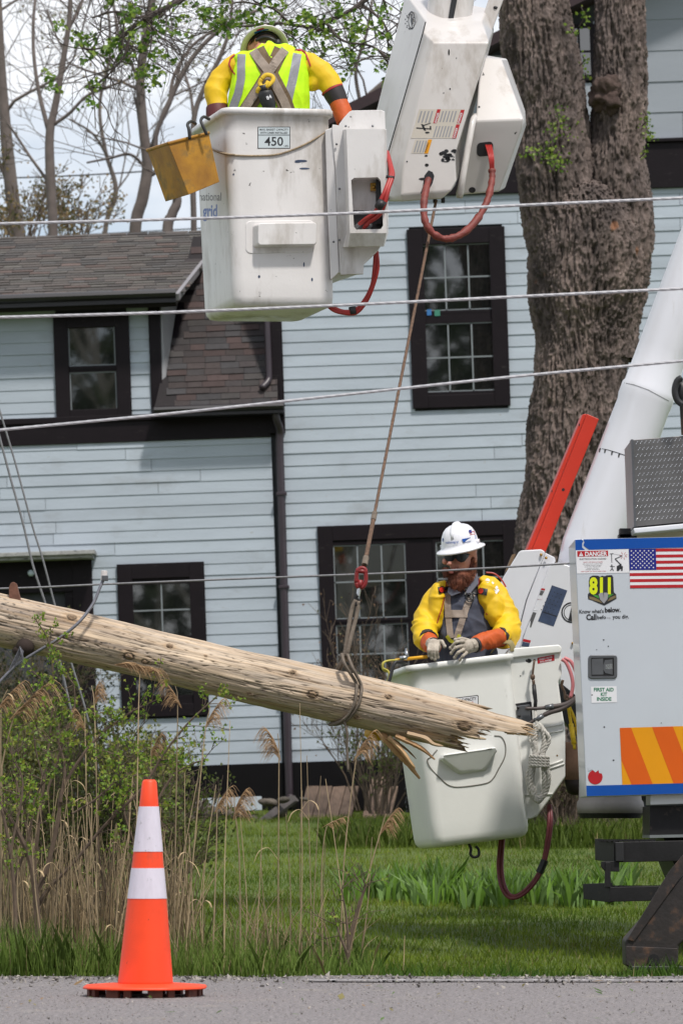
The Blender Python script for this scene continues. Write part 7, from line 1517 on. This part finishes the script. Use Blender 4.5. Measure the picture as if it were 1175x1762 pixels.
for s in (-1, 1): pn_.tube([Q(812 + s * 18, 1235, .08), Q(812 + s * 24, 1270, .08), Q(815 + s * 26, 1330, .04), Q(818 + s * 26, 1415, .08)], [.11, .10, .08, .065], 14)
blobs('trousers', pn_, .012, M_pant, w2_, 4)
sl_ = MB()
sl_.tube([Q(770, 1006, .03), Q(757, 1014, .03), Q(743, 1032, .02), Q(734, 1058, -.0), Q(730, 1082, -.05), Q(733, 1100, -.13), Q(738, 1108, -.17)], [.030, .048, .056, .064, .074, .070, .058], 18)
sl_.ell(Q(752, 1034, -.035), (.046, .06, .10)); sl_.ell(Q(748, 1060, -.035), (.044, .06, .10)); sl_.ell(Q(727, 1098, -.08), (.045, .05, .04))
_, slm = blobs('rubber_sleeve', sl_, .0065, M_slv, w2_, 12, crease=(.007, 9, (1, 1, 1.6)))
sr_ = MB()
sr_.tube([Q(826, 998, .05), Q(842, 1004, .04), Q(858, 1022, .03), Q(868, 1046, .01), Q(874, 1070, -.02), Q(873, 1090, -.09), Q(864, 1098, -.15), Q(858, 1100, -.17)], [.036, .050, .056, .060, .070, .076, .070, .060], 18)
sr_.ell(Q(838, 1026, -.03), (.056, .07, .09)); sr_.ell(Q(850, 1050, -.035), (.058, .07, .10)); sr_.ell(Q(878, 1106, -.09), (.040, .05, .035))
_, srm = blobs('rubber_sleeve', sr_, .0065, M_slv, w2_, 12, crease=(.007, 9, (1, 1, 1.6)))
fs2 = caster(slm, srm); fall = caster(slm, srm, smb)
mb = MB(); drape(mb, fs2, [(768, 1001), (766, 1022), (760, 1046), (754, 1064), (752, 1072)], 1.8, .003, 3); drape(mb, fs2, [(828, 989), (819, 1004), (817, 1018), (823, 1036), (831, 1052), (838, 1058)], 1.8, .003, 3); mb.build('sleeve_piping', M_redt, w2_)
mb = MB(); mb.tube(cm([Q(836, 985, .06), Q(850, 987, .06), Q(862, 997, .06), Q(870, 1010, .06)], 4), .005, 6); mb.build('back_piping', M_redt, w2_)
mb = MB(); drape(mb, fall, [(754, 1016), (764, 1014)], 12, .006, 3); drape(mb, fall, [(762, 1014), (775, 1010), (790, 1012), (805, 1013), (818, 1016)], 6, .010, 4); drape(mb, fall, [(806, 1013), (820, 1016), (838, 1019)], 11.5, .008, 4); drape(mb, fs2, [(823, 983), (838, 985), (853, 990)], 8, .006, 3); mb.build('chest_strap', M_black, w2_)
D = Decal(fs2); D.fn = lambda x, y, o: fall(x, y, o + .014); D.disc(760, 1014.5, 4.6, M_orange, 0).disc(826.5, 1016.5, 4.6, M_orange, 0).disc(842.5, 984.5, 4.6, M_orange, 0, 2.6); D.build('strap_buttons', w2_)
D = Decal(fs2)
D.disc(838.5, 999, 4, M_wht, 0, 3.8).disc(838.5, 999, 1.6, M_gry, 1, 1.6).disc(755, 996.5 + 2, 2.4, M_wht, 0, 3.6)
for (x, y, w_, h) in ((853, 1012, 8, 3), (855, 1017, 8, 3), (738.5, 1013, 4, 5), (743, 1009, 3, 5), (846, 1004, 8, 1.4)): D.poly([(x - w_ / 2, y + h / 2 + 1), (x + w_ / 2 - 3, y - h / 2 - 3), (x + w_ / 2, y - h / 2), (x - w_ / 2 + 3, y + h / 2 + 4)], M_wht, 0)
D.build('sleeve_marks', w2_)
fsh = caster(smb); mb = MB(); drape(mb, fsh, [(769, 1020), (770, 1045), (772, 1070), (775, 1098)], 11, .008, 4); drape(mb, fsh, [(812, 1022), (802, 1045), (794, 1070), (785, 1098)], 11, .008, 4); drape(mb, fsh, [(765, 1056), (804, 1056)], 13, .013, 4); drape(mb, fsh, [(818, 988), (822, 1000)], 7, .012, 3); mb.build('harness', M_web, w2_)
mb = MB(); drape(mb, fsh, [(768, 1094), (774, 1102), (780, 1105), (788, 1099), (790, 1092)], 6, .016, 3); mb.build('harness_pad', mat('yellow-green harness tab', S(170, 168, 40), .7, .15, 12), w2_)
mb = MB(); a0 = fsh(808, 1028, .03); mb.tube([a0 + Vector((math.cos(a) * .02, -.004, math.sin(a) * .024)) for a in [k / 16 * 6.283 for k in range(17)]], .0045, 6); drape(mb, fsh, [(800, 1020), (816, 1030)], 6, .014, 3); mb.build('d_ring', M_black, w2_)
for arm, cf in ((([Q(735, 1100, -.15), Q(741, 1108, -.22), Q(747, 1114, -.30)], [.054, .050, .043])), (([Q(864, 1096, -.16), Q(846, 1099, -.22), Q(826, 1105, -.28), Q(818, 1109, -.31)], [.053, .052, .046, .042]))):
    g_ = MB(); g_.tube(arm, cf, 18); blobs('gauntlet', g_, .006, M_gaunt, w2_, 3, crease=(.004, 16, (1.5, 1, 1)))
    mb = MB(); t = (arm[1] - arm[0]).normalized(); mb.tube([arm[0] - t * .012, arm[0] + t * .022], [cf[0] + .006, cf[0] + .005], 20); mb.build('cuff', M_cuff, w2_, bevel=.003)
gv_ = MB(); gv_.ell(Q(747, 1112, -.355), (.040, .030, .038)); gv_.tube([Q(743, 1108, -.28), Q(747, 1112, -.35)], [.040, .036], 12)
for i, (x, l) in enumerate(((737.5, 128), (742.5, 132.5), (747.8, 134.5), (752.8, 131))):
    finger(gv_, [Q(x + .5, 1108 + abs(i - 1.5), -.375), Q(x - .6, 1119 + i * .4, -.408), Q(x + .3, 1000 + l, -.395)], .0098)
finger(gv_, [Q(752, 1104, -.34), Q(760, 1104, -.365), Q(764.5, 1112, -.375)], .0115)
blobs('glove', gv_, .0032, M_glove, w2_, 1)
gv_ = MB(); gv_.ell(Q(804, 1113, -.345), (.046, .028, .040), Matrix.Rotation(R(-25), 3, 'Y')); gv_.tube([Q(818, 1109, -.31), Q(808, 1112, -.34)], [.040, .038], 12)
for a, b, c_, rr in (((797, 1104), (785, 1105), (774.5, 1115), .0105), ((795, 1111), (784, 1114.5), (776, 1124), .0105), ((797, 1118), (788, 1123), (782, 1131.5), .0103), ((802, 1124), (796, 1129), (791, 1135.5), .0095)):
    finger(gv_, [Q(*a, -.365), Q(*b, -.398), Q(*c_, -.385)], rr)
finger(gv_, [Q(806, 1102, -.34), Q(794, 1099, -.36), Q(783, 1101, -.365)], .0112)
blobs('glove', gv_, .0032, M_glove, w2_, 1)
mb = MB(); c = Q(818, 1110, -.315); t = (Q(808, 1112, -.34) - Q(818, 1109, -.31)).normalized(); mb.tube([c - t * .008, c + t * .010], .044, 18); c = Q(745, 1109, -.29); mb.tube([c, c + Vector((.005, -.02, -.006))], .043, 18); mb.build('glove_band', M_cuff, w2_, bevel=.003)

# ---------------- worker in the upper basket, seen from behind
YU = 22.0
def U(x, y, d=0.0): return P(x, y, YU + d)
w1_ = thing('person', 'worker in lime hi-vis vest seen from behind, bending forward in the upper basket', 'person', U(456, 520, 0))
hd = MB(); Rb = Matrix.Rotation(R(10), 3, 'Z')
hd.ell(U(452, 86, .17), (.080, .105, .10), Rb, 18, 12); hd.ell(U(446, 100, .22), (.06, .07, .07)); hd.tube([U(452, 86, .14), U(460, 105, .04)], [.066, .075], 14)
hd.ell(U(443, 73, .085), (.010, .022, .030), Matrix.Rotation(R(-20), 3, 'Y')); hd.ell(U(441, 70, .09), (.012, .02, .016)); hd.ell(U(437, 82, .15), (.04, .05, .05))
hd.tube([U(462, 100, .02), U(462, 150, -.01), U(458, 220, .0), U(456, 300, .0), U(456, 330, 0)], [(.08, .14), (.09, .15), (.09, .14), (.10, .15), (.09, .15)], 18)
for arm in ([U(412, 112, .04), U(378, 140, .05), U(366, 168, .02), U(385, 215, .02)], [U(522, 110, .04), U(562, 135, .04), U(582, 170, .0), U(594, 212, -.05)]): hd.tube(arm, [.055, .048, .042, .032], 12)
for s in (-1, 1): hd.tube([U(456 + s * 24, 325, 0), U(456 + s * 28, 420, -.02), U(458 + s * 28, 520, .02)], [.08, .058, .042], 12); hd.tube([U(458 + s * 28, 518, .02), U(458 + s * 28, 526, .16)], [.04, .034], 10)
_, hmb = blobs('body', hd, .0055, M_skin, w1_, 3)
mb = MB(); mb.ell(U(457, 76, .145), (.078, .085, .078), Rb, 18, 12); mb.build('hair', M_hair, w1_, smooth=True)
Mh = Matrix.Rotation(R(4), 3, 'Y') @ Matrix.Rotation(R(190), 3, 'Z') @ Matrix.Rotation(R(50), 3, 'X')
hm, ho_ = hard_hat(w1_, U(455, 84, .15), Mh, M_hat2, M_black)
D = Decal(caster(hm)); D.poly([(437, 56), (450, 50.5), (462, 50), (462, 52), (451, 53), (438, 58.5)], M_blue, 0).poly([(440, 52), (452, 48), (456, 49), (444, 53.5)], M_red, 0); D.build('hat_stickers', ho_)
mb = MB(); mb.ell(U(478, 76, .06), (.022, .03, .03)); mb.tube(cm([U(440, 70, .07), U(455, 64, .06), U(470, 68, .05), U(482, 80, .07)], 4), .010, 6); mb.build('hat_ratchet', M_black, ho_, smooth=True)
vs_ = MB(); vs_.tube([U(456, 332, 0), U(457, 260, .0), U(460, 200, -.01), U(464, 160, -.02), U(466, 128, -.01), U(466, 110, .01), U(465, 98, .03), U(463, 88, .06)], [(.15, .20), (.155, .205), (.16, .225), (.155, .222), (.145, .215), (.125, .205), (.10, .17), (.06, .08)], 28)
vs_.ell(U(420, 104, .03), (.07, .08, .05)); vs_.ell(U(512, 102, .03), (.07, .08, .05))
_, vm = blobs('hi_vis_vest', vs_, .0075, M_vest, w1_, 4, crease=(.009, 8, (1.8, 1, .6)))
# loose folds of the vest
tr_ = MB()
for s in (-1, 1): tr_.tube([U(456 + s * 20, 325, 0), U(456 + s * 26, 370, -.01), U(456 + s * 28, 420, -.02), U(458 + s * 28, 512, .02)], [.115, .10, .08, .065], 14)
blobs('trousers', tr_, .012, M_pant, w1_, 4)
s1 = MB(); s1.tube([U(414, 106, .04), U(398, 118, .04), U(382, 136, .05), U(371, 158, .03), U(374, 180, .01), U(378, 188, .0)], [.060, .066, .070, .070, .062, .058], 18); s1.ell(U(362, 152, .03), (.035, .05, .03), Matrix.Rotation(R(40), 3, 'Y')); _, s1m = blobs('rubber_sleeve', s1, .0065, M_slv, w1_, 5, crease=(.009, 8, (1, 1, 1.3)))
s2 = MB(); s2.tube([U(515, 104, .04), U(533, 112, .04), U(552, 124, .03), U(567, 142, .02), U(575, 158, .0)], [.060, .070, .074, .070, .062], 18); s2.ell(U(540, 140, .02), (.05, .05, .06)); s2.ell(U(548, 108, .03), (.05, .05, .03), Matrix.Rotation(R(20), 3, 'Y')); _, s2m = blobs('rubber_sleeve', s2, .0065, M_slv, w1_, 5, crease=(.009, 8, (1, 1, 1.3)))
mb = MB(); mb.tube([U(373, 184, .01), U(374, 196, .0), U(377, 206, -.01)], [.062, .066, .060], 20); mb.build('cuff', mat('maroon cuff', S(94, 36, 38), .6, .15, 10), w1_, bevel=.004)
mb = MB(); mb.tube([U(572, 154, .0), U(577, 164, -.005), U(584, 178, -.01)], [.064, .062, .055], 20); mb.build('cuff', M_cuff, w1_, bevel=.004)
mb = MB(); mb.tube([U(571, 153, .0), U(572.5, 156, .0)], [.067, .067], 20); mb.build('cuff_piping', M_redt, w1_, bevel=.002)
mb = MB(); mb.tube([U(582, 176, -.01), U(589, 192, -.03), U(594, 212, -.05)], [.054, .055, .048], 20); mb.build('gauntlet', M_gaunt, w1_, bevel=.006)
mb = MB(); mb.tube([U(378, 204, -.01), U(384, 222, .0)], [.052, .045], 18); mb.build('gauntlet', M_gaunt, w1_, bevel=.006)
for (hx, hy, hd_, s) in ((597, 226, -.06, 1), (390, 236, 0, -1)):
    g2 = MB(); g2.ell(U(hx, hy, hd_), (.040, .026, .045)); 
    for i in range(4): finger(g2, [U(hx - 8 + i * 5, hy + 8, hd_), U(hx - 8.5 + i * 5, hy + 20 - abs(i - 1.6), hd_ + .02), U(hx - 8 + i * 5, hy + 27 - 2 * abs(i - 1.6), hd_ + .045)], .0098)
    finger(g2, [U(hx - s * 9, hy - 4, hd_), U(hx - s * 16, hy + 5, hd_ + .01), U(hx - s * 16, hy + 15, hd_ + .02)], .011); blobs('glove', g2, .0034, M_glove, w1_, 1)
fv = caster(vm); fvs = caster(vm, s1m, s2m)
mb = MB(); drape(mb, fv, [(416, 93), (415, 112), (415, 135), (410, 160), (402, 182), (396, 200)], 14, .004, 4); drape(mb, fv, [(512, 92), (508, 115), (503, 140), (497, 165), (492, 200)], 15, .004, 4); drape(mb, fv, [(398, 191), (430, 189), (465, 190), (500, 190), (530, 192)], 9, .003, 4); mb.build('reflective_tape', M_refl2, w1_)
mb = MB(); drape(mb, fv, [(442, 84), (452, 104), (462, 122), (474, 145), (488, 172), (498, 200)], 27, .007, 4); drape(mb, fv, [(484, 84), (475, 104), (465, 124), (448, 152), (430, 180), (416, 202)], 25, .007, 4); mb.build('harness_padding', M_web2, w1_)
mb = MB(); drape(mb, fv, [(433, 83), (446, 102), (462, 122), (474, 146), (488, 172), (499, 200)], 15, .014, 4); drape(mb, fv, [(491, 85), (478, 102), (464, 122), (446, 150), (428, 176), (412, 202)], 15, .017, 4); mb.build('harness', M_web, w1_)
mb = MB(); drape(mb, fvs, [(404, 94), (397, 100), (394, 110), (398, 120), (404, 128)], 2.6, .006, 2); drape(mb, fvs, [(507, 86), (518, 85), (526, 92), (531, 104), (534, 114)], 2.6, .006, 2); mb.build('sleeve_piping', M_redt, w1_)
mb = MB(); mb.tube([U(508, 90, -.01), U(516, 87, -.01), U(524, 92, -.01)], [(.012, .012)] * 3, 8); mb.build('strap_tab', M_redt, w1_, smooth=True)
a0 = fv(460, 140, .0); yl = a0.y - YU - .035
mb = MB(); mb.tube(cm([U(450, 136, yl), U(447, 143, yl), U(452, 150, yl - .01), U(462, 147, yl - .015), U(470, 138, yl - .01), U(468, 131, yl), U(458, 129, yl), U(450, 136, yl)], 4), [(.008, .013)] * 60, 8); mb.tube(cm([U(462, 140, yl - .015), U(458, 147, yl - .02), U(450, 150, yl - .02), U(444, 154, yl - .01), U(443, 160, yl)], 4), [(.007, .013)] * 60, 8); mb.build('lanyard_webbing', mat('yellow webbing', S(226, 188, 40), .7, .15, 20), w1_, smooth=True)
mb = MB(); mb.tube([U(452, 146, yl - .02), U(455, 158, yl - .01)], [(.014, .022)] * 2, 10); mb.tube(cm([U(456, 157, yl), U(458, 166, yl), U(463, 180, yl), U(468, 192, yl), U(471, 206, yl)], 3), [(.03, .036), (.034, .042), (.034, .044), (.034, .044), (.034, .044), (.032, .042), (.03, .04), (.026, .036), (.022, .03), (.022, .03), (.022, .03), (.022, .03), (.022, .03)], 14); mb.build('lanyard_pack', M_black, w1_, smooth=True); fpk = caster(mb)
D = Decal(fpk); D.text('84', 464, 170, 6, M_wht, 0, w=9, bold=.03, rot=24).poly([(447, 172), (470, 176), (470, 177), (447, 173)], M_dgrey, 0); D.build('pack_lettering', w1_)
